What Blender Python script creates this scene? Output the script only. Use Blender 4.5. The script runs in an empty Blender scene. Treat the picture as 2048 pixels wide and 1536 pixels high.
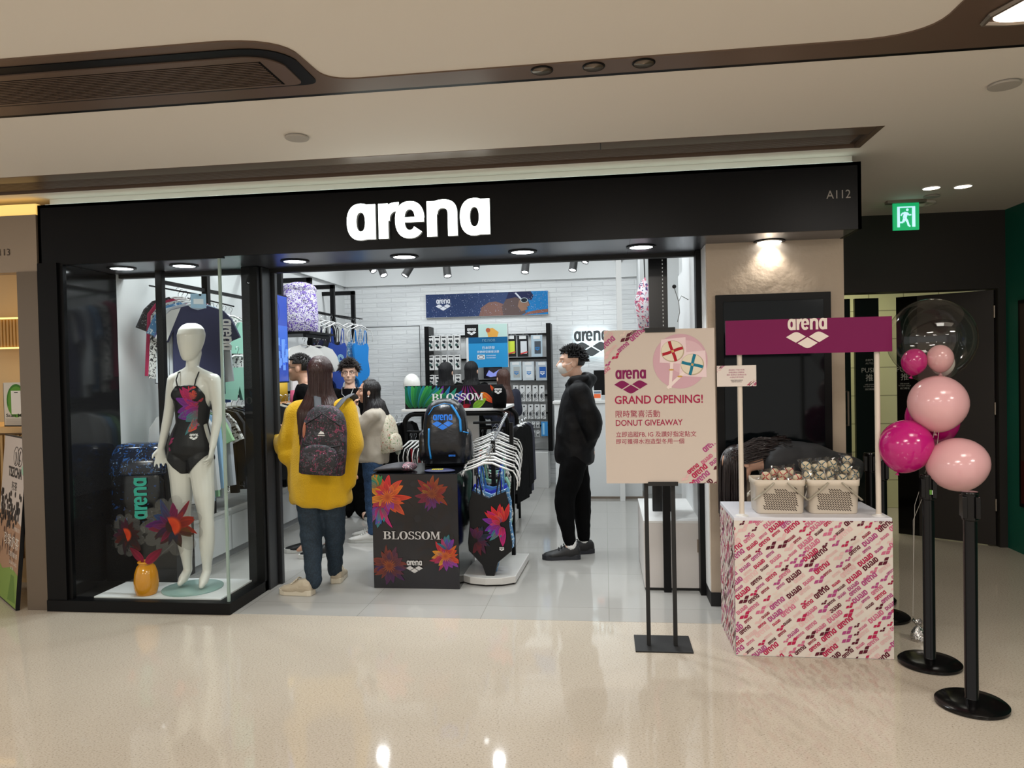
import bpy, bmesh, math, random
from mathutils import Vector, Matrix, noise
from mathutils.bvhtree import BVHTree
R = math.radians; PI = math.pi
S = bpy.context.scene; COL = S.collection
# ------------------------------------------------------------ camera
EYE = 1.55; FPX = 1482.0
_a, _p, _r = R(7.13), R(1.05), R(1.218)
_F0 = Vector((-math.sin(_a), math.cos(_a), 0)); _R0 = Vector((math.cos(_a), math.sin(_a), 0)); _Z = Vector((0, 0, 1))
_F = _F0*math.cos(_p) - _Z*math.sin(_p); _U = _Z*math.cos(_p) + _F0*math.sin(_p)
_RR = _R0*math.cos(_r) - _U*math.sin(_r); _UU = _U*math.cos(_r) + _R0*math.sin(_r)
cd = bpy.data.cameras.new('camera'); cam = bpy.data.objects.new('camera', cd); COL.objects.link(cam)
cd.sensor_width = 36.0; cd.lens = 36.0*FPX/2048; cd.clip_start = 0.05
M3 = Matrix((_RR, _UU, -_F)).transposed()
cam.matrix_world = Matrix.Translation((0, 0, EYE)) @ M3.to_4x4()
S.camera = cam
# ------------------------------------------------------------ world, exposure
w = bpy.data.worlds.new('world'); S.world = w; w.use_nodes = True
w.node_tree.nodes['Background'].inputs[0].default_value = (0.86, 0.83, 0.79, 1)
w.node_tree.nodes['Background'].inputs[1].default_value = 0.85
S.view_settings.view_transform = 'Standard'; S.view_settings.look = 'None'
S.view_settings.exposure = 0.0; S.view_settings.gamma = 1.0; S.view_settings.use_curve_mapping = False
# ------------------------------------------------------------ large lights
def area(name, loc, sx, sy, power, col, rot=(0, 0, 0), spread=180):
    l = bpy.data.lights.new(name, 'AREA'); l.shape = 'RECTANGLE'; l.size = sx; l.size_y = sy
    l.energy = power; l.color = col; l.spread = R(spread)
    o = bpy.data.objects.new(name, l); COL.objects.link(o); o.location = loc; o.rotation_euler = rot; return o
def spot(name, loc, target, power, col, ang=80, blend=.7, size=.04):
    l = bpy.data.lights.new(name, 'SPOT'); l.energy = power; l.color = col; l.spot_size = R(ang)
    l.spot_blend = blend; l.shadow_soft_size = size
    o = bpy.data.objects.new(name, l); COL.objects.link(o); o.location = loc
    o.rotation_euler = (Vector(target)-Vector(loc)).to_track_quat('-Z', 'Y').to_euler(); return o
WARM = (1.0, .945, .88); COOL = (.93, .98, 1.0)
for x in (-3.2, 0.2, 3.6):
    area('mall_ceiling_light', (x, 0.9, 2.74), .9, .5, 58, WARM)
    area('mall_ceiling_light', (x, -2.2, 2.74), .9, .5, 52, WARM)
area('mall_ceiling_light', (1.75, 2.62, 2.74), .5, .4, 9, WARM)
for y in (5.65, 6.3):
    area('shop_ceiling_light', (-1.4, y, 3.34), 3.6, .4, 50, COOL)
for x in (-2.9, -1.4, .1):
    for y in (7.6, 9.1): area('shop_ceiling_lamp', (x, y, 3.34), .10, .10, 11, COOL)
area('corridor_light', (2.35, 7.6, 2.45), .8, .5, 8, (1, .97, .8))
area('tea_shop_light', (-4.7, 5.6, 2.64), .9, .9, 16, (1, .78, .45))
# ------------------------------------------------------------ colours and materials
def hx(h):
    h = h.lstrip('#'); c = [int(h[i:i+2], 16)/255 for i in (0, 2, 4)]
    return tuple(x/12.92 if x <= .04045 else ((x+.055)/1.055)**2.4 for x in c)
def inp(b, *n):
    for k in n:
        if k in b.inputs: return b.inputs[k]
MATS = {}
def mat(name, col='#808080', rough=.6, metal=0., spec=.5, bump=None, emit=None, es=1., trans=0., ior=1.45, alpha=1.,
        var=None, sheen=0., coat=0., attr=False):
    if name in MATS: return MATS[name]
    m = bpy.data.materials.new(name); m.use_nodes = True; nt = m.node_tree; b = nt.nodes['Principled BSDF']
    c = hx(col) if isinstance(col, str) else col
    b.inputs['Base Color'].default_value = (*c, 1); b.inputs['Roughness'].default_value = rough
    b.inputs['Metallic'].default_value = metal
    inp(b, 'Specular IOR Level', 'Specular').default_value = spec
    if trans: inp(b, 'Transmission Weight').default_value = trans; b.inputs['IOR'].default_value = ior
    if alpha < 1: b.inputs['Alpha'].default_value = alpha
    if sheen: inp(b, 'Sheen Weight').default_value = sheen
    if coat: inp(b, 'Coat Weight').default_value = coat; inp(b, 'Coat Roughness').default_value = .08
    if emit:
        b.inputs['Emission Color'].default_value = (*(hx(emit) if isinstance(emit, str) else emit), 1); b.inputs['Emission Strength'].default_value = es
    src = None
    if attr:
        a = nt.nodes.new('ShaderNodeVertexColor'); a.layer_name = 'Col'; src = a.outputs[0]
        nt.links.new(src, b.inputs['Base Color'])
    if var:                       # (scale, second colour, amount lo, hi)
        t = nt.nodes.new('ShaderNodeTexCoord'); n = nt.nodes.new('ShaderNodeTexNoise'); n.inputs['Scale'].default_value = var[0]
        n.inputs['Detail'].default_value = 4; nt.links.new(t.outputs['Object'], n.inputs['Vector'])
        r = nt.nodes.new('ShaderNodeValToRGB'); r.color_ramp.elements[0].position = var[2]; r.color_ramp.elements[1].position = var[3]
        r.color_ramp.elements[0].color = (*c, 1); r.color_ramp.elements[1].color = (*hx(var[1]), 1)
        nt.links.new(n.outputs[0], r.inputs[0]); nt.links.new(r.outputs[0], b.inputs['Base Color'])
    if bump:                      # (scale, strength)
        t = nt.nodes.new('ShaderNodeTexCoord'); n = nt.nodes.new('ShaderNodeTexNoise'); n.inputs['Scale'].default_value = bump[0]
        n.inputs['Detail'].default_value = 5; nt.links.new(t.outputs['Object'], n.inputs['Vector'])
        u = nt.nodes.new('ShaderNodeBump'); u.inputs['Strength'].default_value = bump[1]; u.inputs['Distance'].default_value = .02
        nt.links.new(n.outputs[0], u.inputs['Height']); nt.links.new(u.outputs[0], b.inputs['Normal'])
    MATS[name] = m; return m
def glassy(name, col=(1, 1, 1), rough=0., mixf=.9, ior=1.45):     # thin clear sheet: mostly see-through, a mirror share by fresnel
    if name in MATS: return MATS[name]
    m = bpy.data.materials.new(name); m.use_nodes = True; nt = m.node_tree; nt.nodes.clear()
    o = nt.nodes.new('ShaderNodeOutputMaterial'); t = nt.nodes.new('ShaderNodeBsdfTransparent'); g = nt.nodes.new('ShaderNodeBsdfGlossy')
    t.inputs[0].default_value = (*col, 1); g.inputs['Roughness'].default_value = rough
    f = nt.nodes.new('ShaderNodeLayerWeight'); f.inputs[0].default_value = .5; pw = nt.nodes.new('ShaderNodeMath'); pw.operation = 'POWER'; pw.inputs[1].default_value = 3.2
    ma = nt.nodes.new('ShaderNodeMath'); ma.operation = 'MULTIPLY_ADD'; ma.inputs[1].default_value = mixf*.5; ma.inputs[2].default_value = .05*mixf; x = nt.nodes.new('ShaderNodeMixShader')
    nt.links.new(f.outputs['Facing'], pw.inputs[0]); nt.links.new(pw.outputs[0], ma.inputs[0]); nt.links.new(ma.outputs[0], x.inputs[0]); nt.links.new(t.outputs[0], x.inputs[1]); nt.links.new(g.outputs[0], x.inputs[2])
    nt.links.new(x.outputs[0], o.inputs[0]); MATS[name] = m; return m
PRINT = mat('printed', rough=.5, spec=.2, attr=True); GLOSSPRINT = mat('glossy_print', rough=.2, attr=True); CLOTHPRINT = mat('printed_cloth', rough=.8, attr=True)
BLK = mat('black_metal', '#060607', .42, 0., .2); BLKM = mat('matt_black', '#0c0c0d', .6); WHT = mat('white_plastic', '#e8e8e6', .35)
WHTP = mat('white_paint', '#dcdcda', .5); BRONZE = mat('bronze', '#6e5b4e', .38, .35, bump=(3, .02)); ALU = mat('brushed_aluminium', '#a09488', .35, .8)
SKIN = mat('skin', '#d3a48a', .5, bump=(60, .05)); SKIN2 = mat('skin_pale', '#dcb39c', .5)
# ------------------------------------------------------------ mesh builder
class MB:
    def __init__(s, T=None):
        s.V = []; s.F = []; s.Mi = []; s.C = []; s.mats = []; s.T = T or Matrix(); s.col = (1, 1, 1); s.k = 0
    def j(s, n=9): s.k += 1; return (s.k % n)*.00004       # printed layers lie a hair's breadth over each other
    def m(s, mt):
        if mt not in s.mats: s.mats.append(mt)
        s.cur = s.mats.index(mt); return s
    def c(s, col): s.col = hx(col) if isinstance(col, str) else col; return s
    def v(s, p): s.V.append((s.T @ Vector(p))[:]); return len(s.V)-1
    def f(s, idx, cols=None):
        s.F.append(tuple(idx)); s.Mi.append(s.cur); s.C.append(cols if cols else s.col)
    def box(s, x0, x1, y0, y1, z0, z1):
        n = [s.v(p) for p in ((x0, y0, z0), (x1, y0, z0), (x1, y1, z0), (x0, y1, z0), (x0, y0, z1), (x1, y0, z1), (x1, y1, z1), (x0, y1, z1))]
        for q in ((0, 3, 2, 1), (4, 5, 6, 7), (0, 1, 5, 4), (1, 2, 6, 5), (2, 3, 7, 6), (3, 0, 4, 7)): s.f([n[i] for i in q])
        return s
    def ring(s, c, a, b, n=16): return [s.v(Vector(c)+Vector(a)*math.cos(2*PI*i/n)+Vector(b)*math.sin(2*PI*i/n)) for i in range(n)]
    def bridge(s, A, B):
        n = len(A)
        for i in range(n): s.f((A[i], A[(i+1) % n], B[(i+1) % n], B[i]))
    def loft(s, rings, n=16, caps=True):      # rings: (centre, a, b)
        L = [s.ring(*r, n) for r in rings]
        for A, B in zip(L, L[1:]): s.bridge(A, B)
        if caps: s.f(L[0][::-1]); s.f(L[-1])
        return s
    def tube(s, pts, r, n=8, closed=False, caps=True, flat=1.):
        pts = [Vector(p) for p in pts]; rs = r if isinstance(r, (list, tuple)) else [r]*len(pts); L = []; up = None
        for i, p in enumerate(pts):
            a = pts[i-1] if (i > 0 or closed) else p; b = pts[(i+1) % len(pts)] if (i < len(pts)-1 or closed) else p
            d = (b-a)
            d = d.normalized() if d.length > 1e-9 else Vector((0, 0, 1))
            if up is None: up = Vector((0, 0, 1)) if abs(d.z) < .9 else Vector((1, 0, 0))
            x = d.cross(up)
            x = x.normalized() if x.length > 1e-6 else d.orthogonal().normalized()
            y = x.cross(d).normalized(); up = y
            L.append(s.ring(p, x*rs[i], y*rs[i]*flat, n))
        for A, B in zip(L, L[1:]): s.bridge(A, B)
        if closed: s.bridge(L[-1], L[0])
        elif caps: s.f(L[0][::-1]); s.f(L[-1])
        return s
    def cyl(s, a, b, r, r2=None, n=20): return s.tube([a, b], [r, r if r2 is None else r2], n)
    def lathe(s, prof, c=(0, 0, 0), n=28, sx=1, sy=1):       # prof: (r, z)
        L = [[s.v((c[0]+r*sx*math.cos(2*PI*i/n), c[1]+r*sy*math.sin(2*PI*i/n), c[2]+z)) for i in range(n)] for r, z in prof]
        for A, B in zip(L, L[1:]): s.bridge(A, B)
        s.f(L[0][::-1]); s.f(L[-1]); return s
    def ball(s, c, rx, ry=None, rz=None, n=18, k=12, q=None):
        ry = rx if ry is None else ry; rz = rx if rz is None else rz; L = []; q = q or Matrix.Identity(3); c = Vector(c)
        for j in range(1, k):
            t = PI*j/k; L.append([s.v(c+q @ Vector((rx*math.sin(t)*math.cos(2*PI*i/n), ry*math.sin(t)*math.sin(2*PI*i/n), -rz*math.cos(t)))) for i in range(n)])
        for A, B in zip(L, L[1:]): s.bridge(A, B)
        b = s.v(c+q @ Vector((0, 0, -rz))); t = s.v(c+q @ Vector((0, 0, rz)))
        for i in range(n): s.f((b, L[0][(i+1) % n], L[0][i])); s.f((t, L[-1][i], L[-1][(i+1) % n]))
        return s
    def prism(s, pts, z0, z1):                # 2D outline in local XY, extruded along local Z
        A = [s.v((x, y, z0)) for x, y in pts]; B = [s.v((x, y, z1)) for x, y in pts]
        s.bridge(A, B); s.f(A[::-1]); s.f(B); return s
    def puff(s, pts, t, sh=.95):               # outline in XZ, thickness along Y, soft edges
        cx = sum(p[0] for p in pts)/len(pts); cz = sum(p[1] for p in pts)/len(pts)
        L = [[s.v((cx+(x-cx)*k, y, cz+(z-cz)*k2)) for x, z in pts] for y, k, k2 in
             ((-t, sh, sh+.05), (-t*.6, 1-(1-sh)*.35, 1), (0, 1, 1), (t*.6, 1-(1-sh)*.35, 1), (t, sh, sh+.05))]
        for A, B in zip(L, L[1:]): s.bridge(A, B)
        s.f(L[0][::-1]); s.f(L[-1]); return s
    # flat art in local XY (z = height over the surface)
    def poly(s, pts, z=.0008): z += s.j(); s.f([s.v((x, y, z)) for x, y in pts]); return s
    def rect(s, x0, y0, x1, y1, z=.0006): return s.poly(((x0, y0), (x1, y0), (x1, y1), (x0, y1)), z)
    def disc(s, cx, cy, rx, ry=None, z=.0008, n=32): return s.poly([(cx+rx*math.cos(2*PI*i/n), cy+(ry or rx)*math.sin(2*PI*i/n)) for i in range(n)], z)
    def arc(s, cx, cy, ro, ri, a0, a1, z=.001, n=14, e=1.):
        z += s.j()
        def P(r, a):
            ca, sa = math.cos(a), math.sin(a); return (cx+r[0]*math.copysign(abs(ca)**e, ca), cy+r[1]*math.copysign(abs(sa)**e, sa), z)
        L = [(s.v(P(ro, R(a0+(a1-a0)*i/n))), s.v(P(ri, R(a0+(a1-a0)*i/n)))) for i in range(n+1)]
        for (a, b), (c, d) in zip(L, L[1:]): s.f((a, c, d, b))
        return s
    def mesh2(s, vf, x, y, sc, z=.001, rot=0., sy=1.):
        V, F = vf; o = len(s.V); cr, sr = math.cos(rot), math.sin(rot); z += s.j(23)
        for p in V:
            px, py = p[0]*sc, p[1]*sc*sy; s.v((x+px*cr-py*sr, y+px*sr+py*cr, z+(p[2] if len(p) > 2 else 0)))
        for f in F: s.f([o+i for i in f])
        return s
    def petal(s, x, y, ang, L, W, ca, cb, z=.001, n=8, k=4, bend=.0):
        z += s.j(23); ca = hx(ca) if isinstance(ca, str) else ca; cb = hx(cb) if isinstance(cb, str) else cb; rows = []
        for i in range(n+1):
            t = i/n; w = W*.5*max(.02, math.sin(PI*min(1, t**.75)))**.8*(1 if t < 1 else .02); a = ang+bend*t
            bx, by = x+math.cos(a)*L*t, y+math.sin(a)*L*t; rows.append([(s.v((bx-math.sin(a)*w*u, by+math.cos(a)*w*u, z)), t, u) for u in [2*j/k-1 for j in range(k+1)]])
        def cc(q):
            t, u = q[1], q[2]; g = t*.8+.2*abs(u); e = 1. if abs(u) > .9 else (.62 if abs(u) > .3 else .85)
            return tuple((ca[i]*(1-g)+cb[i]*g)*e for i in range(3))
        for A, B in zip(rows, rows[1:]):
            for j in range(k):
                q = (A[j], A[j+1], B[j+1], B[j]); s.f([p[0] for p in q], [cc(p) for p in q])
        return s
    def build(s, name, parent=None, smooth=False, bevel=0., sub=0, seg=2):
        me = bpy.data.meshes.new(name); me.from_pydata(s.V, [], s.F)
        for mt in s.mats: me.materials.append(mt)
        me.polygons.foreach_set('material_index', s.Mi)
        if any(m.name in ('printed', 'glossy_print', 'printed_cloth') or m.get('attr') for m in s.mats):
            ca = me.color_attributes.new('Col', 'FLOAT_COLOR', 'CORNER'); buf = []
            for f, c in zip(s.F, s.C):
                if isinstance(c, list):
                    for q in c: buf += [*q, 1]
                else: buf += [*c, 1]*len(f)
            ca.data.foreach_set('color', buf)
        if smooth: me.polygons.foreach_set('use_smooth', [True]*len(me.polygons))
        me.update(); o = bpy.data.objects.new(name, me); COL.objects.link(o)
        if parent: o.parent = parent
        if bevel:
            b = o.modifiers.new('bevel', 'BEVEL'); b.width = bevel; b.segments = seg; b.limit_method = 'ANGLE'; b.angle_limit = R(40)
        if sub: u = o.modifiers.new('sub', 'SUBSURF'); u.levels = sub; u.render_levels = sub
        if smooth == 'auto':
            try: me.set_sharp_from_angle(angle=R(42))
            except Exception: pass
        return o
def tag(o, label=None, cat=None, group=None, kind=None):
    if label: o['label'] = label
    if cat: o['category'] = cat
    if group: o['group'] = group
    if kind: o['kind'] = kind
    return o
def thing(name, label, cat, loc=(0, 0, 0), rz=0, group=None):
    o = bpy.data.objects.new(name, None); COL.objects.link(o); o.location = loc; o.rotation_euler = (0, 0, rz)
    o.empty_display_size = .1; return tag(o, label, cat, group)
def struct(o): o['kind'] = 'structure'; return o
def dup(root, loc, rz=0, label=None, group=None):
    def cp(o, par):
        c = o.copy(); COL.objects.link(c); c.parent = par
        for ch in kids.get(o.name, []): cp(ch, c)
        return c
    kids = {}
    def walk(o):
        kids[o.name] = list(o.children)
        for ch in o.children: walk(ch)
    walk(root); r = cp(root, None); r.location = loc; r.rotation_euler = (0, 0, rz)
    if label: r['label'] = label
    if group: r['group'] = group
    return r
def wrap(fb, obs, off=.002, fmax=.04):      # press flat art (x, y) onto shapes in (x, z), looking along +y in their own space
    V_, F_ = [], []
    for o in obs:
        n = len(V_); V_ += [v.co.copy() for v in o.data.vertices]; F_ += [tuple(n+i for i in p.vertices) for p in o.data.polygons]
    bv = BVHTree.FromPolygons(V_, F_); nv = []
    for p in fb.V:
        h = bv.ray_cast(Vector((p[0], -3, p[1])), Vector((0, 1, 0))); nv.append((h[0].x, h[0].y-off-p[2]*.3, h[0].z) if h[0] else None)
    kp = [i for i, f in enumerate(fb.F) if all(nv[j] for j in f) and max(nv[j][1] for j in f)-min(nv[j][1] for j in f) < fmax]
    fb.V = [p or (0, 0, 0) for p in nv]; fb.F = [fb.F[i] for i in kp]; fb.Mi = [fb.Mi[i] for i in kp]; fb.C = [fb.C[i] for i in kp]; return fb
FRONT = lambda x, y, z: Matrix.Translation((x, y, z)) @ Matrix.Rotation(PI/2, 4, 'X')      # art plane: X right, Y up, Z towards the mall
def bake(o, voxel=None, smooth=6, sf=.5, disp=None):       # voxel-merge overlapping shapes into one continuous skin
    if voxel:
        m = o.modifiers.new('r', 'REMESH'); m.mode = 'VOXEL'; m.voxel_size = voxel; m.use_smooth_shade = True
    if smooth: m = o.modifiers.new('s', 'SMOOTH'); m.iterations = smooth; m.factor = sf
    dg = bpy.context.evaluated_depsgraph_get(); me = bpy.data.meshes.new_from_object(o.evaluated_get(dg))
    old = o.data; mats = [x for x in old.materials]; o.modifiers.clear(); o.data = me
    me.materials.clear()
    for x in mats: me.materials.append(x)
    me.polygons.foreach_set('use_smooth', [True]*len(me.polygons))
    if disp:                       # (amplitude, frequency vector, seed)
        am, fr, sd = disp
        for v in me.vertices:
            p = Vector((v.co.x*fr[0]+sd, v.co.y*fr[1], v.co.z*fr[2])); v.co += v.normal*(noise.noise(p)*am+noise.noise(p*2.3)*am*.4)
    return o
# ------------------------------------------------------------ lettering
_tc = {}
def text(st, bold=0., ls=1.0):
    k = (st, bold, ls)
    if k in _tc: return _tc[k]
    if any(ord(c) > 0x2e80 for c in st): bold = 0.
    cu = bpy.data.curves.new('t', 'FONT'); cu.body = st; cu.size = 1; cu.offset = bold; cu.space_character = ls; cu.resolution_u = 3
    o = bpy.data.objects.new('t', cu); COL.objects.link(o); dg = bpy.context.evaluated_depsgraph_get(); dg.update()
    me = bpy.data.meshes.new_from_object(o.evaluated_get(dg)); V = [v.co[:2] for v in me.vertices]; F = [tuple(p.vertices) for p in me.polygons]
    bpy.data.objects.remove(o); bpy.data.curves.remove(cu); bpy.data.meshes.remove(me)
    if V:
        x0 = min(v[0] for v in V); x1 = max(v[0] for v in V); y0 = min(v[1] for v in V); y1 = max(v[1] for v in V)
        V = [(v[0]-x0, v[1]-y0) for v in V]; k2 = (V, F, x1-x0, y1-y0)
    else: k2 = ([], [], 1, 1)
    _tc[k] = k2; return k2
def write(mb, st, x, y, h=None, w=None, col='#000000', bold=0., al='l', z=.001, ls=1., rot=0.):
    V, F, W, H = text(st, bold, ls); sc = (h/H) if h else (w/W); sx = sc
    if h and w: sx = w/W
    if al == 'c': x -= W*sx/2*math.cos(rot); y -= W*sx/2*math.sin(rot)
    if al == 'r': x -= W*sx
    mb.c(col); mb.mesh2(([(a*sx/sc, b) for a, b in V], F), x, y, sc, z, rot)
def _mk(fn):
    b = MB(); b.j = lambda n=9, q=[0]: (q.__setitem__(0, q[0]+1), q[0] % 5*.00009)[1]; b.m(PRINT); fn(b); return ([(v[0], v[1], v[2]) for v in b.V], b.F)
def _la(b, x):
    b.arc(x+.34, .5, (.34, .52), (.105, .27), 0, 360, 0, 28, .86); b.rect(x+.46, 0, x+.70, .985, 0)
def _lr(b, x): b.rect(x, 0, x+.235, .985, 0); b.arc(x+.47, .50, (.40, .51), (.20, .26), 88, 180, 0, 10, .8)
def _le(b, x):
    b.arc(x+.35, .5, (.35, .52), (.125, .29), 3, 322, 0, 26, .86); b.rect(x+.1, .43, x+.69, .575, 0)
def _ln(b, x):
    b.rect(x, 0, x+.235, .985, 0); b.arc(x+.375, .62, (.345, .40), (.12, .16), 0, 180, 0, 16, .8); b.rect(x+.495, 0, x+.72, .625, 0)
LETTERS = [('a', _la, 0), ('r', _lr, .77), ('e', _le, 1.17), ('n', _ln, 1.93), ('a', _la, 2.71)]
ARENA = _mk(lambda b: [fn(b, x) for _, fn, x in LETTERS]); AW = 3.41
def _dia(b):
    def q(L, T, Rr, B, rt, rb):
        p = []
        def cor(P, A, C, k):
            if not k: return [P]
            a = Vector(P).lerp(Vector(A), k); c = Vector(P).lerp(Vector(C), k)
            return [tuple(a*(1-t)**2+Vector(P)*2*t*(1-t)+c*t*t) for t in (0, .25, .5, .75, 1)]
        p += [L]; p += cor(B, L, Rr, rb); p += [Rr]; p += cor(T, Rr, L, rt); b.poly(p, 0)
    q((0, .272), (.24, .415), (.462, .277), (.23, .133), .35, 0); q((.538, .277), (.76, .415), (1, .272), (.77, .133), .35, 0)
    q((.265, .118), (.5, .26), (.735, .118), (.5, -.028), 0, .35)
DIAM = _mk(_dia)
def arena(mb, x, y, w, col, z=.001, rot=0., word=True, dia=False):      # lower-left corner, width of the word
    mb.c(col); sc = w/AW
    if dia:
        mb.mesh2(DIAM, x-w*.03, y, w*1.06, z, rot)
        if word: mb.mesh2(ARENA, x+w*.015, y+w*.47, sc*.97, z, rot)
    else: mb.mesh2(ARENA, x, y, sc, z, rot)
def blossom(mb, x, y, w, col, z=.001):
    h = w*.135; mb.c(col); n = 7; ws = [.155, .14, .16, .12, .12, .16, .19]; gap = (1.08-sum(ws))/6*.9; k = w/(sum(ws)+gap*6); X = x; t = .06*w*.55
    for ch, ww in zip('BLOSSOM', ws):
        W = ww*k; st = W*.24
        if ch == 'B':
            mb.rect(X+W*.12, y, X+W*.12+st, y+h, z); mb.rect(X, y, X+W*.5, y+h*.07, z); mb.rect(X, y+h*.93, X+W*.5, y+h, z); mb.rect(X+W*.3, y+h*.49, X+W*.6, y+h*.56, z)
            mb.arc(X+W*.5, y+h*.27, (W*.46, h*.27), (W*.20, h*.20), -90, 90, z, 10); mb.arc(X+W*.5, y+h*.76, (W*.40, h*.24), (W*.15, h*.18), -90, 90, z, 10)
        elif ch == 'L':
            mb.rect(X+W*.14, y, X+W*.14+st, y+h, z); mb.rect(X, y+h*.93, X+W*.5, y+h, z); mb.rect(X, y, X+W*.95, y+h*.07, z); mb.poly(((X+W*.95, y), (X+W, y+h*.35), (X+W*.92, y+h*.35), (X+W*.7, y)), z)
        elif ch == 'O': mb.arc(X+W*.5, y+h*.5, (W*.5, h*.53), (W*.24, h*.46), 0, 360, z, 26)
        elif ch == 'S':
            mb.arc(X+W*.48, y+h*.75, (W*.42, h*.27), (W*.19, h*.19), 20, 265, z, 14); mb.arc(X+W*.5, y+h*.26, (W*.46, h*.28), (W*.22, h*.2), -160, 95, z, 14)
            mb.rect(X+W*.82, y+h*.68, X+W*.9, y+h, z); mb.rect(X+W*.03, y, X+W*.11, y+h*.34, z)
        else:
            mb.rect(X+W*.1, y, X+W*.16, y+h, z); mb.rect(X+W*.72, y, X+W*.72+W*.17, y+h, z); mb.poly(((X+W*.08, y+h), (X+W*.28, y+h), (X+W*.52, y+h*.2), (X+W*.45, y)), z)
            mb.poly(((X+W*.88, y+h), (X+W*.72, y+h), (X+W*.45, y), (X+W*.5, y+h*.12)), z)
            mb.rect(X, y, X+W*.26, y+h*.07, z); mb.rect(X+W*.62, y, X+W, y+h*.07, z); mb.rect(X, y+h*.93, X+W*.25, y+h, z); mb.rect(X+W*.8, y+h*.93, X+W, y+h, z)
        X += W+gap*k
PAL = ['#f0541e', '#e8262a', '#d81b72', '#8a2bb0', '#2f4fc0', '#158f96', '#f4a01c', '#35a25a']
def flower(mb, x, y, r, seed=0, z=.001, pal=None, n=15, a0=0., a1=360., dim=1., core=True, k=3, seg=8):
    rd = random.Random(seed); pal = pal or PAL; n = int(n*1.25)
    def D(c): q = hx(c); return tuple(v*dim for v in q)
    for lay in range(2):
        for i in range(n):
            a = R(a0+(a1-a0)*(i+.5*lay+rd.uniform(-.25, .25))/n); c = pal[int((i/n*len(pal)+rd.uniform(-.5, .9))) % len(pal)]; c2 = pal[rd.randrange(len(pal))]
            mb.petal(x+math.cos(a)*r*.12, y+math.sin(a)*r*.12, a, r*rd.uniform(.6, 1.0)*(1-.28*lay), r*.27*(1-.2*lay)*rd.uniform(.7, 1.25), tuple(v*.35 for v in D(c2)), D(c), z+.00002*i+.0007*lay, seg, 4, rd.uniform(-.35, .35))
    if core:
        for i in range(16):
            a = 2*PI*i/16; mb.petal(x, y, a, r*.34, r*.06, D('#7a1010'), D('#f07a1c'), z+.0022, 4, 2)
def pattern(mb, W, H, seed=1, size=.062, z=.0008, test=None):       # diagonal all-over wordmarks and diamonds
    cols = ['#b0234e', '#c46a86', '#d9b4b2', '#5a1a2c', '#a8487c', '#8e1d3e', '#dcc8be']; rd = random.Random(seed); ang = R(40)
    u = Vector((math.cos(ang), math.sin(ang))); v = Vector((-u.y, u.x)); rows = int((W+H)/size/.62)
    tmp = MB(mb.T); tmp.mats = mb.mats; tmp.cur = mb.mats.index(PRINT)
    for r_ in range(-rows, rows):
        t = -H*1.5+rd.uniform(0, size)
        while t < (W+H)*1.3:
            k = rd.choice((1., .75, .55)); wd = size*1.55*k; p = u*t+v*(r_*size*.56)
            if -size*1.8 < p.x < W+size*.5 and -size*1.8 < p.y < H+size*.5 and (test is None or test(p.x, p.y)):
                c = rd.choice(cols[:5] if k > .6 else cols); word = rd.random() < .58
                if word:
                    if rd.random() < .4: q = p+u*wd; tmp.c(c); tmp.mesh2(ARENA, q.x+v.x*size*.3*k, q.y+v.y*size*.3*k, wd/AW, z, ang+PI)
                    else: arena(tmp, p.x, p.y, wd, c, z, ang)
                else: tmp.c(c); tmp.mesh2(DIAM, p.x+size*.25, p.y-size*.1, size*1.25*k, z, ang)
                t += (wd if word else size*.95*k)+size*.3
            else: t += size*.6
    # trim to the panel with four cuts
    bm = bmesh.new(); vs = [bm.verts.new(p) for p in tmp.V]; lay = bm.faces.layers.int.new('ci'); pal = []
    for f, c in zip(tmp.F, tmp.C):
        if len(set(f)) < 3: continue
        try: F = bm.faces.new([vs[i] for i in f])
        except ValueError: continue
        if c not in pal: pal.append(c)
        F[lay] = pal.index(c)
    T3 = mb.T.to_3x3()
    for pt, nn in (((0, 0, 0), (-1, 0, 0)), ((W, 0, 0), (1, 0, 0)), ((0, 0, 0), (0, -1, 0)), ((0, H, 0), (0, 1, 0))):
        bmesh.ops.bisect_plane(bm, geom=bm.verts[:]+bm.edges[:]+bm.faces[:], plane_co=mb.T @ Vector(pt), plane_no=T3 @ Vector(nn), clear_outer=True)
    bm.verts.ensure_lookup_table(); o = len(mb.V)
    for i, q in enumerate(bm.verts): q.index = i; mb.V.append(q.co[:])
    for F in bm.faces: mb.F.append(tuple(o+q.index for q in F.verts)); mb.Mi.append(mb.mats.index(PRINT)); mb.C.append(pal[F[lay]])
    bm.free()
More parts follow.
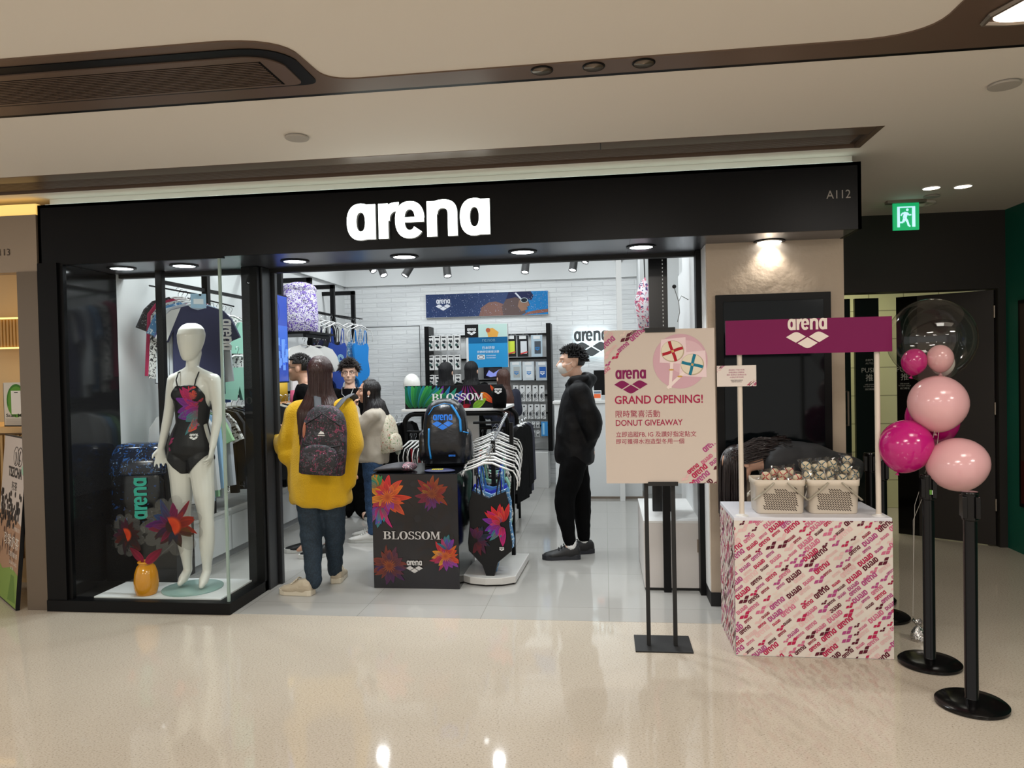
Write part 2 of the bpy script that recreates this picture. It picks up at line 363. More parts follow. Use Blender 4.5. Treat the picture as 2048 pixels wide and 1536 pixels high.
# ============================================================ THE SETTING
Y0 = 4.545; ZC = 2.78; ZB = 2.33; ZT = 2.72; XL = -3.74; XR = 1.50
def floor_mat():
    m = mat('speckled_stone', '#c0b09c', .05, spec=.5); nt = m.node_tree; b = nt.nodes['Principled BSDF']; t = nt.nodes.new('ShaderNodeTexCoord')
    n = nt.nodes.new('ShaderNodeTexNoise'); n.inputs['Scale'].default_value = 100; n.inputs['Detail'].default_value = 6; n.inputs['Roughness'].default_value = .75
    mp = nt.nodes.new('ShaderNodeMapping'); mp.inputs['Scale'].default_value = (1, 1.8, 1); nt.links.new(t.outputs['Object'], mp.inputs[0]); nt.links.new(mp.outputs[0], n.inputs['Vector'])
    r = nt.nodes.new('ShaderNodeValToRGB'); e = r.color_ramp.elements; e[0].position = .345; e[0].color = (*hx('#7f7264'), 1); e[1].position = .44; e[1].color = (*hx('#c4b9a9'), 1)
    x = e.new(.62); x.color = (*hx('#d0c6b8'), 1); nt.links.new(n.outputs[0], r.inputs[0])
    n2 = nt.nodes.new('ShaderNodeTexNoise'); n2.inputs['Scale'].default_value = 1.3; nt.links.new(t.outputs['Object'], n2.inputs['Vector'])
    mx = nt.nodes.new('ShaderNodeMixRGB'); mx.blend_type = 'MULTIPLY'; r2 = nt.nodes.new('ShaderNodeValToRGB'); r2.color_ramp.elements[0].color = (.86, .86, .84, 1)
    nt.links.new(n2.outputs[0], r2.inputs[0]); mx.inputs[0].default_value = 1; nt.links.new(r.outputs[0], mx.inputs[1]); nt.links.new(r2.outputs[0], mx.inputs[2]); nt.links.new(mx.outputs[0], b.inputs['Base Color'])
    return m
def tile_mat(name, c1, c2, grout, w, h, rough, bump=0., offs=0., mort=.003, axis='XY'):
    m = mat(name, c1, rough); nt = m.node_tree; b = nt.nodes['Principled BSDF']; t = nt.nodes.new('ShaderNodeTexCoord'); br = nt.nodes.new('ShaderNodeTexBrick')
    br.offset = offs; br.inputs['Scale'].default_value = 1; br.inputs['Mortar Size'].default_value = mort; br.inputs['Brick Width'].default_value = w; br.inputs['Row Height'].default_value = h
    br.inputs['Color1'].default_value = (*hx(c1), 1); br.inputs['Color2'].default_value = (*hx(c2), 1); br.inputs['Mortar'].default_value = (*hx(grout), 1)
    sp = nt.nodes.new('ShaderNodeSeparateXYZ'); cb = nt.nodes.new('ShaderNodeCombineXYZ'); nt.links.new(t.outputs['Object'], sp.inputs[0])
    nt.links.new(sp.outputs[axis[0]], cb.inputs[0]); nt.links.new(sp.outputs[axis[1]], cb.inputs[1]); nt.links.new(cb.outputs[0], br.inputs['Vector']); nt.links.new(br.outputs['Color'], b.inputs['Base Color'])
    if bump:
        u = nt.nodes.new('ShaderNodeBump'); u.inputs['Strength'].default_value = bump; u.inputs['Distance'].default_value = .02
        n = nt.nodes.new('ShaderNodeTexNoise'); n.inputs['Scale'].default_value = 9; mp = nt.nodes.new('ShaderNodeMapping'); mp.inputs['Scale'].default_value = (1, 1, 5)
        nt.links.new(t.outputs['Object'], mp.inputs[0]); nt.links.new(mp.outputs[0], n.inputs['Vector'])
        ad = nt.nodes.new('ShaderNodeMath'); ad.operation = 'MULTIPLY_ADD'; ad.inputs[1].default_value = -1.0; nt.links.new(br.outputs['Fac'], ad.inputs[0])
        ml = nt.nodes.new('ShaderNodeMath'); ml.operation = 'MULTIPLY'; ml.inputs[1].default_value = .9; nt.links.new(n.outputs[0], ml.inputs[0]); nt.links.new(ml.outputs[0], ad.inputs[2])
        nt.links.new(ad.outputs[0], u.inputs['Height']); nt.links.new(u.outputs[0], b.inputs['Normal'])
    return m
STONE = floor_mat()
b = MB(); b.m(STONE); b.box(-7, 6, -4, Y0, -.1, 0); b.box(XR, 6, Y0, 9.6, -.1, 0); b.box(-7, XL-.02, Y0, 9, -.1, 0); struct(b.build('floor'))
b = MB(); b.m(tile_mat('grey_shop_tile', '#a3a19c', '#a9a7a2', '#8b8983', .8, .8, .06, mort=.002)); b.box(XL-.02, XR, Y0, 10.1, -.1, .001); struct(b.build('floor_shop'))
CEIL = mat('ceiling_paint', '#d6cfc5', .8, bump=(2, .02))
# ceiling with a long bronze slot in it
b = MB(); b.m(CEIL); b.box(-7, 6, -4, 4.09, ZC, ZC+.1); b.box(1.47, 6, 4.09, 7.2, ZC, ZC+.1); b.box(-7, 1.47, 4.47, Y0+.35, ZC, ZC+.1); b.box(-7, XL, Y0+.35, 9, ZC+.3, ZC+.4); struct(b.build('ceiling'))
b = MB(); b.m(BRONZE); b.box(-7, 1.47, 4.09, 4.47, ZC+.08, ZC+.1); b.box(-7, 1.44, 4.464, 4.47, ZC-.002, ZC+.08); b.box(-7, 1.47, 4.088, 4.092, ZC-.002, ZC+.08); b.box(1.44, 1.47, 4.09, 4.47, ZC-.002, ZC+.08)
b.box(-7, 1.44, 4.092, 4.24, ZC+.006, ZC+.02); b.m(mat('bronze_dark', '#3c2f28', .5)); b.box(-7, 1.44, 4.24, 4.46, ZC+.022, ZC+.03); b.m(BRONZE)
for i in range(11): b.box(-7, 1.4, 4.25+i*.018, 4.255+i*.018, ZC+.012, ZC+.022)
b.m(BLK); b.box(.0, .004, 4.092, 4.24, ZC+.0045, ZC+.006)
struct(b.build('trim_1'))
# upper bronze band with its two widened plates
b = MB(); b.m(BRONZE)
def slab(pts, z0, z1): b.prism(pts, z0, z1)
cv = lambda p, q, r_, n=8: [tuple(Vector(p)*(1-t)**2+Vector(q)*2*t*(1-t)+Vector(r_)*t*t) for t in [i/n for i in range(n+1)]]
slab([(-7, 3.13), (-7, 2.61)]+cv((-1.42, 2.585), (-1.14, 2.585), (-1.14, 2.76))+cv((-1.13, 2.90), (-1.12, 3.0), (-.98, 3.0))+cv((.95, 2.985), (1.22, 2.985), (1.235, 2.82))+cv((1.25, 2.4), (1.26, 2.2), (1.6, 2.15))+[(6, 2.15), (6, 3.13)], ZC-.006, ZC+.001)
b.m(BLK); b.box(-7, 6, 3.12, 3.16, ZC-.004, ZC+.001)
struct(b.build('trim_2'))
t = thing('ventilation_grille', 'long bronze slatted air grille let into the mall ceiling at the left', 'vent', (-3.5, 2.85, ZC-.006))
def loop(x0, x1, y0, y1, r, n=6): return [p for c in (cv((x1-r*1.6, y0), (x1-.03, y0), (x1, y0+r)), cv((x1, y1-r*.4), (x1, y1), (x1-r*.5, y1)), [(x0, y1), (x0, y0)]) for p in c]
b = MB(); b.m(BLK); b.prism(loop(-3.4, 2.335, -.205, .165, .13), -.004, 0); b.m(mat('grille_dark', '#070505', .8, spec=.1)); b.box(-3.4, 2.20, -.10, .13, -.0095, -.009); b.build('backing', t)
b = MB(); b.m(BRONZE)
b.prism(loop(-3.4, 2.275, -.145, .145, .10), -.009, -.004); b.build('frame', t)
for i in range(15):
    b = MB(); b.m(BRONZE); b.box(-3.4, 2.19, -.095+i*.0155, -.089+i*.0155, -.0115, -.009); b.build('slat', t)
t = thing('ceiling_panel_light', 'glowing rounded ceiling panel light in bronze surround at the top right corner', 'light', (1.85, 2.62, ZC-.006))
b = MB(); b.m(mat('panel_glow', '#fff4e4', .5, emit='#ffeedd', es=2.2)); p = cv((-.46, .27), (-.52, .24), (-.43, .1))[::-1]
b.prism([(.9, .27), (.9, -.3), (-.2, -.3)]+cv((-.27, -.3), (-.3, -.25), (-.42, .1))+cv((-.46, .2), (-.47, .26), (-.38, .27)), -.012, -.001); b.build('diffuser', t)
b = MB(); b.m(ALU); b.tube([(.9, .285, -.008), (-.39, .285, -.008), (-.47, .27, -.008), (-.475, .2, -.008), (-.3, -.27, -.008), (-.2, -.315, -.008), (.9, -.315, -.008)], .012, 6); b.build('frame', t)
# downlights in the bronze band: three recessed, unlit
DARKREFL = mat('dark_reflector', '#8d7b68', .3, .5)
def downlight(x, y, z, r, label, group, lit=None, ringm=None, cat='light', name='downlight'):
    t = thing(name, label, cat, (x, y, z), 0, group)
    b = MB(); b.m(ringm or BLK); k_ = 1.28 if lit and not ringm else 1.1; b.lathe([(r*k_, 0), (r*k_, -.003), (r*1.0, -.006), (r*.97, -.003), (r*.97, -.0005)], n=36); b.build('rim', t, 'auto')
    b = MB(); b.m(lit or DARKREFL); b.lathe([(r*.99, -.004), (r*.8, -.0015), (r*.3, -.001)] if lit else [(r*.97, -.0055), (r*.8, -.0045), (r*.5, -.004), (r*.2, -.0038)], n=28); b.build('lens' if lit else 'reflector', t, True)
    return t
for k, (x, w_) in enumerate(zip((-.23, -.02, .18), ('leftmost', 'middle', 'rightmost'))):
    downlight(x, 3.045, ZC-.006, .042, 'unlit recessed downlight in the bronze ceiling band, %s of the three' % w_, 'unlit downlights in the bronze band')
GLOW = mat('lamp_glow', '#ffffff', .4, emit='#f6fbff', es=10); GLOWW = mat('lamp_glow_warm', '#ffffff', .4, emit='#fff3dc', es=9)
names = ['black rimmed soffit downlight at far left of the display window', 'black rimmed soffit downlight over the faceless mannequin', 'black rimmed soffit downlight above the person in yellow', 'black rimmed soffit downlight left of the middle, over the flower print cube',
         'black rimmed soffit downlight above the blue swimmer poster', 'black rimmed soffit downlight above the grand opening board', 'black rimmed soffit downlight shining down the beige pillar']
for x, n in zip((-3.37, -2.90, -2.09, -1.32, -.52, .25, 1.05), names):
    downlight(x, 4.87, ZB, .075, n, 'downlights in the shopfront soffit', GLOW)
    spot('soffit_spot', (x, 4.87, ZB-.03), (x, 4.83 if x > 1 else 4.72, 0), 34 if x < 1 else 16, COOL if x < 1 else (1, .93, .82), 95 if x < 1 else 120, .6)
for x, n in ((2.32, 'lit ceiling downlight above the exit sign, left of the pair'), (2.53, 'lit ceiling downlight nearer the green wall, right of the pair')):
    downlight(x, 5.6, ZC, .055, n, 'lit downlights by the exit sign', GLOWW, WHT); spot('corridor_spot', (x, 5.6, ZC-.02), (x, 5.6, 0), 10, WARM, 100, .6)
def flatdisc(x, y, r, label, g=None): b = MB(Matrix.Translation((x, y, ZC))); b.m(mat('cover_grey', '#a8a29a', .6)); b.lathe([(r*.90, 0), (r*.90, -.006), (r, -.006), (r, -.011), (r*.96, -.014), (r*.3, -.015)], n=36); tag(b.build('ceiling_cover_disc', None, 'auto'), label, 'ceiling cover', g)
flatdisc(-1.55, 3.68, .06, 'small round flush ceiling cover above the shop name'); flatdisc(1.79, 3.57, .065, 'round flush ceiling cover at the far right'); flatdisc(2.43, 5.86, .055, 'round flush ceiling cover behind the two lit downlights')
t = thing('ceiling_speaker', 'wide round ceiling diffuser right over the green exit sign', 'vent', (2.44, 6.12, ZC)); b = MB(); b.m(CEIL); b.lathe([(.12, 0), (.125, -.012), (.09, -.02), (.085, -.012), (.05, -.014), (.045, -.03), (.01, -.032)], n=36); b.build('disc', t, True)
# ------------------------------------------------ fascia
FASC = mat('fascia_black', '#050609', .34, .0, .22); SOFF = mat('soffit_metal', '#666a74', .28, .8)
b = MB(); b.m(FASC); b.box(XL, XR, Y0, Y0+.02, ZB, ZT); b.box(XR-.02, XR, Y0, 4.88, ZB, ZT); b.box(XL, XL+.02, Y0, 5.2, ZB, ZT); b.box(XL, XR, Y0, Y0+.04, ZT-.02, ZT)
b.m(CEIL); b.box(XL+.02, XR-.02, Y0+.09, Y0+.12, ZT-.1, ZC-.001); b.m(SOFF); b.box(XL+.01, XR-.01, Y0+.02, 5.2, ZB+.003, ZB+.02); b.m(BLKM); b.box(-.02+.19, .172, Y0+.02, 5.2, ZB+.0025, ZB+.004)
b.box(XL, .70, 5.19, 5.25, ZB-.025, 3.4)
struct(b.build('wall_fascia'))
b = MB(); b.m(mat('cove_glow', '#ffffff', .5, emit='#eafff2', es=2.2)); b.box(XL+.02, XR-.03, Y0+.045, Y0+.06, ZT+.002, ZT+.012); tag(b.build('cove_light_strip'), 'thin white glowing light strip along the top of the black fascia', 'light')
t = thing('shop_sign', 'glowing white shop name letters on the black fascia', 'sign', (-1.59, Y0, 2.39)); SIGN = mat('sign_glow', '#ffffff', .5, emit='#f4fff8', es=3.6)
RIMG = mat('sign_return', '#bfc4c6', .4)
for ch, fn, x in LETTERS:
    q = _mk(lambda bb: fn(bb, 0)); sc = .91/AW; b = MB(FRONT(x*sc, 0, 0)); b.m(SIGN); b.mesh2(q, 0, 0, sc, .03, 0, .83); b.m(RIMG)
    bm = bmesh.new(); vs = [bm.verts.new((p[0]*sc, p[1]*sc*.83, 0)) for p in q[0]]
    for f in q[1]:
        try: bm.faces.new([vs[i] for i in f])
        except ValueError: pass
    bmesh.ops.remove_doubles(bm, verts=bm.verts[:], dist=1e-5)
    for e in bm.edges:
        if len(e.link_faces) == 1:
            a_, c_ = e.verts[0].co, e.verts[1].co; b.f([b.v((a_.x, a_.y, .002)), b.v((c_.x, c_.y, .002)), b.v((c_.x, c_.y, .0298)), b.v((a_.x, a_.y, .0298))])
    bm.free(); b.build('letter', t)
b = MB(FRONT(1.305, Y0, 2.512)); b.m(PRINT); write(b, 'A112', 0, 0, h=.048, w=.135, col='#9a948e', z=.002); tag(b.build('unit_number'), 'thin grey unit number A112 at the right end of the black fascia', 'sign')
# ------------------------------------------------ shop shell
BRICK = tile_mat('white_brick', '#d3d5d6', '#dbdddd', '#c6c8c9', .42, .065, .55, .30, .5, .006, 'XZ'); WALLW = mat('shop_wall_white', '#d4d6d6', .6)
b = MB(); b.m(BRICK); b.box(-3.62, .45, 10.1, 10.2, 0, 2.77); b.m(WALLW); b.box(-3.62, .95, 10.06, 10.2, 2.77, 3.4); struct(b.build('wall_back'))
b = MB(); b.m(mat('groove', '#55585a', .7)); 
for q in ((-3.31, -3.302, 0, 2.2), (-2.548, -2.54, 0, 2.2), (-3.31, -2.54, 2.195, 2.203)): b.box(q[0], q[1], 10.094, 10.1, q[2], q[3])
struct(b.build('door_hidden'))
b = MB(); b.m(WALLW); b.box(-3.72, -3.62, 5.16, 10.2, 0, 2.77); b.box(-3.72, -3.58, 5.16, 10.2, 2.77, 3.4); struct(b.build('wall_left'))
b = MB(); b.m(WALLW); b.box(.45, .95, 9.2, 10.2, 0, 3.4); b.box(.92, 1.02, 5.2, 9.2, 0, 3.4); b.box(.66, .92, 5.6, 5.66, 0, 3.4); struct(b.build('wall_right'))
b = MB(); b.m(WALLW); b.box(-3.72, 1.0, 5.25, 10.2, 3.4, 3.5); struct(b.build('ceiling_shop'))
# black side of the display window, shopfront posts, sill
b = MB(); b.m(mat('gloss_black', '#0a0b0e', .12, .0, .5)); b.box(-3.70, -3.62, Y0+.06, 5.16, 0, ZB); struct(b.build('wall_window_side'))
b = MB(); b.m(BLK); b.box(XL, -2.44, Y0-.03, Y0+.07, 0, .075); b.box(-2.54, -2.44, Y0+.07, 5.25, 0, .075); b.box(XL, -3.60, Y0-.02, Y0+.07, .075, ZB); b.box(-3.60, -3.57, Y0, Y0+.03, .075, ZB)
b.box(-3.57, -2.44, Y0, Y0+.03, ZB-.012, ZB); struct(b.build('window_1_frame'))
b = MB(); b.m(BLK); b.box(-2.56, -2.44, 5.02, 5.27, 0, ZB); b.m(mat('dark_grey_metal', '#3a3c3f', .35, .5)); b.box(-2.44, -2.425, 5.07, 5.2, 0, ZB); b.box(-2.50, -2.40, 5.22, 5.26, 0, ZB); struct(b.build('trim_3', bevel=.003))
GL = glassy('clear_glass', (.95, .985, .97), mixf=.25); EDGE = mat('glass_edge', '#a8bdb4', .15, trans=.3)
b = MB(); b.m(GL); q = [b.v(p) for p in ((-3.57, Y0+.015, .075), (-2.47, Y0+.015, .075), (-2.47, Y0+.015, ZB), (-3.57, Y0+.015, ZB))]; b.f(q)
q = [b.v(p) for p in ((-2.47, Y0+.015, .075), (-2.47, 5.03, .075), (-2.47, 5.03, ZB), (-2.47, Y0+.015, ZB))]; b.f(q)
b.m(EDGE); b.box(-2.478, -2.462, Y0+.007, Y0+.023, .075, ZB); struct(b.build('window_1'))
b = MB(); b.m(WALLW); b.box(-3.45, -2.54, Y0+.04, 5.05, .0, .085); tag(b.build('display_platform', bevel=.003), 'low white platform on the floor of the display window', 'platform')
# right jamb and beige pillar
PLAS = mat('beige_plaster', '#b8a794', .75, bump=(9, .5)); b = MB(); b.m(PLAS); b.box(.66, XR, 4.88, 6.54, .09, ZB+.01); b.m(WALLW); b.box(.645, .66, 5.2, 6.54, 0, ZB); b.m(BLKM); b.box(.655, XR+.004, 4.872, 6.55, 0, .09); struct(b.build('wall_pillar'))
b = MB(); b.m(BLK); b.box(.62, .66, 5.1, 5.2, 0, ZB); b.m(WHTP); b.box(.655, .665, 4.9, 5.1, .09, ZB); struct(b.build('trim_4'))
b = MB(); b.m(BLK); b.box(.71, 1.41, 4.842, 4.871, .84, 2.0); b.m(mat('dark_screen', '#0a1013', .08, .0, .25)); b.box(.755, 1.365, 4.838, 4.843, .89, 1.955); b.m(ALU); b.cyl((.722, 4.83, .865), (.722, 4.845, .865), .011)
tag(b.build('poster_case', bevel=.002), 'large black framed empty poster case on the beige pillar', 'display case')
# ------------------------------------------------ service doors at the right rear
DW = mat('dark_wall_paint', '#2a2624', .65); DARKD = mat('dark_door', '#2c2725', .5); GB = mat('black_glass', '#040505', .1, spec=.3)
b = MB(); b.m(DW); b.box(1.4, 3.28, 6.55, 6.75, 2.14, ZC+.02); struct(b.build('wall_rear'))
b = MB(); b.m(DW); b.box(3.22, 3.28, 6.55, 6.75, 0, 2.14); struct(b.build('trim_7'))
b = MB(); b.m(DW); b.box(1.4, 1.56, 6.55, 6.75, 0, 2.14); struct(b.build('trim_8'))
TEAL = mat('teal_paint', '#04604f', .55); b = MB(); b.m(TEAL); b.box(3.28, 3.5, 2, 6.75, 0, ZC+.01); struct(b.build('wall_right_teal'))
t = thing('wall_poster', 'dark framed photo poster on the teal wall at the right edge', 'poster', (3.28, 5.6, 0)); b = MB(Matrix.Translation((-.012, 0, 0)) @ Matrix.Rotation(-PI/2, 4, 'Z') @ Matrix.Rotation(PI/2, 4, 'X'))
b.m(BLK); b.box(-.75, .75, .38, 2.02, -.012, .0); b.m(PRINT).c('#3b2c24'); b.rect(-.72, .41, .72, 1.99, .002); b.c('#1a1210'); b.disc(-.45, 1.45, .2, .35, .003); b.c('#8a5f4a'); b.disc(-.5, 1.1, .1, .22, .0035); b.c('#40140f'); b.rect(-.72, .41, -.3, .75, .004)
for i in range(9): b.c('#c8c4bc' if i % 2 else '#181414'); b.poly(((-.68+i*.03, .82), (-.66+i*.03, .82), (-.60+i*.03, 1.02), (-.62+i*.03, 1.02)), .0045)
b.build('panel', t)
TILE = tile_mat('cream_tile', '#c9c79a', '#c4c396', '#8e8c68', .35, .3, .3, 0, 0, .005, 'XZ'); b = MB(); b.m(TILE); b.box(1.3, 4.0, 8.3, 8.4, 0, 2.6); b.m(mat('cream_paint', '#cfcfa8', .7)); b.box(1.3, 1.4, 6.75, 8.3, 0, 2.6); b.box(1.3, 4, 6.75, 8.4, 2.5, 2.6); struct(b.build('wall_corridor'))
b = MB(); b.m(mat('corridor_panel', '#ffffff', .5, emit='#ffffee', es=5)); b.box(2.2, 2.5, 7.2, 7.8, 2.49, 2.5); tag(b.build('corridor_panel_light'), 'bright square ceiling light in the corridor behind the service doors', 'light')
def pushtxt(b, x, y, s):
    for st, dy, h in (('自動門', .16, .022), ('AUTO', .13, .018), ('PUSH', .05, .045), ('推', -.035, .07), ('USE DOOR', -.075, .012), ('TO EXIT ONLY', -.095, .012), ('出口專用', -.125, .02)): write(b, st, x, y+dy*s, h=h*s, col='#a9a9a2', al='c', z=.002)
t = thing('service_door', 'black glass push door beside the beige pillar, left of the tiled gap', 'door', (1.57, 6.9, 0))
b = MB(); b.m(GB); b.box(0, .60, 0, .04, .01, 2.12); b.build('leaf', t)
b = MB(); b.m(GB); b.box(.64, .84, 0, .04, .01, 2.12); b.T = FRONT(.755, -.001, 1.42); b.m(PRINT); pushtxt(b, 0, 0, .9); b.build('side_leaf', t); b = MB(); b.m(ALU); b.tube([(.56, -.01, 1.0), (.56, -.05, 1.0), (.56, -.05, 1.3), (.56, -.01, 1.3)], .01, 8); b.build('handle', t)
a_ = math.atan2(6.58-7.02, 3.2-2.60); t = thing('service_door', 'dark brown door leaf standing ajar behind the balloons', 'door', (2.60, 7.02, 0), a_)
b = MB(); b.m(DARKD); b.box(.17, .745, 0, .045, .01, 2.13); b.build('leaf', t); b = MB(); b.m(GB); b.box(0, .17, 0, .045, .01, 2.13); b.T = FRONT(.065, -.001, 1.42); b.m(PRINT); pushtxt(b, 0, 0, .9); b.build('push_plate', t)
b = MB(); b.m(ALU)
for z in (.3, 1.1, 1.9): b.cyl((.75, -.01, z), (.75, -.01, z+.1), .008, n=10)
b.build('hinge', t)
# exit sign
t = thing('exit_sign', 'green running man emergency exit sign hanging from the mall ceiling', 'sign', (2.30, 6.0, ZC))
b = MB(); b.m(ALU); b.box(-.14, .14, -.03, .03, -.022, 0); b.build('mount', t); b = MB(); b.m(mat('exit_green', '#19a869', .4, emit='#10a060', es=.9)); b.box(-.093, .093, -.008, .008, -.225, -.05+.028)
b.m(mat('exit_white', '#d5f2ff', .4, emit='#bfeaff', es=.9)); b.T = FRONT(0, -.009, -.125)
def bar(x0, y0, x1, y1, w_, z=.001):
    d = Vector((x1-x0, y1-y0)).normalized()*w_; n_ = Vector((-d.y, d.x)); b.poly([(x0+n_.x, y0+n_.y), (x0-n_.x, y0-n_.y), (x1-n_.x, y1-n_.y), (x1+n_.x, y1+n_.y)], z)
b.rect(-.065, -.078, -.046, .078); b.rect(.042, -.078, .065, .078); b.rect(-.065, .068, .065, .078); b.disc(.008, .052, .0095, z=.001)
for q in ((.0, .035, -.012, -.01, .014), (-.01, .03, -.03, .025, .006), (-.03, .025, -.038, .008, .005), (.006, .03, .02, .012, .006), (.02, .012, .036, .014, .005), (-.008, -.01, .008, -.036, .009), (.008, -.036, .018, -.07, .007), (.018, -.072, .03, -.072, .005), (-.014, -.012, -.022, -.04, .009), (-.022, -.042, -.05, -.042, .006)): bar(*q)
b.build('sign_face', t)
# ------------------------------------------------ tea shop at the left edge
b = MB(); b.m(mat('steel_post', '#75685a', .34, .6)); b.box(-3.90, -3.75, Y0-.01, Y0+.25, 0, 2.28); struct(b.build('trim_5'))
b = MB(); b.m(mat('tan_metal', '#a08f7c', .45, .3)); b.box(-6, -3.755, Y0, Y0+.1, 2.28, 2.66); b.T = FRONT(-4.035, Y0-.001, 2.395); b.m(PRINT); write(b, 'A113', -.045, 0, h=.045, w=.13, col='#4a4038', z=.002); struct(b.build('wall_tea_header'))
b = MB(); b.m(mat('tea_glow', '#ffe2a0', .5, emit='#f5c768', es=.85)); b.box(-6, -3.76, Y0+.01, Y0+.1, 2.66, 2.735); tag(b.build('warm_light_strip'), 'warm yellow light strip over the neighbouring tea shop entrance', 'light')
CREAM = mat('tea_wall', '#c9ad80', .7, bump=(6, .1)); WOODS = mat('slat_wood', '#b08a50', .5); b = MB(); b.m(CREAM); b.box(-7, -3.75, 6.6, 6.7, 0, 3); struct(b.build('wall_tea_shop'))
b = MB(); b.m(CREAM); b.box(-3.80, -3.76, 4.8, 6.6, 0, 2.66); struct(b.build('wall_tea_side')); b = MB(); b.m(mat('tea_ceiling', '#d8c8b4', .7)); b.box(-6, -3.76, Y0+.1, 6.6, 2.66, 2.7); struct(b.build('ceiling_tea_shop'))
b = MB(); b.m(WOODS); b.box(-6, -3.8, 6.5, 6.52, 1.88, 2.14); b.box(-6, -3.8, 5.13, 5.15, .05, 1.14)
for i in range(60):
    x = -5.9+i*.035; b.box(x, x+.02, 6.47, 6.5, 1.88, 2.14); b.box(x, x+.02, 5.10, 5.13, .2, 1.14)
struct(b.build('trim_6'))
for z, n in ((2.145, 'thin warm light line over the wooden slats in the tea shop'), (1.86, 'thin warm light line under the wooden slats in the tea shop')): b = MB(); b.m(mat('tea_line_glow', '#ffe0a0', .5, emit='#ffd070', es=1.6)); b.box(-6, -3.82, 6.46, 6.48, z, z+.015); tag(b.build('warm_light_strip'), n, 'light', 'warm light lines in the tea shop')
b = MB(); b.m(mat('pale_wood', '#c9a36a', .4)); b.box(-6, -3.81, 5.06, 5.8, 1.16, 1.2); b.box(-6, -3.81, 5.16, 5.7, 0, 1.16); tag(b.build('tea_counter'), 'pale wood counter just inside the tea shop, behind the leaning board', 'counter')
# ============================================================ FRONT: counter, board, posts, balloons
def at(px, py, X=None, Y=None, Z=None):            # a sight line of the 2048x1536 photograph met with a plane of the place
    d = _F+_RR*((px-1024)/FPX)-_UU*((py-768)/FPX); O = Vector((0, 0, EYE))
    t = X/d.x if X is not None else (Y/d.y if Y is not None else (Z-EYE)/d.z)
    return O+d*t
LAM = mat('white_laminate', '#d9d9e0', .4); PAPER = mat('print_paper', '#e6dcd2', .5)
t = thing('promotion_counter', 'white cube counter wrapped in an all-over pink wordmark pattern', 'counter', (1.07, 4.29, 0))
b = MB(); b.m(LAM); b.box(-.40, .40, -.24, .24, 0, .742); b.build('body', t, bevel=.003)
b = MB(FRONT(-.40, -.2412, .003)); b.m(PRINT).c('#d6cdc3'); b.rect(0, 0, .8, .722, 0); pattern(b, .8, .722, 5, .058); b.build('front_panel', t)
b = MB(Matrix.Translation((-.4012, .24, .003)) @ Matrix.Rotation(-PI/2, 4, 'Z') @ Matrix.Rotation(PI/2, 4, 'X')); b.m(PRINT).c('#d6cdc3'); b.rect(0, 0, .48, .722, 0); pattern(b, .48, .722, 9, .058); b.build('side_panel', t)
t = thing('header_sign', 'magenta header board with white wordmark on two poles over the counter', 'sign', (1.065, 4.12, .742))
b = MB(); b.m(PRINT).c('#720f4a'); b.box(-.42, .42, -.055, -.035, .865, 1.048); b.T = FRONT(0, -.0555, .955); arena(b, -.105, -.062, .205, '#e3d6cc', dia=True); b.build('board', t)
for x in (-.345, .355):
    b = MB(); b.m(mat('cream_pole', '#d6cbbd', .45)); b.cyl((x, -.02, .012), (x, -.02, 1.03), .0135, n=16); b.lathe([(.0145, .01), (.0145, .02), (.013, .02)], (x, -.02, 0), 16); b.build('pole', t, 'auto')
    b = MB(); b.m(WHT); b.lathe([(.034, 0), (.034, .003), (.016, .008), (.0155, .012)], (x, -.02, 0), 24); b.build('base', t, 'auto')
b = MB(FRONT(.70, 4.078, 1.495)); b.m(PRINT).c('#d9cfc8'); b.box(-.102, .102, -.056, .056, -.003, 0)
for i, s_ in enumerate(('請依照以下指示換領', '即場追蹤社交專頁並', '讚好 指定貼文並標註好友', '分享貼文即可換領')): write(b, s_, 0, .028-.013*i, h=.0085, col='#b0708a', al='c')
for i, s_ in enumerate(('活動詳情請向店員查詢', '數量有限 送完即止')): write(b, s_, 0, -.026-.008*i, h=.006, col='#4a4048', al='c')
T0 = b.T; 
for ox, oy, lo in ((-.102, .02, 1), (.05, -.056, 0)):
    b.T = T0 @ Matrix.Translation((ox, oy, 0)); pattern(b, .052, .036, 3+lo, .016, test=(lambda x, y: y > x*.7-.004) if lo else (lambda x, y: y < x*.8+.002))
tag(b.build('instruction_card'), 'small white instruction card with pink corners taped to the left pole', 'card')
# --- grand opening board on its stand
t = thing('poster_stand', 'grand opening donut giveaway board on black two-pole floor stand', 'sign', (.295, 4.16, 0))
b = MB(); b.m(BLKM); b.box(-.155, .155, -.10, .15, 0, .008); b.build('base', t, bevel=.002)
for x in (-.078, .068): b = MB(); b.m(BLKM); b.box(x-.011, x+.011, -.011, .011, .008, 1.76); b.build('pole', t)
b = MB(); b.m(BLKM); b.box(-.072, .088, -.072, .012, 1.745, 1.765); b.box(-.072, .088, -.075, -.070, 1.74, 1.765); b.build('clip', t)
b = MB(); b.m(BLKM); b.box(-.07, .09, -.072, .012, .905, .925); b.box(-.07, .09, -.075, -.070, .905, .927); b.build('clip', t)
b = MB(FRONT(-.295, -.066, .918)); b.m(PRINT).c('#cabdb2'); b.box(0, .59, 0, .838, -.005, 0)
T0 = b.T; MG = '#7d1650'; RD = '#a01f48'
px = lambda zx: (zx-110)*.000608
py = lambda zy: (1392-zy)*.000645
b.T = T0 @ Matrix.Translation((0, .60, 0)); pattern(b, .25, .238, 21, .062, test=lambda x, y: y > x*1.05+.0)
b.T = T0 @ Matrix.Translation((.335, 0, 0)); pattern(b, .255, .215, 22, .062, test=lambda x, y: y < x*.95-.02); b.T = T0
arena(b, px(203), py(628), px(483)-px(203), MG, dia=True)
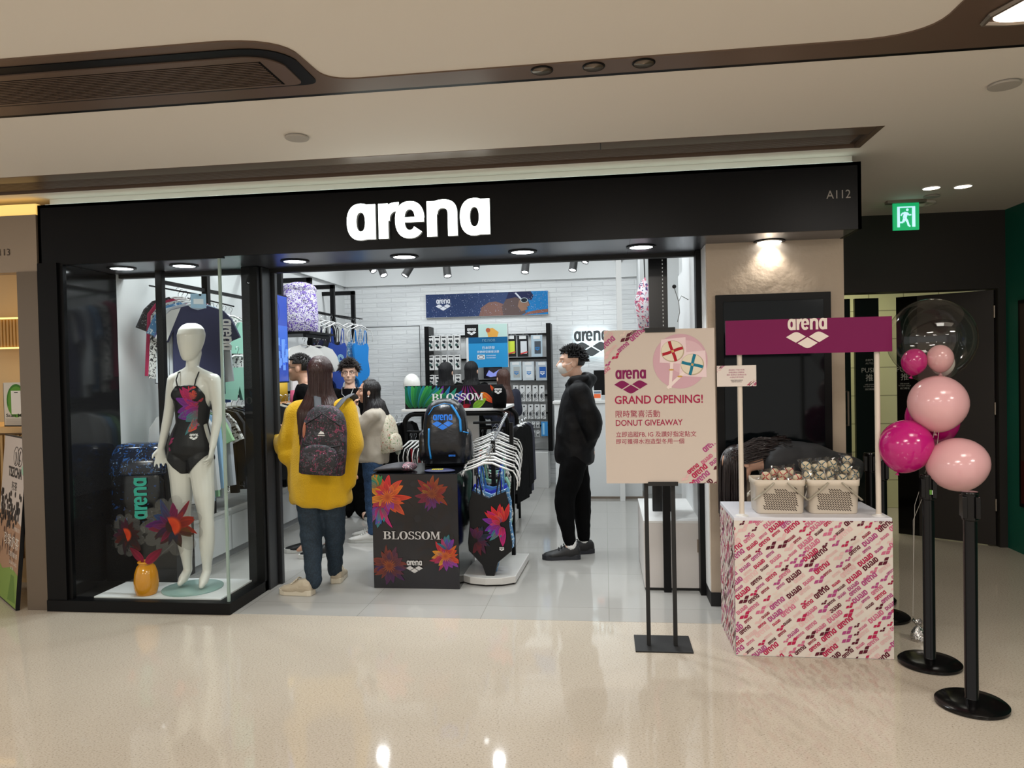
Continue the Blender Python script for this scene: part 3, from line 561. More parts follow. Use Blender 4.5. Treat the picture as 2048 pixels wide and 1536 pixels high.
write(b, 'GRAND OPENING!', px(197), py(718), h=.046, w=px(972)-px(197), col=RD, bold=.018)
write(b, '限時驚喜活動', px(203), py(832), h=.039, w=px(595)-px(203), col=RD, bold=.012)
write(b, 'DONUT GIVEAWAY', px(203), py(903), h=.033, w=px(793)-px(203), col=RD, bold=.01)
write(b, '立即追蹤FB, IG 及讚好指定貼文', px(203), py(1001), h=.032, w=px(910)-px(203), col=RD, bold=.006)
write(b, '即可獲得水泡造型冬甩一個', px(203), py(1058), h=.029, w=px(803)-px(203), col=RD, bold=.006)
b.c('#cba3ae'); b.disc(px(780), py(365), .145, .148, .0008, 48)
b.c('#d5b3ba'); b.disc(px(830), py(330), .10, .09, .0012, 40)
for cx, cy, col, r0, sx_, sy_ in ((715, 280, '#a8192b', .2, 688, 590), (885, 395, '#11728c', -.35, 665, 590)):
    X, Y = px(cx), py(cy); b.c('#e4cdd0'); b.poly([(X-.07, Y-.06), (X+.075, Y-.07), (X+.07, Y+.075), (X-.06, Y+.065)], .0016)
    b.c('#ead9d4'); x1, y1 = px(sx_), py(sy_); d = Vector((x1-X, y1-Y)).normalized()*.008; b.poly([(X-d.y, Y+d.x), (X+d.y, Y-d.x), (x1+d.y, y1-d.x), (x1-d.y, y1+d.x)], .002)
    b.c('#b9a98f'); b.disc(X, Y, .062, .058, .0022); b.c('#dcd2bd'); b.disc(X-.002, Y+.002, .058, .054, .0026)
    for k in range(4):
        a = r0+k*PI/2; b.c(col); u = Vector((math.cos(a), math.sin(a))); v = Vector((-u.y, u.x))
        P = [Vector((X, Y))+u*q+v*(s*.008+math.sin(q*30)*.006) for q, s in ((.006, -1), (.03, -1), (.057, -1), (.057, 1), (.03, 1), (.006, 1))]; b.poly([tuple(p) for p in P], .003)
    b.c('#c9a05a'); b.disc(X, Y, .006, z=.0032); b.disc(X+(x1-X)*.5, Y+(y1-Y)*.5, .014, .005, .0034, 10)
b.build('board', t)
# --- baskets and wrapped donut lollipops
PLB = mat('cream_plastic', '#cfc3b2', .4); SLOT_SHADE = mat('slot_shade', '#33241c', .8); STRAP = mat('strap_plastic', '#a9a190', .4)
def rrect(hx_, hy_, r, n=5): return [(sx*(hx_-r)+r*math.cos(a), sy*(hy_-r)+r*math.sin(a)) for sx, sy, a0 in ((1, 1, 0), (-1, 1, PI/2), (-1, -1, PI), (1, -1, 1.5*PI)) for a in [a0+PI/2*i/n for i in range(n+1)]]
def basket(x, y, label):
    t = thing('plastic_basket', label, 'basket', (x, y, .742), 0, 'cream baskets on the counter')
    b = MB(); b.m(PLB); L = []
    for k, z, i in ((.90, 0, 0), (.94, .008, 0), (.985, .15, 0), (1.02, .152, 0), (1.03, .185, 0), (.99, .185, 0), (.97, .15, 0), (.92, .01, 0)): L.append([b.v((p[0]*k, p[1]*k, z)) for p in rrect(.132, .095, .03)])
    for A, B in zip(L, L[1:]): b.bridge(A, B)
    b.f(L[0][::-1]); b.f(L[-1]); b.build('tub', t, True)
    b = MB(); b.m(SLOT_SHADE); k = R(-40); u = Vector((math.cos(k), 0, math.sin(k))); v = Vector((-u.z, 0, u.x))  # slots are flat dark patches, the shade inside the basket painted on
    for i in range(-20, 21):
        for j in range(-9, 10):
            c = Vector((0, 0, .078))+v*(i*.0082)+u*(j*.0210+(i % 2)*.0105)
            if abs(c.x) > .086 or not (.018 < c.z < .140): continue
            if c.z > .118 and .03 < abs(c.x) < .075: continue
            c.y = -.0955*(.94+.045*c.z/.15)-.0006; b.f([b.v(c+u*a*.0085+v*s*.0021) for a, s in ((-1, -1), (1, -1), (1, 1), (-1, 1))])
    b.build('painted_slots', t)
    for sy in (-1, 1):
        for s in (-1, 1):
            b = MB(); b.m(STRAP); b.tube([(s*.035, sy*.104, .172), (s*.085, sy*.107, .125), (s*.134, sy*.102, .082), (s*.140, sy*.06, .076)], .012, 8, flat=.35); b.build('handle', t, True)
    return t
basket(.932, 4.235, 'cream basket on the left, holding red-ribboned donut lollipops'); basket(1.212, 4.235, 'cream basket on the right, heaped with blue-ribboned donut lollipops')
CELLO = glassy('cellophane', (.93, .93, .93), .09, ior=1.45, mixf=1.5); DON = mat('donut_white', '#d9c8a6', .5); STK = mat('lolly_stick', '#e5ded6', .5)
def lolly(x, y, z, tilt, yaw, rib, label, group):
    t = thing('donut_lollipop', label, 'lollipop', (x, y, z)); t['group'] = group; t.rotation_euler = (tilt, yaw*.4, yaw)
    b = MB(); b.m(DON); b.lathe([(.002, -.011), (.014, -.012), (.024, -.007), (.0265, 0), (.024, .007), (.014, .012), (.002, .011)], n=20); b.T = Matrix.Rotation(PI/2, 4, 'X'); 
    b.V = [(Matrix.Rotation(PI/2, 4, 'X') @ Vector(p))[:] for p in b.V]; b.build('donut', t, True)
    b = MB(); b.m(mat('ribbon_'+rib[0], rib[1], .35))
    for k in range(4):
        a = k*PI/2+.6; u = Vector((math.cos(a), 0, math.sin(a))); b.tube([u*.004+Vector((0, -.0125, 0)), u*.016+Vector((0, -.0125, 0)), u*.0275, u*.016+Vector((0, .0125, 0)), u*.004+Vector((0, .0125, 0))], .0028, 6)
    b.build('ribbon', t, True)
    b = MB(); b.m(STK); b.cyl((0, 0, -.025), (0, 0, -.085), .003, n=8); b.build('stick', t)
    b = MB(); b.m(CELLO); rd = random.Random(int((x+y+z)*1e4)); n = 14; L = []
    for r, zz in ((.004, -.06), (.012, -.045), (.03, -.028), (.036, 0), (.034, .028), (.040, .042)): L.append([b.v((r*math.cos(2*PI*i/n)*(1+rd.uniform(-.12, .12)), r*.55*math.sin(2*PI*i/n)*(1+rd.uniform(-.3, .3)) if zz < .04 else .004*math.sin(2*PI*i/n), zz+rd.uniform(-.003, .003))) for i in range(n)])
    for A, B in zip(L, L[1:]): b.bridge(A, B)
    b.build('wrapper', t); return t
RED = ('red', '#c01830'); BLU = ('blue', '#155a70'); rd = random.Random(4)
place = lambda ppx, ppy, Y: at(ppx, ppy, Y=Y)
ORD = ['first', 'second', 'third', 'fourth', 'fifth', 'sixth', 'seventh', 'eighth', 'ninth', 'tenth', 'eleventh', 'twelfth', 'thirteenth', 'fourteenth', 'fifteenth', 'sixteenth']
for i, (ppx, ppy, Y) in enumerate(sorted(((1532, 953, 4.2), (1549, 946, 4.22), (1566, 950, 4.2), (1578, 944, 4.25), (1595, 957, 4.2), (1562, 964, 4.15), (1585, 968, 4.16), (1525, 968, 4.24), (1545, 970, 4.28)))):
    p = place(ppx, ppy, max(4.195, Y)); lolly(p.x, p.y, p.z, rd.uniform(-.25, .25), rd.uniform(-.6, .6), RED, 'wrapped red ribbon donut lollipop, %s from the left in the left basket' % ORD[i], 'red ribbon lollipops in the left basket')
for i, (ppx, ppy, Y) in enumerate(sorted(((1612, 932, 4.2), (1630, 937, 4.22), (1645, 930, 4.2), (1664, 929, 4.18), (1695, 921, 4.26), (1692, 937, 4.2), (1709, 948, 4.2), (1617, 950, 4.17), (1640, 952, 4.16), (1660, 950, 4.2), (1684, 958, 4.15), (1630, 963, 4.14), (1662, 964, 4.14), (1702, 960, 4.17), (1618, 966, 4.2), (1675, 940, 4.25)))):
    p = place(ppx, ppy, max(4.195, Y)); lolly(p.x, p.y, p.z, rd.uniform(-.3, .3), rd.uniform(-.8, .8), BLU, 'wrapped blue ribbon donut lollipop, %s from the left in the right basket' % ORD[i], 'blue ribbon lollipops in the right basket')
# --- retractable belt posts
GBK = mat('gloss_black_plastic', '#0a090a', .2, spec=.3)
def stanchion(x, y, label, h=.965):
    t = thing('queue_post', label, 'stanchion', (x, y, 0), 0)
    b = MB(); b.m(GBK); b.lathe([(.140, 0), (.148, .004), (.148, .016), (.138, .024), (.08, .03), (.033, .036)], n=48); b.build('base', t, 'auto')
    b = MB(); b.m(GBK); b.lathe([(.031, .034), (.028, .04), (.028, h-.10)], n=28); b.build('pole', t, 'auto')
    b = MB(); b.m(GBK); b.lathe([(.026, h-.13), (.033, h-.125), (.034, h-.01), (.036, h-.008), (.034, h), (.02, h+.002)], n=28)
    for k in range(4): a = k*PI/2+.5; b.box(-.01+.036*math.cos(a), .01+.036*math.cos(a), -.01+.036*math.sin(a), .01+.036*math.sin(a), h-.115, h-.02)
    b.build('belt_head', t, 'auto', bevel=.002)
    return t
stanchion(1.61, 3.53, 'glossy black belt post nearest the camera, with nothing attached'); s1 = stanchion(1.625, 4.0, 'black belt post under the balloon bunch, with a green sticker on its head', .975)
b = MB(FRONT(.004, -.0375, .89)); b.m(PRINT).c('#5a8a3a'); b.rect(-.012, -.012, 0, .012, .001); b.c('#d5d8d8'); b.rect(0, -.012, .014, .010, .001); b.build('sticker', s1)
stanchion(1.655, 4.72, 'black belt post mostly hidden behind the patterned counter'); stanchion(1.70, 5.06, 'rearmost black belt post in the shade by the pillar')
# --- balloons
def balloon(cx, cy, cz, r, rz_, mt, label, tx=0, ty=0, name='balloon', group=None):
    t = thing(name, label, 'balloon', (cx, cy, cz), 0, group); t.rotation_euler = (tx, ty, 0)
    b = MB(); b.m(mt); n = 32; pr = []
    for i in range(0, 19): a = -PI/2+PI*i/18; k = 1-.13*max(0, -math.sin(a))**2; pr.append((max(.003, r*math.cos(a)*k), rz_*math.sin(a)*(1.06 if a < 0 else 1)))
    b.lathe(pr, n=n); b.build('skin', t, True); b = MB(); b.m(mt); b.lathe([(.003, -rz_*1.06+.002), (.005, -rz_*1.06-.006), (.011, -rz_*1.06-.014), (.002, -rz_*1.06-.012)], n=12); b.build('knot', t, True); return t
PINK = mat('pale_pink_latex', '#dba8ab', .16, spec=.6); MAGL = mat('magenta_latex', '#bb1673', .16, spec=.6)
balloon(1.69, 4.03, 1.335, .141, .142, PINK, 'pale pink balloon directly under the clear bubble', .1, .05); balloon(1.72, 4.17, 1.245, .13, .14, MAGL, 'magenta balloon mostly hidden behind the upper pale pink one', .3, -.5)
balloon(1.545, 4.06, 1.115, .130, .136, MAGL, 'magenta balloon at the lower left of the bunch', .1, .25); balloon(1.755, 3.97, 1.03, .145, .13, PINK, 'pale pink balloon lowest in the bunch, right of the belt posts', .15, -.35)
t = balloon(1.69, 4.1, 1.665, .213, .213, glassy('bubble_film', (.93, .92, .91), .02, ior=1.5), 'large clear bubble balloon holding small pink balloons', name='bubble_balloon')
for dx, dy, dz, m_, r_, l_ in ((-.085, 0, -.115, MAGL, .062, 'small magenta balloon inside the clear bubble'), (.03, -.03, -.10, PINK, .063, 'small pale pink balloon inside the clear bubble'), (.075, .05, -.125, mat('white_latex', '#d5cfc8', .2), .058, 'small white balloon behind the pink one inside the bubble')):
    balloon(1.69+dx, 4.1+dy, 1.665+dz, r_, r_*1.12, m_, l_, .1, -dx*2)
b = MB(); b.m(mat('ribbon_white', '#b9b2aa', .5)); b.tube([(1.66, 4.0, 1.2), (1.655, 4.05, 1.05), (1.60, 4.1, .8), (1.66, 4.3, .15)], .0012, 5); b.tube([(1.68, 4.0, 1.19), (1.665, 4.02, 1.0), (1.63, 4.2, .7), (1.665, 4.3, .15)], .0012, 5); tag(b.build('balloon_ribbon'), 'thin white balloon ribbons running down to the silver weight', 'ribbon')
b = MB(Matrix.Translation((1.70, 4.33, 0))); b.m(mat('silver_foil', '#c8c6c4', .18, 1., bump=(60, .6))); rd = random.Random(2); L = []
for r, z in ((.03, 0), (.036, .02), (.034, .05), (.02, .075), (.01, .085), (.014, .09), (.034, .115)): L.append([b.v((r*(1+rd.uniform(-.2, .2))*math.cos(2*PI*i/16), r*(1+rd.uniform(-.2, .2))*math.sin(2*PI*i/16), z+(rd.uniform(-.012, .012) if z > .1 else 0))) for i in range(16)])
for A, B in zip(L, L[1:]): b.bridge(A, B)
b.f(L[0][::-1])
for i in range(14): a = 2*PI*i/14; b.tube([(0, 0, .08), (.02*math.cos(a), .02*math.sin(a), .10), (.036*math.cos(a), .036*math.sin(a), .095+.02*rd.random())], .003, 4, flat=.3)
tag(b.build('balloon_weight'), 'crinkled silver foil balloon weight on the floor behind the belt post', 'weight')
# --- tea shop boards at the left edge
t = thing('tea_board', 'leaning tall board with bubble tea picture by the steel post', 'sign', (-4.02, 4.62, 0), R(40))
t.rotation_euler = (R(-5), 0, R(-37.5)); b = MB(); b.m(BLK); b.box(-.65, .0, -.012, .012, 0, 1.16); b.T = FRONT(-.645, -.0125, .01); b.m(PRINT); W_, H_ = .64, 1.14
b.c('#c9bdb4'); b.rect(0, 0, W_, H_, .0006); b.c('#a98468'); b.poly([(0, .2), (W_, .2), (W_, .55), (.3, .62), (0, .6)], .001); b.c('#7d9a45'); b.poly([(0, 0), (W_, 0), (W_, .22), (.45, .25), (.2, .2), (0, .26)], .0014); b.c('#5f8030'); b.poly([(.40, .02), (W_-.02, .03), (W_-.1, .2), (.46, .2)], .0018)
rd = random.Random(8)
for i in range(90): b.c(rd.choice(('#1c1716', '#2a201d', '#110e0d'))); b.disc(rd.uniform(.02, .6), .6+rd.uniform(-.09, .15)*(1 if rd.random() < .8 else .4), .017, .021, .0016+.00003*i, 10)
for i in range(26): b.c('#5a3d2e'); b.disc(rd.uniform(.02, .62), rd.uniform(.3, .5), .012, .05*rd.uniform(.3, 1), .0015, 10)
write(b, 'TSZCHA', .57, .86, h=.072, w=.38, col='#2a2624', bold=.03, al='r', z=.002); write(b, '籽茶', .46, .77, h=.062, w=.15, col='#2a2624', bold=.02, al='r', z=.002)
b.c('#2a2624'); b.arc(.38, 1.01, (.07, .068), (.064, .062), 0, 360, .002, 24); b.arc(.49, 1.01, (.07, .068), (.064, .062), 0, 360, .002, 24); b.tube([(.38, .955, .002), (.39, 1.0, .002), (.37, 1.04, .002)], .003, 4); b.tube([(.48, .955, .002), (.475, 1.01, .002), (.5, 1.05, .002)], .003, 4); b.tube([(.475, .99, .002), (.51, .985, .002)], .003, 4)
write(b, '手炒黑糖系列', .62, .50, h=.03, w=.2, col='#e8ddd0', al='r', z=.0022); write(b, '珍珠奶茶', .62, .38, h=.085, w=.42, col='#e8e0d4', al='r', z=.0022); write(b, '口感黑糖奶茶', .60, .32, h=.035, w=.24, col='#e8ddd0', al='r', z=.0022); write(b, 'SUGAR PEARLS', .6, .27, h=.022, col='#e8ddd0', al='r', z=.0022); write(b, '& TEA', .52, .235, h=.022, col='#e8ddd0', al='r', z=.0022)
b.build('panel', t); t.location = (-3.957, 4.515, 0.002)
b = MB(); b.m(mat('pale_green_tag', '#8fb59b', .5)); b.T = Matrix.Translation((-3.90, 4.56, .94)); b.ball((0, 0, 0), .035, .006, .045); tag(b.build('round_sticker', None, True), 'pale green round hanging tag beside the tea board at the steel post', 'tag')
t = thing('scan_board', 'small board with green oval picture standing on the tea counter', 'sign', (-4.50, 5.2, 1.2), R(-6)); b = MB(); b.m(BLK); b.box(-.12, .12, -.01, .01, 0, .335); b.T = FRONT(-.115, -.0105, .008) @ Matrix.Scale(.86, 4); b.m(PRINT).c('#d8d4ca'); b.rect(0, 0, .266, .385, .0006)
b.c('#5f9a35'); b.disc(.135, .22, .105, .15, .001); b.c('#3d7a25'); b.arc(.135, .22, (.105, .15), (.09, .13), 20, 200, .0013); b.c('#e8e6e0'); b.rect(.08, .10, .19, .31, .0015); b.c('#1a1a1a'); b.rect(.115, .29, .155, .298, .002); write(b, 'Scan Me', .02, .075, h=.03, w=.2, col='#2a2a22', bold=.02, z=.002)
b.c('#c8c4ba'); b.rect(0, .0, .266, .065, .002)
for i in range(5): b.c('#8a857c'); b.rect(.02, .012+i*.01, .22, .014+i*.01, .0024)
b.build('panel', t)
# ============================================================ PEOPLE AND THE MANNEQUIN
def V(*a): return Vector(a)
def dist_(a, b): return (Vector(a)-Vector(b)).length
def headshape(b, c, right, fwd, k=1., face=True):
    right = right.normalized(); fwd = (fwd-right*fwd.dot(right)).normalized(); up = right.cross(fwd).normalized(); Q = Matrix((right, fwd, up)).transposed()
    P = lambda x, y, z: c+Q @ Vector((x*k, y*k, z*k))
    b.ball(P(0, -.012, .032), .074*k, .092*k, .084*k, q=Q); b.ball(P(0, .018, -.03), .060*k, .070*k, .070*k, q=Q); b.ball(P(0, .05, -.078), .030*k, .030*k, .026*k, q=Q); b.ball(P(0, .03, -.065), .048*k, .042*k, .036*k, q=Q)
    if face:
        b.tube([P(0, .083, .022), P(0, .097, .0), P(0, .108, -.022), P(0, .092, -.034)], [.007*k, .009*k, .0135*k, .009*k], 8)
        b.ball(P(0, .078, -.052), .024*k, .014*k, .013*k, q=Q); b.ball(P(0, .068, .036), .05*k, .022*k, .012*k, q=Q)
        for s in (-1, 1): b.ball(P(s*.075, -.008, -.008), .010*k, .019*k, .030*k, q=Q); b.ball(P(s*.04, .058, -.022), .022*k, .02*k, .02*k, q=Q)
    return Q
def handshape(b, wr, d, pn, k=1., curl=.35, side=1, spread=.12):
    # d: direction wrist->fingers, pn: palm normal (where fingers curl to); side: +1 puts the thumb on d x pn
    d = d.normalized(); pn = (pn-d*pn.dot(d)).normalized(); t = d.cross(pn)*side
    b.loft([(wr, t*.024*k, pn*.019*k), (wr+d*.03*k, t*.033*k, pn*.016*k), (wr+d*.065*k, t*.041*k, pn*.0145*k), (wr+d*.088*k, t*.039*k, pn*.012*k)], 12)
    for i, (o, l) in enumerate(((.030, .068), (.011, .078), (-.009, .072), (-.028, .056))):
        p = wr+d*(.084-.004*abs(i-1))*k+t*o*k; a = spread*(1.2-i)*.5; dd = (d*math.cos(a)+t*math.sin(a)).normalized(); pts = [p-dd*.012*k]; cu = curl*(.8+.25*i)
        for j, f in enumerate((.0, .42, .75, 1.)):
            if j: q = dd*math.cos(cu*j)+pn*math.sin(cu*j); p = p+q*l*k*(.42, .33, .25)[j-1]
            pts.append(p)
        b.tube(pts, [.0095*k, .0095*k, .0088*k, .0080*k, .0065*k], 8)
    p = wr+d*.022*k+t*.026*k; q = (d*.72+t*.62+pn*.25).normalized(); q2 = (d*.9+t*.2+pn*.35).normalized(); b.tube([p-q*.01*k, p+q*.022*k, p+q*.042*k, p+q*.042*k+q2*.030*k], [.012*k, .0125*k, .0105*k, .0075*k], 8)
def limb(b, pts, rs, n=14): 
    for p, r in ((pts[0], rs[0]), (pts[-1], rs[-1])): b.ball(p, r*.98, n=12, k=8)
    P = []; Rr = []
    for i in range(len(pts)-1):
        for s in range(4): t = s/4; P.append(Vector(pts[i]).lerp(Vector(pts[i+1]), t)); u = t*t*(3-2*t); Rr.append(rs[i]*(1-u)+rs[i+1]*u)
    P.append(Vector(pts[-1])); Rr.append(rs[-1])
    for _ in range(2): P = [P[0]]+[P[i]*.5+(P[i-1]+P[i+1])*.25 for i in range(1, len(P)-1)]+[P[-1]]
    b.tube(P, Rr, n)
def torso(b, J, rings, n=24):
    sp = [J['pelvis'], J['waist'], J['chest'], J['neck']]; hl = (J['hipR']-J['hipL']).normalized(); sl = (J['shR']-J['shL']).normalized(); out = []
    for q in rings:
        t, hw, hd = q[:3]; tt = max(0, min(2.9999, t*3)) if t >= 0 else t*3; i = int(max(0, tt)); c = sp[i].lerp(sp[min(3, i+1)], tt-i) if t >= 0 else sp[0]+(sp[0]-sp[1])*(-tt)
        lat = hl.lerp(sl, max(0, min(1, t))).normalized(); ax = (sp[min(3, i+1)]-sp[i]).normalized(); f = ax.cross(lat).normalized(); lat = f.cross(ax).normalized()
        if len(q) > 3: c = c+f*q[3]
        out.append((c, lat*hw, f*hd))
    b.loft(out, n)
def shoe(root, loc, heel, toe, k, m1, m2, label=None, lace=None, ankle=True):
    d = (toe-heel); d.z = 0; L = d.length; d.normalize(); s = Vector((-d.y, d.x, 0)); z = Vector((0, 0, 1)); T = Matrix.Translation(-loc)
    b = MB(T); b.m(m1); R_ = []
    for t, w_, h, zz in ((0, .5, .55, .5), (.06, .8, .95, .52), (.22, .92, 1.05, .56), (.42, .92, .95, .5), (.58, 1.0, .68, .36), (.78, 1.05, .5, .26), (.93, .8, .38, .2), (1.0, .4, .22, .16)):
        R_.append((heel+d*L*t+z*(.018+.05*zz)*k, s*.047*w_*k, z*.056*h*k))
    b.loft(R_, 16); o = bake(b.build('shoe', root), .006, 3)
    b = MB(T); b.m(m2); top = []; prof = [(0, .032), (.1, .042), (.3, .042), (.55, .046), (.78, .050), (.93, .040), (1.03, .012)]
    prof = [(t, w_*.94) for t, w_ in prof]; pl = [heel+d*(L*t)+s*w_*k for t, w_ in prof]+[heel+d*(L*t)-s*w_*k for t, w_ in prof[::-1]]
    A = [b.v(p*1+z*(0.001-p.z)) for p in [Vector((q.x, q.y, heel.z)) for q in pl]]; B = [b.v((q.x, q.y, heel.z+.036*k)) for q in pl]; b.bridge(A, B); b.f(A[::-1]); b.f(B)
    so = b.build('sole', o, bevel=.004)
    if lace:
        b = MB(T); b.m(lace)
        for i in range(4): t = .44+i*.07; c = heel+d*L*t+z*(.104-.013*i)*k; b.tube([c-s*.030*k-z*.010, c+z*.004, c+s*.030*k-z*.010], .0042*k, 5)
        b.build('laces', o)
    return o
def strands(name, root, loc, c, Q, k, col, n=220, az=(50, 310), length=.3, drop=None, rnd=.02, thick=.006, seed=1, lift=1.04, body_r=None, gloss=.35, front=None, flow=None, sk=(.078, .098, .09)):
    # hair: a scalp cap and tapered locks that follow the skull and then hang
    n = int(n*2.1); thick *= .62; rd = random.Random(seed); b = MB(Matrix.Translation(-loc)); b.m(mat('hair_'+col, col, gloss, spec=.45)); sx, sy, sz = [v*k for v in sk]; cc = c+Q @ Vector((0, -.012*k, .034*k)); up = Q @ Vector((0, 0, 1))
    P = lambda a, e: cc+Q @ Vector((sx*math.cos(e)*math.sin(a), sy*math.cos(e)*math.cos(a), sz*math.sin(e)))
    N, K = 30, 16; G = {}
    for i in range(N):
        for j in range(K+1):
            a = 2*PI*i/N; e = PI/2-(PI*.74)*j/K; G[i, j] = b.v(P(a, e)*1.0+((P(a, e)-cc).normalized()*.004))
    lim = front if front is not None else R(28)
    for i in range(N):
        for j in range(K):
            a = ((2*PI*(i+.5)/N)+PI) % (2*PI)-PI; e = PI/2-(PI*.74)*(j+.5)/K
            if abs(a) < R(az[0])+.15 and e < lim: continue
            if abs(a) < R(105) and e < R(-8): continue
            b.f((G[i, j], G[i, j+1], G[(i+1) % N, j+1], G[(i+1) % N, j]))
    for i in range(n):
        a = R(rd.uniform(*az)); e0 = rd.uniform(R(5), R(82)); L = length*rd.uniform(.8, 1.08); pts = []; p = P(a, e0)*1.0; pts.append(cc+(p-cc)*lift); e = e0; run = 0; out = 1.0
        a2 = a+rd.uniform(-.15, .15)
        while e > R(-12) and run < L:
            e -= R(14); q = cc+(P(a2, e)-cc)*(lift+.03*rd.random()); run += (q-pts[-1]).length; pts.append(q)
        dr = (pts[-1]-pts[-2]).normalized() if len(pts) > 1 else Vector((0, 0, -1)); g = (flow or Vector((0, 0, -1)))
        while run < L:
            dr = (dr*.55+g*.55+Vector((rd.uniform(-1, 1), rd.uniform(-1, 1), 0))*rnd*4).normalized(); q = pts[-1]+dr*.035*k
            if body_r:
                h = q-cc; w_ = body_r(q)
                if w_ is not None: q = w_
            pts.append(q); run += .035*k
        m_ = len(pts); b.tube(pts, [thick*k*(1 if t < m_*.6 else (1-(t-m_*.6)/(m_*.42))*.9+.08) for t in range(m_)], 5, flat=.6)
    return b.build(name, root, True)
def spikes(name, root, loc, c, Q, k, col, n=260, L=.035, az=(0, 360), emin=-10, seed=1, curl=0., sk=(.077, .097, .088), fringe=0, zmax=28):
    rd = random.Random(seed); b = MB(Matrix.Translation(-loc)); b.m(mat('hair_'+col, col, .5)); sx, sy, sz = [v*k for v in sk]; cc = c+Q @ Vector((0, -.012*k, .034*k))
    P = lambda a, e: cc+Q @ Vector((sx*math.cos(e)*math.sin(a), sy*math.cos(e)*math.cos(a), sz*math.sin(e)))
    N, K = 30, 16; G = {}
    for i in range(N):
        for j in range(K+1): a = 2*PI*i/N; e = PI/2-(PI*.70)*j/K; G[i, j] = b.v(P(a, e)+(P(a, e)-cc).normalized()*.004)
    for i in range(N):
        for j in range(K):
            a = ((2*PI*(i+.5)/N)+PI) % (2*PI)-PI; e = PI/2-(PI*.70)*(j+.5)/K
            if abs(a) < R(62) and e < R(zmax): continue
            if abs(a) < R(112) and e < R(4): continue
            b.f((G[i, j], G[i, j+1], G[(i+1) % N, j+1], G[(i+1) % N, j]))
    for i in range(n):
        a = R(rd.uniform(-180, 180)); e = rd.uniform(R(emin), R(88)); lo = R(zmax) if abs(a) < R(62) else (R(6) if abs(a) < R(112) else R(-32))
        e = max(e, lo+.02); p = P(a, e); nrm = (p-cc).normalized(); f = Q @ Vector((math.sin(a)*.3+rd.uniform(-.25, .25), .15+rd.uniform(-.3, .3)*1, -.1 if e < .5 else .25)); l = L*k*rd.uniform(.6, 1.2)
        d1 = (nrm+f*.6).normalized(); p1 = p+d1*l*.5; d2 = (d1+Vector((0, 0, -1))*curl+Vector((rd.uniform(-1, 1), rd.uniform(-1, 1), rd.uniform(-1, 1)))*(.12 if curl < .1 else .28)).normalized(); p2 = p1+d2*l*.5; b.tube([p-nrm*.004, p1, p2], [.0065*k, .005*k, .001*k], 4)
    for i in range(fringe):
        a = R(rd.uniform(-55, 55)); p = P(a, R(zmax+8)); q = P(a+rd.uniform(-.15, .25), R(zmax-8)); q += (q-cc).normalized()*.008; b.tube([p+(p-cc).normalized()*.008, q, q+(q-p)*.5*rd.random()], [.008*k, .006*k, .001*k], 5)
    return b.build(name, root, True)
def eyes(root, loc, c, Q, k, glasses=False, brow='#1c1512', lips='#a8635a'):
    T = Matrix.Translation(-loc); P = lambda x, y, z: c+Q @ Vector((x*k, y*k, z*k))
    for s in (-1, 1):
        b = MB(T); b.m(mat('eye_white', '#d8d0c8', .3)); b.ball(P(s*.030, .0735, .012), .0125*k, .009*k, .0052*k, n=12, k=8, q=Q); b.m(mat('eye_dark', '#1a100c', .2)); b.ball(P(s*.030, .080, .012), .0056*k, .004*k, .0050*k, n=10, k=6, q=Q); b.build('eye', root, True)
        b = MB(T); b.m(mat('brow', brow, .8)); b.tube([P(s*.014, .088, .030), P(s*.03, .087, .036), P(s*.048, .074, .031)], [.002*k, .0034*k, .0015*k], 6); b.build('eyebrow', root, True)
    b = MB(T); b.m(mat('lips', lips, .45)); b.tube([P(-.021, .083, -.05), P(0, .093, -.049), P(.021, .083, -.05)], [.002*k, .0048*k, .002*k], 6); b.tube([P(-.018, .083, -.055), P(0, .092, -.057), P(.018, .083, -.055)], [.002*k, .0048*k, .002*k], 6); b.build('lips', root, True)
    if glasses:
        b = MB(T); b.m(BLKM)
        for s in (-1, 1): b.tube([P(s*.031+.025*math.cos(a), .093-abs(.025*math.cos(a)+.0)*.15, .010+.019*math.sin(a)) for a in [2*PI*i/16 for i in range(16)]], .0019*k, 6, closed=True); b.tube([P(s*.056, .089, .015), P(s*.074, .05, .014), P(s*.080, -.01, .006)], .0018*k, 5)
        b.tube([P(-.007, .096, .013), P(.007, .096, .013)], .0018*k, 5); b.build('glasses', root, True)
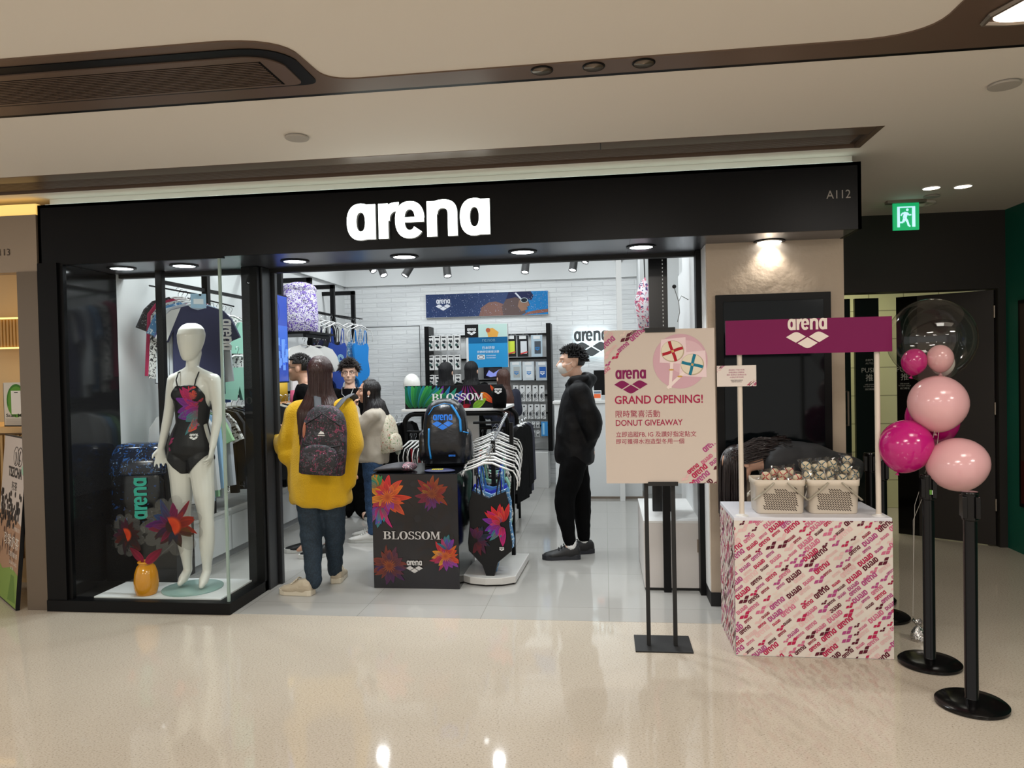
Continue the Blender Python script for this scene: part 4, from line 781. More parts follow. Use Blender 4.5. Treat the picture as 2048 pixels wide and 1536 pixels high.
def person(label, J, k, fwd, skin, loc=None, hands=None, lean=None, name='person', headk=1.07, tors=None, face=True, arms_r=1., legs=True):
    loc = loc or Vector((J['pelvis'].x, J['pelvis'].y, 0)); t = thing(name, label, 'person', loc); T = Matrix.Translation(-loc); b = MB(T); b.m(skin)
    hr = J.get('hright') or fwd.cross(Vector((0, 0, 1))).normalized(); Q = headshape(b, J['head'], hr, fwd, k*headk, face); nb = J['head']+Q @ Vector((0, -.02*k, -.05*k)); limb(b, [J['neck'], J['neck'].lerp(nb, .5), nb], [.060*k, .053*k, .052*k])
    torso(b, J, tors or [(-.06, .10*k, .08*k), (.0, .150*k, .105*k), (.18, .145*k, .10*k), (.36, .118*k, .088*k), (.60, .140*k, .102*k), (.80, .155*k, .095*k), (.93, .115*k, .07*k), (1.0, .06*k, .055*k)])
    for s in 'LR':
        limb(b, [J['sh'+s], J['el'+s], J['wr'+s]], [.050*k*arms_r, .038*k*arms_r, .025*k]); 
        if legs: limb(b, [J['hip'+s], J['kn'+s], J['an'+s]], [.085*k, .055*k, .038*k]); limb(b, [J['an'+s], J['toe'+s].lerp(J['an'+s], .25)+Vector((0, 0, -.02)), J['toe'+s]], [.036*k, .034*k, .022*k])
        d = (J['wr'+s]-J['el'+s]).normalized(); hd, pn, cu, sd = (hands or {}).get(s, (d, fwd, .35, 1)); handshape(b, J['wr'+s]-hd.normalized()*.01, hd, pn, k*.95, cu, sd)
    o = bake(b.build('body', t), .0062, 3); return t, loc, T, Q, o
def trousers(t, T, J, k, m, rs=(.098, .072, .056), hem=.0, w_=.168, dpt=.125, dp=(.008, (9, 9, 16), 1), name='trousers'):
    b = MB(T); b.m(m); torso(b, J, [(-.12, w_*.55*k, dpt*.7*k), (-.02, w_*k, dpt*k), (.12, w_*k, dpt*1.0*k), (.30, w_*.84*k, dpt*.84*k)])
    for s in 'LR':
        a = J['an'+s]; a2 = a+(J['kn'+s]-a).normalized()*hem; limb(b, [J['hip'+s], J['kn'+s], a2], [q*k for q in rs])
    return bake(b.build(name, t), .011, 4, disp=dp)
def top(t, T, J, k, m, rings, arm=(.072, .062, .045), cuff=0., dp=(.010, (9, 9, 9), 3), name='jacket', vox=.011, extra=None):
    b = MB(T); b.m(m); torso(b, J, rings)
    for s in 'LR': wr = J['wr'+s]+(J['el'+s]-J['wr'+s]).normalized()*cuff; limb(b, [J['sh'+s], J['el'+s], wr], [q*k for q in arm])
    if extra: extra(b)
    return bake(b.build(name, t), vox, 9, disp=dp)
def A(px, py, Y): return at(px, py, Y=Y)
DENIM = mat('dark_denim', '#15232f', .8, var=(90, '#1d2f3d', .4, .6)); DENIM2 = mat('blue_denim', '#26405e', .8, var=(90, '#33527a', .4, .6)); BLKC = mat('black_cloth', '#060607', .85, spec=.1, bump=(14, .25)); BLKC2 = mat('black_shell', '#060608', .55, spec=.2, bump=(9, .45))
LEGS = lambda J, h, k, a, b_, ta, tb, y=None: None
# --- 1. person in yellow
Y = 5.12; J = dict(head=A(641, 748, Y), neck=A(641, 800, Y), chest=A(640, 842, Y), waist=A(640, 905, Y+.01), pelvis=A(641, 955, Y+.02), shL=A(592, 825, Y), shR=A(687, 818, Y), elL=A(574, 900, Y+.02), elR=A(702, 885, Y-.02), wrL=A(547, 864, Y+.20), wrR=A(700, 942, Y+.02), hipL=A(618, 965, Y), hipR=A(666, 965, Y), knL=A(622, 1058, Y-.02), knR=A(668, 1052, Y+.06), anL=A(628, 1158, 4.99), anR=A(670, 1136, 5.28))
J['toeL'] = Vector((-2.30, 5.03, .03)); J['toeR'] = Vector((-2.02, 5.42, .03)); J['anL'].z = .09; J['anR'].z = .09
FW = Vector((-.12, 1, 0)).normalized(); yel = dict(hands={'L': (Vector((-.15, .8, .25)), Vector((.6, 0, -.5)), .5, -1)})
t, loc, T, Q, bd = person('person in a bright yellow sweater and jeans, seen from behind', J, .97, FW, SKIN, hands=yel['hands'])
YEL = mat('yellow_wool', '#c69c04', .95, bump=(120, .35), sheen=.1)
top(t, T, J, 1, YEL, [(-.36, .215, .155), (-.30, .228, .175), (0, .228, .175), (.3, .212, .16), (.6, .20, .14), (.85, .20, .12), (.97, .15, .09), (1.06, .08, .07)], (.088, .095, .05), .045, (.020, (6, 6, 3.2), 5), 'sweater', .014,
    extra=lambda b: (b.loft([(A(590, 905, Y+.02), V(.06, 0, 0), V(0, .06, 0)), (A(592, 945, Y+.02), V(.055, 0, 0), V(0, .06, 0)), (A(592, 982, Y+.03), V(.065, 0, 0), V(0, .03, 0))], 12), limb(b, [J['elR'], J['wrR']+V(0, 0, -.085)], [.07, .056]), b.ball(J['elL']+V(.02, 0, -.02), .088), b.ball(J['elR']+V(0, 0, -.02), .085)))
trousers(t, T, J, 1, DENIM, (.108, .080, .055), 0., .155, .12)
CRM = mat('cream_leather', '#b3a68f', .5, bump=(18, .5)); shoe(t, loc, V(-2.06, 4.965, .001), V(-2.315, 5.0, .001), 1.12, CRM, mat('cream_sole', '#cfc6b2', .5), lace=CRM); shoe(t, loc, V(-2.0, 5.24, .001), V(-2.04, 5.49, .001), 1.12, CRM, mat('cream_sole', '#cfc6b2', .5), lace=CRM)
def drape(cx, cy, r0): 
    def f(q):
        h = Vector((q.x-cx, q.y-cy)); z_ = q.z; r = r0(z_)
        if r and h.length < r: h = h.normalized()*r; return Vector((cx+h.x, cy+h.y, z_))
        return None
    return f
strands('hair', t, loc, J['head'], Q, 1.02, '#2e1612', 520, (38, 322), .54, thick=.0095, seed=3, rnd=.006, body_r=drape(J['neck'].x, J['neck'].y, lambda z: min(.165, .095+max(0, (J['neck'].z+.04-z))*.6) if z < J['neck'].z+.06 else 0), gloss=.32)
# backpack on the back of person 1
def pack_shape(b, w_, h, d, taper=.8, n=20):          # centred on X, base z=0, back face y=0, front -y
    L = []
    for t_, kw, kd in ((0, .9, .8), (.03, 1, .98), (.35, 1.02, 1.08), (.62, .98, .98), (.78, .91, .86), (.89, .77, .68), (.96, .55, .46), (.99, .34, .3), (1.0, .15, .15)):
        L.append((Vector((0, -d/2, h*t_)), Vector((w_/2*kw, 0, 0)), Vector((0, d/2*kd, 0))))
    rings = []
    for c, a, bb in L: rings.append([b.v(c+a*math.copysign(abs(math.cos(2*PI*i/n))**.6, math.cos(2*PI*i/n))+bb*math.copysign(abs(math.sin(2*PI*i/n))**.6, math.sin(2*PI*i/n))) for i in range(n)])
    for A_, B_ in zip(rings, rings[1:]): b.bridge(A_, B_)
    b.f(rings[0][::-1]); b.f(rings[-1])
def floral(name, base, cols, scale, rough=.6, thr=.5):
    if name in MATS: return MATS[name]
    m = mat(name, base, rough); nt = m.node_tree; b = nt.nodes['Principled BSDF']; t_ = nt.nodes.new('ShaderNodeTexCoord'); last = None
    for i, (c, sc, th) in enumerate(cols):
        n = nt.nodes.new('ShaderNodeTexNoise'); n.inputs['Scale'].default_value = scale*sc; n.inputs['Detail'].default_value = 2.5; n.inputs['Distortion'].default_value = 2.2; mp = nt.nodes.new('ShaderNodeMapping'); mp.inputs['Location'].default_value = (i*7.3, i*3.1, i); nt.links.new(t_.outputs['Object'], mp.inputs[0]); nt.links.new(mp.outputs[0], n.inputs['Vector'])
        g = nt.nodes.new('ShaderNodeMath'); g.operation = 'GREATER_THAN'; g.inputs[1].default_value = th; nt.links.new(n.outputs[0], g.inputs[0]); mx = nt.nodes.new('ShaderNodeMixRGB'); nt.links.new(g.outputs[0], mx.inputs[0])
        if last: nt.links.new(last, mx.inputs[1])
        else: mx.inputs[1].default_value = (*hx(base), 1)
        mx.inputs[2].default_value = (*hx(c), 1); last = mx.outputs[0]
    nt.links.new(last, b.inputs['Base Color']); return m
c0 = A(650, 948, 4.95); tb = thing('backpack', 'dark floral backpack worn over the yellow sweater', 'backpack', c0, R(3)); tb.rotation_euler = (R(-4), R(4), R(4))
FLD = floral('dark_floral', '#15151a', [('#3a3a42', 1, .56), ('#7d2a4a', 1.3, .62), ('#b0698a', 2., .68)], 22); b = MB(); b.m(FLD); pack_shape(b, .31, .48, .14); b.build('main_bag', tb, True)
b = MB(); b.m(FLD); b.T = Matrix.Translation((0, -.125, .01)); pack_shape(b, .26, .20, .07); b.build('lower_pocket', tb, True); b = MB(); b.m(mat('strap_grey', '#3b3d42', .7)); b.T = Matrix.Translation((.0, -.118, .22)); b.ball((0, 0, .06), .062, .02, .085); b.T = FRONT(.0, -.140, .28); b.m(WHT); b.poly([(-.022, 0), (.022, 0), (.01, .02), (.004, .013), (-.002, .024)], .003); b.rect(-.024, -.012, .024, -.006, .002); b.build('upper_pocket', tb, True)
b = MB(); b.m(BLKM); b.tube([(-.14, -.11, .21), (-.09, -.165, .20), (.09, -.165, .20), (.14, -.11, .21)], .008, 8, flat=.6); b.tube([(-.12, -.125, .34), (0, -.14, .42), (.12, -.125, .34)], .006, 8, flat=.6); b.build('zip', tb, True)
for s in (-1, 1): b = MB(); b.m(mat('strap_grey', '#3b3d42', .7)); b.tube([(s*.04, -.10, .36), (s*.06, -.06, .45), (s*.095, .02, .53), (s*.125, .10, .565), (s*.13, .2, .54)], .026, 10, flat=.28); b.build('shoulder_strap', tb, True)
b = MB(); b.m(mat('tan_leather', '#a5644a', .5)); b.ball((-.125, -.125, .30), .012, .008, .055); b.build('leather_tag', tb, True)
# --- 2. man in glasses behind
Y = 6.25; J = dict(head=A(598, 737, Y), neck=A(611, 768, Y), chest=A(612, 825, Y), waist=A(612, 880, Y), pelvis=A(614, 925, Y), shL=A(607, 783, Y-.18), shR=A(613, 783, Y+.18), elL=A(612, 850, Y-.22), elR=A(612, 855, Y+.2), wrL=A(590, 905, Y-.2), wrR=A(590, 905, Y+.2), hipL=A(614, 930, Y-.09), hipR=A(614, 930, Y+.09), knL=A(612, 1010, Y-.1), knR=A(632, 1008, Y+.1), anL=Vector((-2.55, Y-.05, .09)), anR=Vector((-2.38, Y-.02, .09)))
J['toeL'] = Vector((-2.72, Y-.1, .03)); J['toeR'] = Vector((-2.5, Y-.02, .03))
t, loc, T, Q, bd = person('person with short black hair and glasses in dark clothes, facing left behind the yellow sweater', J, 1., Vector((-1, -.12, 0)), SKIN); eyes(t, loc, J['head'], Q, 1., True)
TR = [(-.12, .165, .12), (.1, .165, .12), (.3, .16, .118), (.6, .178, .125), (.85, .182, .11), (.96, .135, .085), (1.05, .085, .07), (1.14, .064, .06)]
top(t, T, J, 1, BLKC, TR, (.07, .058, .042)); trousers(t, T, J, 1, BLKC, (.1, .075, .06)); spikes('hair', t, loc, J['head'], Q, 1.0, '#14110f', 600, .018, seed=2)
SB = mat('black_shoe', '#0c0c0e', .5); SW = mat('white_sole', '#cfcfca', .5); shoe(t, loc, V(-2.50, Y-.02, .001), V(-2.80, Y-.10, .001), 1.05, SB, SW); shoe(t, loc, V(-2.28, Y-.14, .001), V(-2.58, Y-.30, .001), 1.05, SB, SW)
# --- 3. person in black tee facing the mall
Y = 7.7; J = dict(head=A(699, 747, Y), neck=A(700, 776, Y), chest=A(702, 812, Y), waist=A(703, 858, Y), pelvis=A(705, 895, Y), shL=A(734, 790, Y-.02), shR=A(673, 790, Y), elL=A(745, 850, Y), elR=A(664, 850, Y), wrL=A(742, 900, Y-.05), wrR=A(668, 900, Y-.05), hipL=A(720, 900, Y), hipR=A(692, 900, Y), knL=A(722, 958, Y), knR=A(690, 958, Y))
J['anL'] = Vector((A(728, 1020, Y).x, Y, .09)); J['anR'] = Vector((A(692, 1020, Y).x, Y, .09)); J['toeL'] = J['anL']+V(.07, -.15, -.06); J['toeR'] = J['anR']+V(-.02, -.16, -.06)
FW = Vector((.22, -1, -.04)).normalized(); t, loc, T, Q, bd = person('person with messy hair and glasses in a black t-shirt, facing the mall', J, 1., FW, SKIN2); eyes(t, loc, J['head'], Q, 1., True); spikes('hair', t, loc, J['head'], Q, 1.03, '#2a2320', 850, .055, seed=5, curl=.7, fringe=26)
top(t, T, J, 1, BLKC, TR, (.08, .085, .08), .12, name='tshirt'); trousers(t, T, J, 1, BLKC, (.11, .105, .10), w_=.17)
b = MB(T); b.m(mat('silver_chain', '#c9c6c2', .3, .9)); n_ = J['neck']; b.tube([n_+V(-.065, -.075, .01), n_+V(-.05, -.115, -.06), n_+V(0, -.135, -.10), n_+V(.05, -.105, -.06), n_+V(.065, -.065, .01)], .0035, 6); b.build('necklace', t, True)
for s in 'LR': h = J['an'+s]+V(0, .06, -.089); shoe(t, loc, h, h+(J['toe'+s]-J['an'+s]).normalized()*V(1, 1, 0)*1.0*.30, 1., SB, SW, lace=SW)
# --- 4. person in beige jacket, in profile
Y = 6.68; J = dict(head=A(737, 784, Y), neck=A(750, 812, Y), chest=A(752, 845, Y), waist=A(748, 880, Y), pelvis=A(744, 915, Y), shL=A(745, 832, Y-.16), shR=A(752, 832, Y+.15), elL=A(712, 868, Y-.17), elR=A(725, 870, Y+.15), wrL=A(711, 817, Y-.12), wrR=A(705, 880, Y+.1), hipL=A(745, 922, Y-.08), hipR=A(745, 922, Y+.08), knL=A(742, 985, Y-.08), knR=A(752, 985, Y+.08))
J['anL'] = Vector((A(748, 1055, 6.6).x, 6.58, .09)); J['anR'] = Vector((A(752, 1050, 6.78).x, 6.78, .09)); J['toeL'] = J['anL']+V(-.16, -.02, -.06); J['toeR'] = J['anR']+V(-.16, .0, -.06)
FW = Vector((-1, -.25, .05)).normalized(); t, loc, T, Q, bd = person('person with long dark hair in a beige jacket, hand at chin, facing left', J, .93, FW, SKIN, hands={'L': (Vector((-.1, .1, 1)), Vector((1, .1, 0)), .55, 1)}); eyes(t, loc, J['head'], Q, .93)
BEI = mat('beige_shell', '#b5ab9c', .6, bump=(7, .45)); top(t, T, J, .95, BEI, [(-.08, .17, .14), (-.05, .185, .155), (.15, .185, .15), (.4, .178, .14), (.7, .178, .13), (.88, .165, .11), (.98, .12, .085), (1.08, .072, .066)], (.082, .078, .045), .0, (.018, (9, 9, 6), 9)); trousers(t, T, J, .95, DENIM2, (.10, .07, .052))
strands('hair', t, loc, J['head'], Q, .95, '#150f10', 380, (60, 300), .38, thick=.010, seed=6, rnd=.008, body_r=drape(J['neck'].x, J['neck'].y, lambda z: min(.13, .09+max(0, (J['neck'].z+.02-z))*.4) if z < J['neck'].z+.04 else 0), front=R(42))
b = MB(T); b.m(mat('pearl', '#e0dcd6', .2)); b.ball(J['head']+Q @ V(-.078, -.005, -.04), .008); b.build('earring', t, True)
SWH = mat('white_leather', '#d4d2cc', .45)
for s in 'LR': h = J['an'+s]+V(.05, 0, -.089); shoe(t, loc, h, h+V(-.27, -.03, 0), .95, SWH, SW, lace=SWH)
c0 = A(783, 900, Y-.02); tb = thing('backpack', 'cream backpack with small flower print worn on the beige jacket', 'backpack', c0, R(82)); tb.rotation_euler = (R(-6), 0, R(78)); CF = floral('cream_floral', '#d0c8b4', [('#6f8a5c', 1, .62), ('#b0402e', 1.4, .64), ('#c89a4a', 2, .68)], 24)
tb.location = c0; b = MB(); b.m(CF); b.T = Matrix.Translation((0, .10, -.02)); pack_shape(b, .25, .36, .15); b.build('main_bag', tb, True); b = MB(); b.m(CF); b.T = Matrix.Translation((0, -.02, -.01)); pack_shape(b, .2, .16, .06); b.build('front_pocket', tb, True)
b = MB(); b.m(BLKM); b.tube([(.1, .11, .02), (.13, .2, .06), (.14, .30, .16), (.12, .36, .3)], .016, 8, flat=.3); b.build('shoulder_strap', tb, True)
b = MB(); b.m(mat('charm_clear', '#b9c4bc', .2)); b.T = Matrix.Translation((.12, .0, -.01)) @ Matrix.Rotation(R(70), 4, 'Z'); b.tube([(.04*math.cos(a), 0, .045*math.sin(a)) for a in [2*PI*i/20 for i in range(20)]], .004, 6, closed=True); b.ball((0, 0, 0), .036, .008, .04); tag(b.build('round_charm', tb, True), 'pale round charm')
# --- 5-7. three people at the goggles wall, from behind
def back_person(cx, cy, Y, k, cloth, haircol, label, L, seed, fw=(0, 1, 0), shy=30, wd=1., az=(40, 320), gl=.6, th=.0105):
    s_ = FPX/Y*k; h = A(cx, cy, Y); X = h.x; z = h.z; J = dict(head=h, neck=V(X, Y-.02, z-.15*k), chest=V(X, Y-.02, z-.33*k), waist=V(X, Y, z-.56*k), pelvis=V(X, Y, z-.72*k)); fw = Vector(fw).normalized(); r = fw.cross(V(0, 0, 1))
    for s, q in (('L', -1), ('R', 1)):
        J['sh'+s] = J['neck']+r*q*.17*k*wd+V(0, 0, -.06*k); J['el'+s] = J['sh'+s]+r*q*.05+V(0, 0, -.28*k); J['wr'+s] = J['el'+s]+fw*.22*k+V(0, 0, .05)-r*q*.08; J['hip'+s] = J['pelvis']+r*q*.085*k; J['kn'+s] = V(J['hip'+s].x, J['hip'+s].y, .47*k); J['an'+s] = V(J['hip'+s].x, J['hip'+s].y, .09); J['toe'+s] = J['an'+s]+fw*.16+V(0, 0, -.06)
    t, loc, T, Q, bd = person(label, J, k, fw, SKIN2); top(t, T, J, k, cloth, TR, (.075, .065, .045)); trousers(t, T, J, k, BLKC, (.1, .075, .06))
    strands('hair', t, loc, h, Q, k, haircol, 300, az, L, thick=th, seed=seed, rnd=.008, body_r=drape(X, J['neck'].y, lambda z_: min(.135, .09+max(0, (J['neck'].z+.02-z_))*.4) if z_ < J['neck'].z+.04 else 0), gloss=gl)
    for s in 'LR': hh = J['an'+s]-fw*.06+V(0, 0, -.089); shoe(t, loc, hh, hh+fw*.27, k, SB, SW)
    return t
back_person(892, 745, 8.75, .99, BLKC, '#07060a', 'person with long black hair and black top at the goggles wall, leftmost of three', .44, 11, (.1, 1, 0)); back_person(943, 742, 9.15, .98, BLKC, '#08070a', 'person with shoulder-length black hair in the middle at the goggles wall', .30, 12, (.15, 1, 0))
back_person(1006, 757, 8.85, .92, mat('navy_knit', '#1f2233', .85), '#4a2f26', 'person with long brown hair and navy top, rightmost of three at the goggles wall', .48, 13, (-.6, 1, 0), gl=.4)
# --- 8. man in a face mask
Y = 6.12; J = dict(head=A(1143, 726, Y), neck=A(1158, 763, Y), chest=A(1157, 805, Y), waist=A(1150, 865, Y), pelvis=A(1150, 912, Y), shL=A(1158, 783, Y-.17), shR=A(1158, 783, Y+.17), elL=A(1188, 850, Y-.19), elR=A(1180, 850, Y+.17), wrL=A(1178, 897, Y-.06), wrR=A(1176, 893, Y+.06), hipL=A(1150, 920, Y-.08), hipR=A(1150, 920, Y+.08), knL=A(1126, 1005, Y-.08), knR=A(1163, 1005, Y+.09))
J['anL'] = V(A(1143, 1090, 6.05).x, 6.04, .10); J['anR'] = V(A(1168, 1085, 6.22).x, 6.24, .10); J['toeL'] = J['anL']+V(-.17, -.02, -.07); J['toeR'] = J['anR']+V(-.05, -.02, -.07)
FW = Vector((-1, -.18, .02)).normalized(); t, loc, T, Q, bd = person('person in a white face mask, black hooded jacket and joggers, hands behind back', J, 1.03, FW, SKIN2, hands={'L': (V(.05, .1, -1), V(-.5, .7, 0), .5, 1), 'R': (V(.0, -.2, -1), V(-.5, -.7, 0), .5, -1)})
eyes(t, loc, J['head'], Q, 1.03); spikes('hair', t, loc, J['head'], Q, 1.03, '#0d0c0d', 900, .034, seed=8, sk=(.078, .099, .09), fringe=14, zmax=34)
P = lambda x, y, z: J['head']+Q @ V(x, y, z)*1.03
b = MB(T); b.m(mat('mask_white', '#cfcfcd', .7, bump=(20, .2))); L_ = []
for z_, w_, f in ((.002, .030, .100), (-.02, .052, .118), (-.045, .058, .114), (-.075, .050, .098), (-.098, .030, .078)): L_.append([b.v(P(math.sin(a)*w_*1.15, f-(1-math.cos(a))*.095, z_)) for a in [(-1.15+2.3*i/12) for i in range(13)]])
for A_, B_ in zip(L_, L_[1:]):
    for i in range(12): b.f((A_[i], A_[i+1], B_[i+1], B_[i]))
o = b.build('face_mask', t, True); m_ = o.modifiers.new('s', 'SOLIDIFY'); m_.thickness = .003
b = MB(T); b.m(WHT)
for s in (-1, 1): b.tube([P(s*.058, .07, -.02), P(s*.074, .03, -.008), P(s*.082, -.01, .014), P(s*.082, -.022, -.01), P(s*.07, .02, -.06), P(s*.052, .06, -.078)], .0016, 5)
b.build('mask_loop', t, True)
hood = lambda b: (b.ball(J['neck']+V(.06, 0, -.0), .07, .12, .075), b.tube([J['neck']+V(-.09, -.02, -.03), J['neck']+V(-.05, -.10, .02), J['neck']+V(.07, -.11, .03), J['neck']+V(.11, 0, .02), J['neck']+V(.07, .11, .03), J['neck']+V(-.05, .1, .02)], .035, 10, closed=True))
top(t, T, J, 1.03, BLKC2, [(-.12, .15, .125), (-.08, .175, .165), (.05, .18, .17), (.3, .182, .165), (.6, .182, .15), (.85, .182, .12), (.97, .13, .09), (1.06, .08, .07)], (.082, .085, .048), .03, (.014, (8, 8, 7), 2), extra=hood)
trousers(t, T, J, 1.03, BLKC, (.108, .083, .05), .03, .15, .14, (.010, (9, 9, 9), 4), 'joggers')
for s in 'LR':
    b = MB(T); b.m(WHT); a_ = J['an'+s]; limb(b, [a_+V(0, 0, .045), a_+V(-.005, 0, -.01)], [.043, .045]); b.build('sock', t, True)
SBK = mat('dark_sole', '#24252b', .6); h = J['anL']+V(.07, .01, -.099); shoe(t, loc, h, h+V(-.30, -.04, 0), 1.15, SB, SBK, lace=SB); h = J['anR']+V(.08, .02, -.099); shoe(t, loc, h, h+V(-.31, -.10, 0), 1.12, SB, SBK, lace=SB)
# --- 9. person bending behind the counter
Y = 4.70; hd = A(1476, 928, Y); J = dict(head=hd, hright=V(-.35, .94, 0), neck=A(1522, 922, Y), chest=A(1568, 918, Y), waist=A(1630, 925, Y), pelvis=A(1690, 948, Y), shL=A(1548, 925, Y+.10), shR=A(1548, 925, Y-.10), elL=A(1540, 1000, Y+.09), elR=A(1545, 1000, Y-.08), wrL=A(1520, 1060, Y+.06), wrR=A(1520, 1060, Y-.05), hipL=A(1690, 960, Y+.07), hipR=A(1690, 960, Y-.06))
for s, q in (('L', .06), ('R', -.06)): J['kn'+s] = V(J['pelvis'].x-.05, Y+q, .47); J['an'+s] = V(J['pelvis'].x+.02, Y+q, .09); J['toe'+s] = J['an'+s]+V(-.16, 0, -.06)
FW = V(-.42, -.30, -.85).normalized(); t, loc, T, Q, bd = person('person with long dark hair bending down behind the patterned counter', J, .92, FW, SKIN); eyes(t, loc, hd, Q, .92)
top(t, T, J, .80, mat('charcoal_cloth', '#1c1d20', .7, bump=(8, .3)), [(-.1, .14, .11), (.1, .15, .115), (.4, .15, .12), (.7, .15, .12), (.9, .14, .10), (1.0, .08, .07)], (.075, .065, .045), name='jacket'); trousers(t, T, J, .85, BLKC, (.1, .075, .06), w_=.14)
for s in 'LR': h = J['an'+s]+V(.05, 0, -.089); shoe(t, loc, h, h+V(-.25, 0, 0), .9, SB, SW)
rd = random.Random(5); b = MB(T); b.m(mat('hair_dark_brown', '#1d1110', .33, spec=.5)); k = .92
P = lambda x, y, z: hd+Q @ V(x, y, z)*k
b.ball(P(0, -.022, .036), .079*k, .098*k, .089*k, q=Q)
for i in range(1000):
    a = rd.uniform(40, 320); a = R(a); e = R(rd.uniform(0, 80)); p = P(.08*math.cos(e)*math.sin(a), .1*math.cos(e)*math.cos(a)-.014, .09*math.sin(e)+.034)
    pts = [p]; d = ((p-hd).normalized()*.5+V(.05, rd.uniform(-.1, .1), -1)).normalized()
    if rd.random() < .35: pts = [p, p+V(.06, 0, .01), p+V(.13, rd.uniform(-.02, .02), .03+rd.uniform(-.01, .02)), p+V(.20, rd.uniform(-.03, .03), .045), p+V(.28, rd.uniform(-.05, .05), .05+rd.uniform(-.01, .01))] if p.z > hd.z else pts
    if len(pts) == 1:
        for j in range(9): d = (d*.6+V(.0, rd.uniform(-.1, .1), -.6)).normalized(); pts.append(pts[-1]+d*.037)
    b.tube(pts, [.0052*(1-.8*(j/len(pts))**2) for j in range(len(pts))], 5, flat=.6)
b.build('hair', t, True)
# ------------------------------------------------------------ mannequin in the window
Y = 4.83; J = dict(head=A(382, 684, Y), neck=A(385, 742, Y), chest=A(386, 788, Y), waist=A(384, 848, Y), pelvis=A(380, 902, Y), shL=A(428, 760, Y-.02), shR=A(348, 760, Y+.02), elL=A(437, 830, Y), elR=A(337, 833, Y), wrL=A(425, 893, Y-.05), wrR=A(322, 896, Y-.03), hipL=A(401, 915, Y), hipR=A(361, 915, Y), knL=A(414, 1046, Y-.03), knR=A(366, 1042, Y), anL=A(414, 1142, Y), anR=A(376, 1140, Y+.02), toeL=A(403, 1172, Y-.08), toeR=A(360, 1167, Y-.05))
MAN = mat('mannequin_white', '#d9d8d2', .28, coat=.3); loc = A(386, 1178, 4.8); loc.z = .085; t = thing('mannequin', 'glossy white faceless mannequin standing in the display window in a black swimsuit', 'mannequin', loc); T = Matrix.Translation(-loc)
b = MB(T); b.m(MAN); FW = V(-.1, -1, -.04).normalized(); rt = FW.cross(V(0, 0, 1)).normalized(); up = rt.cross(FW); Q = Matrix((rt, FW, up)).transposed(); hc = J['head']
b.loft([(hc+Q @ V(0, y_, z_), Q @ V(w_, 0, 0), Q @ V(0, d_, 0)) for z_, w_, d_, y_ in ((-.128, .022, .026, .045), (-.118, .038, .042, .038), (-.09, .055, .062, .025), (-.05, .070, .082, .010), (0, .083, .098, 0), (.05, .088, .104, -.008), (.09, .078, .092, -.012), (.115, .058, .070, -.014), (.130, .030, .036, -.014))], 28)
limb(b, [J['neck']+V(0, 0, -.03), J['neck']+V(0, 0, .04), hc+Q @ V(0, -.03, -.07)], [.055, .044, .05])
torso(b, J, [(-.10, .09, .07), (-.02, .150, .10), (.08, .155, .105), (.22, .13, .09), (.34, .105, .078), (.50, .118, .088), (.64, .135, .10), (.78, .145, .09), (.90, .135, .07), (.97, .085, .055), (1.04, .05, .048)])
for s in (-1, 1): b.ball(J['chest']+Q @ V(s*.062, .062, .0), .052, .042, .05, q=Q)
for s in 'LR':
    limb(b, [J['neck']+V(0, 0, .0), J['neck'].lerp(J['sh'+s], .55)+V(0, 0, -.004), J['sh'+s]], [.048, .046, .044]); limb(b, [J['sh'+s], J['el'+s], J['wr'+s]], [.046, .034, .024]); sd = 1 if s == 'L' else -1
    handshape(b, J['wr'+s], V(-.12, -.12, -1) if s == 'L' else V(.0, -.15, -1), V(-.8, -.1, 0) if s == 'L' else V(.5, -.5, 0), .95, .3, 1, .35)
    limb(b, [J['hip'+s], J['hip'+s].lerp(J['kn'+s], .45), J['kn'+s], J['kn'+s].lerp(J['an'+s], .35), J['an'+s]], [.090, .074, .050, .052, .030]); limb(b, [J['an'+s], J['an'+s].lerp(J['toe'+s], .6)+V(0, 0, -.005), J['toe'+s]], [.030, .033, .020])
body = bake(b.build('body', t), .0062, 5)
# swimsuit: the skin of the body between neckline and leg openings, lifted off it
W2 = lambda p: p+loc; dgm = body.data; cx = J['pelvis'].x; px_, nz = J['pelvis'], J['neck'].z
def inside(p):
    q = W2(p.co if hasattr(p, 'co') else p); z = q.z; ax = (q.x-J['waist'].x); up_ = J['chest'].z
    if z > up_+.065: return False
    if z > up_-.02:
        w_ = .095-(z-up_)*.55
        c_ = J['chest'].x
        if abs(q.x-c_) > min(.128, w_+.02) or (q.y > J['chest'].y+.02 and z > up_-.0): return False
        return q.z < up_+.062 or False
    if z > J['waist'].z: return abs(q.x-J['waist'].x) < .130
    cz = J['pelvis'].z-.155; k_ = (z-cz)
    if abs(q.x-J['pelvis'].x) > .118+(J['waist'].z-z)*.24: return False
    if k_ < 0: return False
    back = q.y > J['pelvis'].y
    return abs(q.x-J['pelvis'].x) < .030+k_*(.95 if not back else 1.3)
keep = [p for p in dgm.polygons if all(inside(dgm.vertices[i]) for i in p.vertices)]
idx = {}; vs = []; fs = []
for p in keep:
    f = []
    for i in p.vertices:
        if i not in idx: idx[i] = len(vs); v = dgm.vertices[i]; vs.append((v.co+v.normal*.004)[:])
        f.append(idx[i])
    fs.append(f)
me = bpy.data.meshes.new('swimsuit'); me.from_pydata(vs, [], fs); me.materials.append(mat('swim_black', '#050507', .42, spec=.3)); bm = bmesh.new(); bm.from_mesh(me)
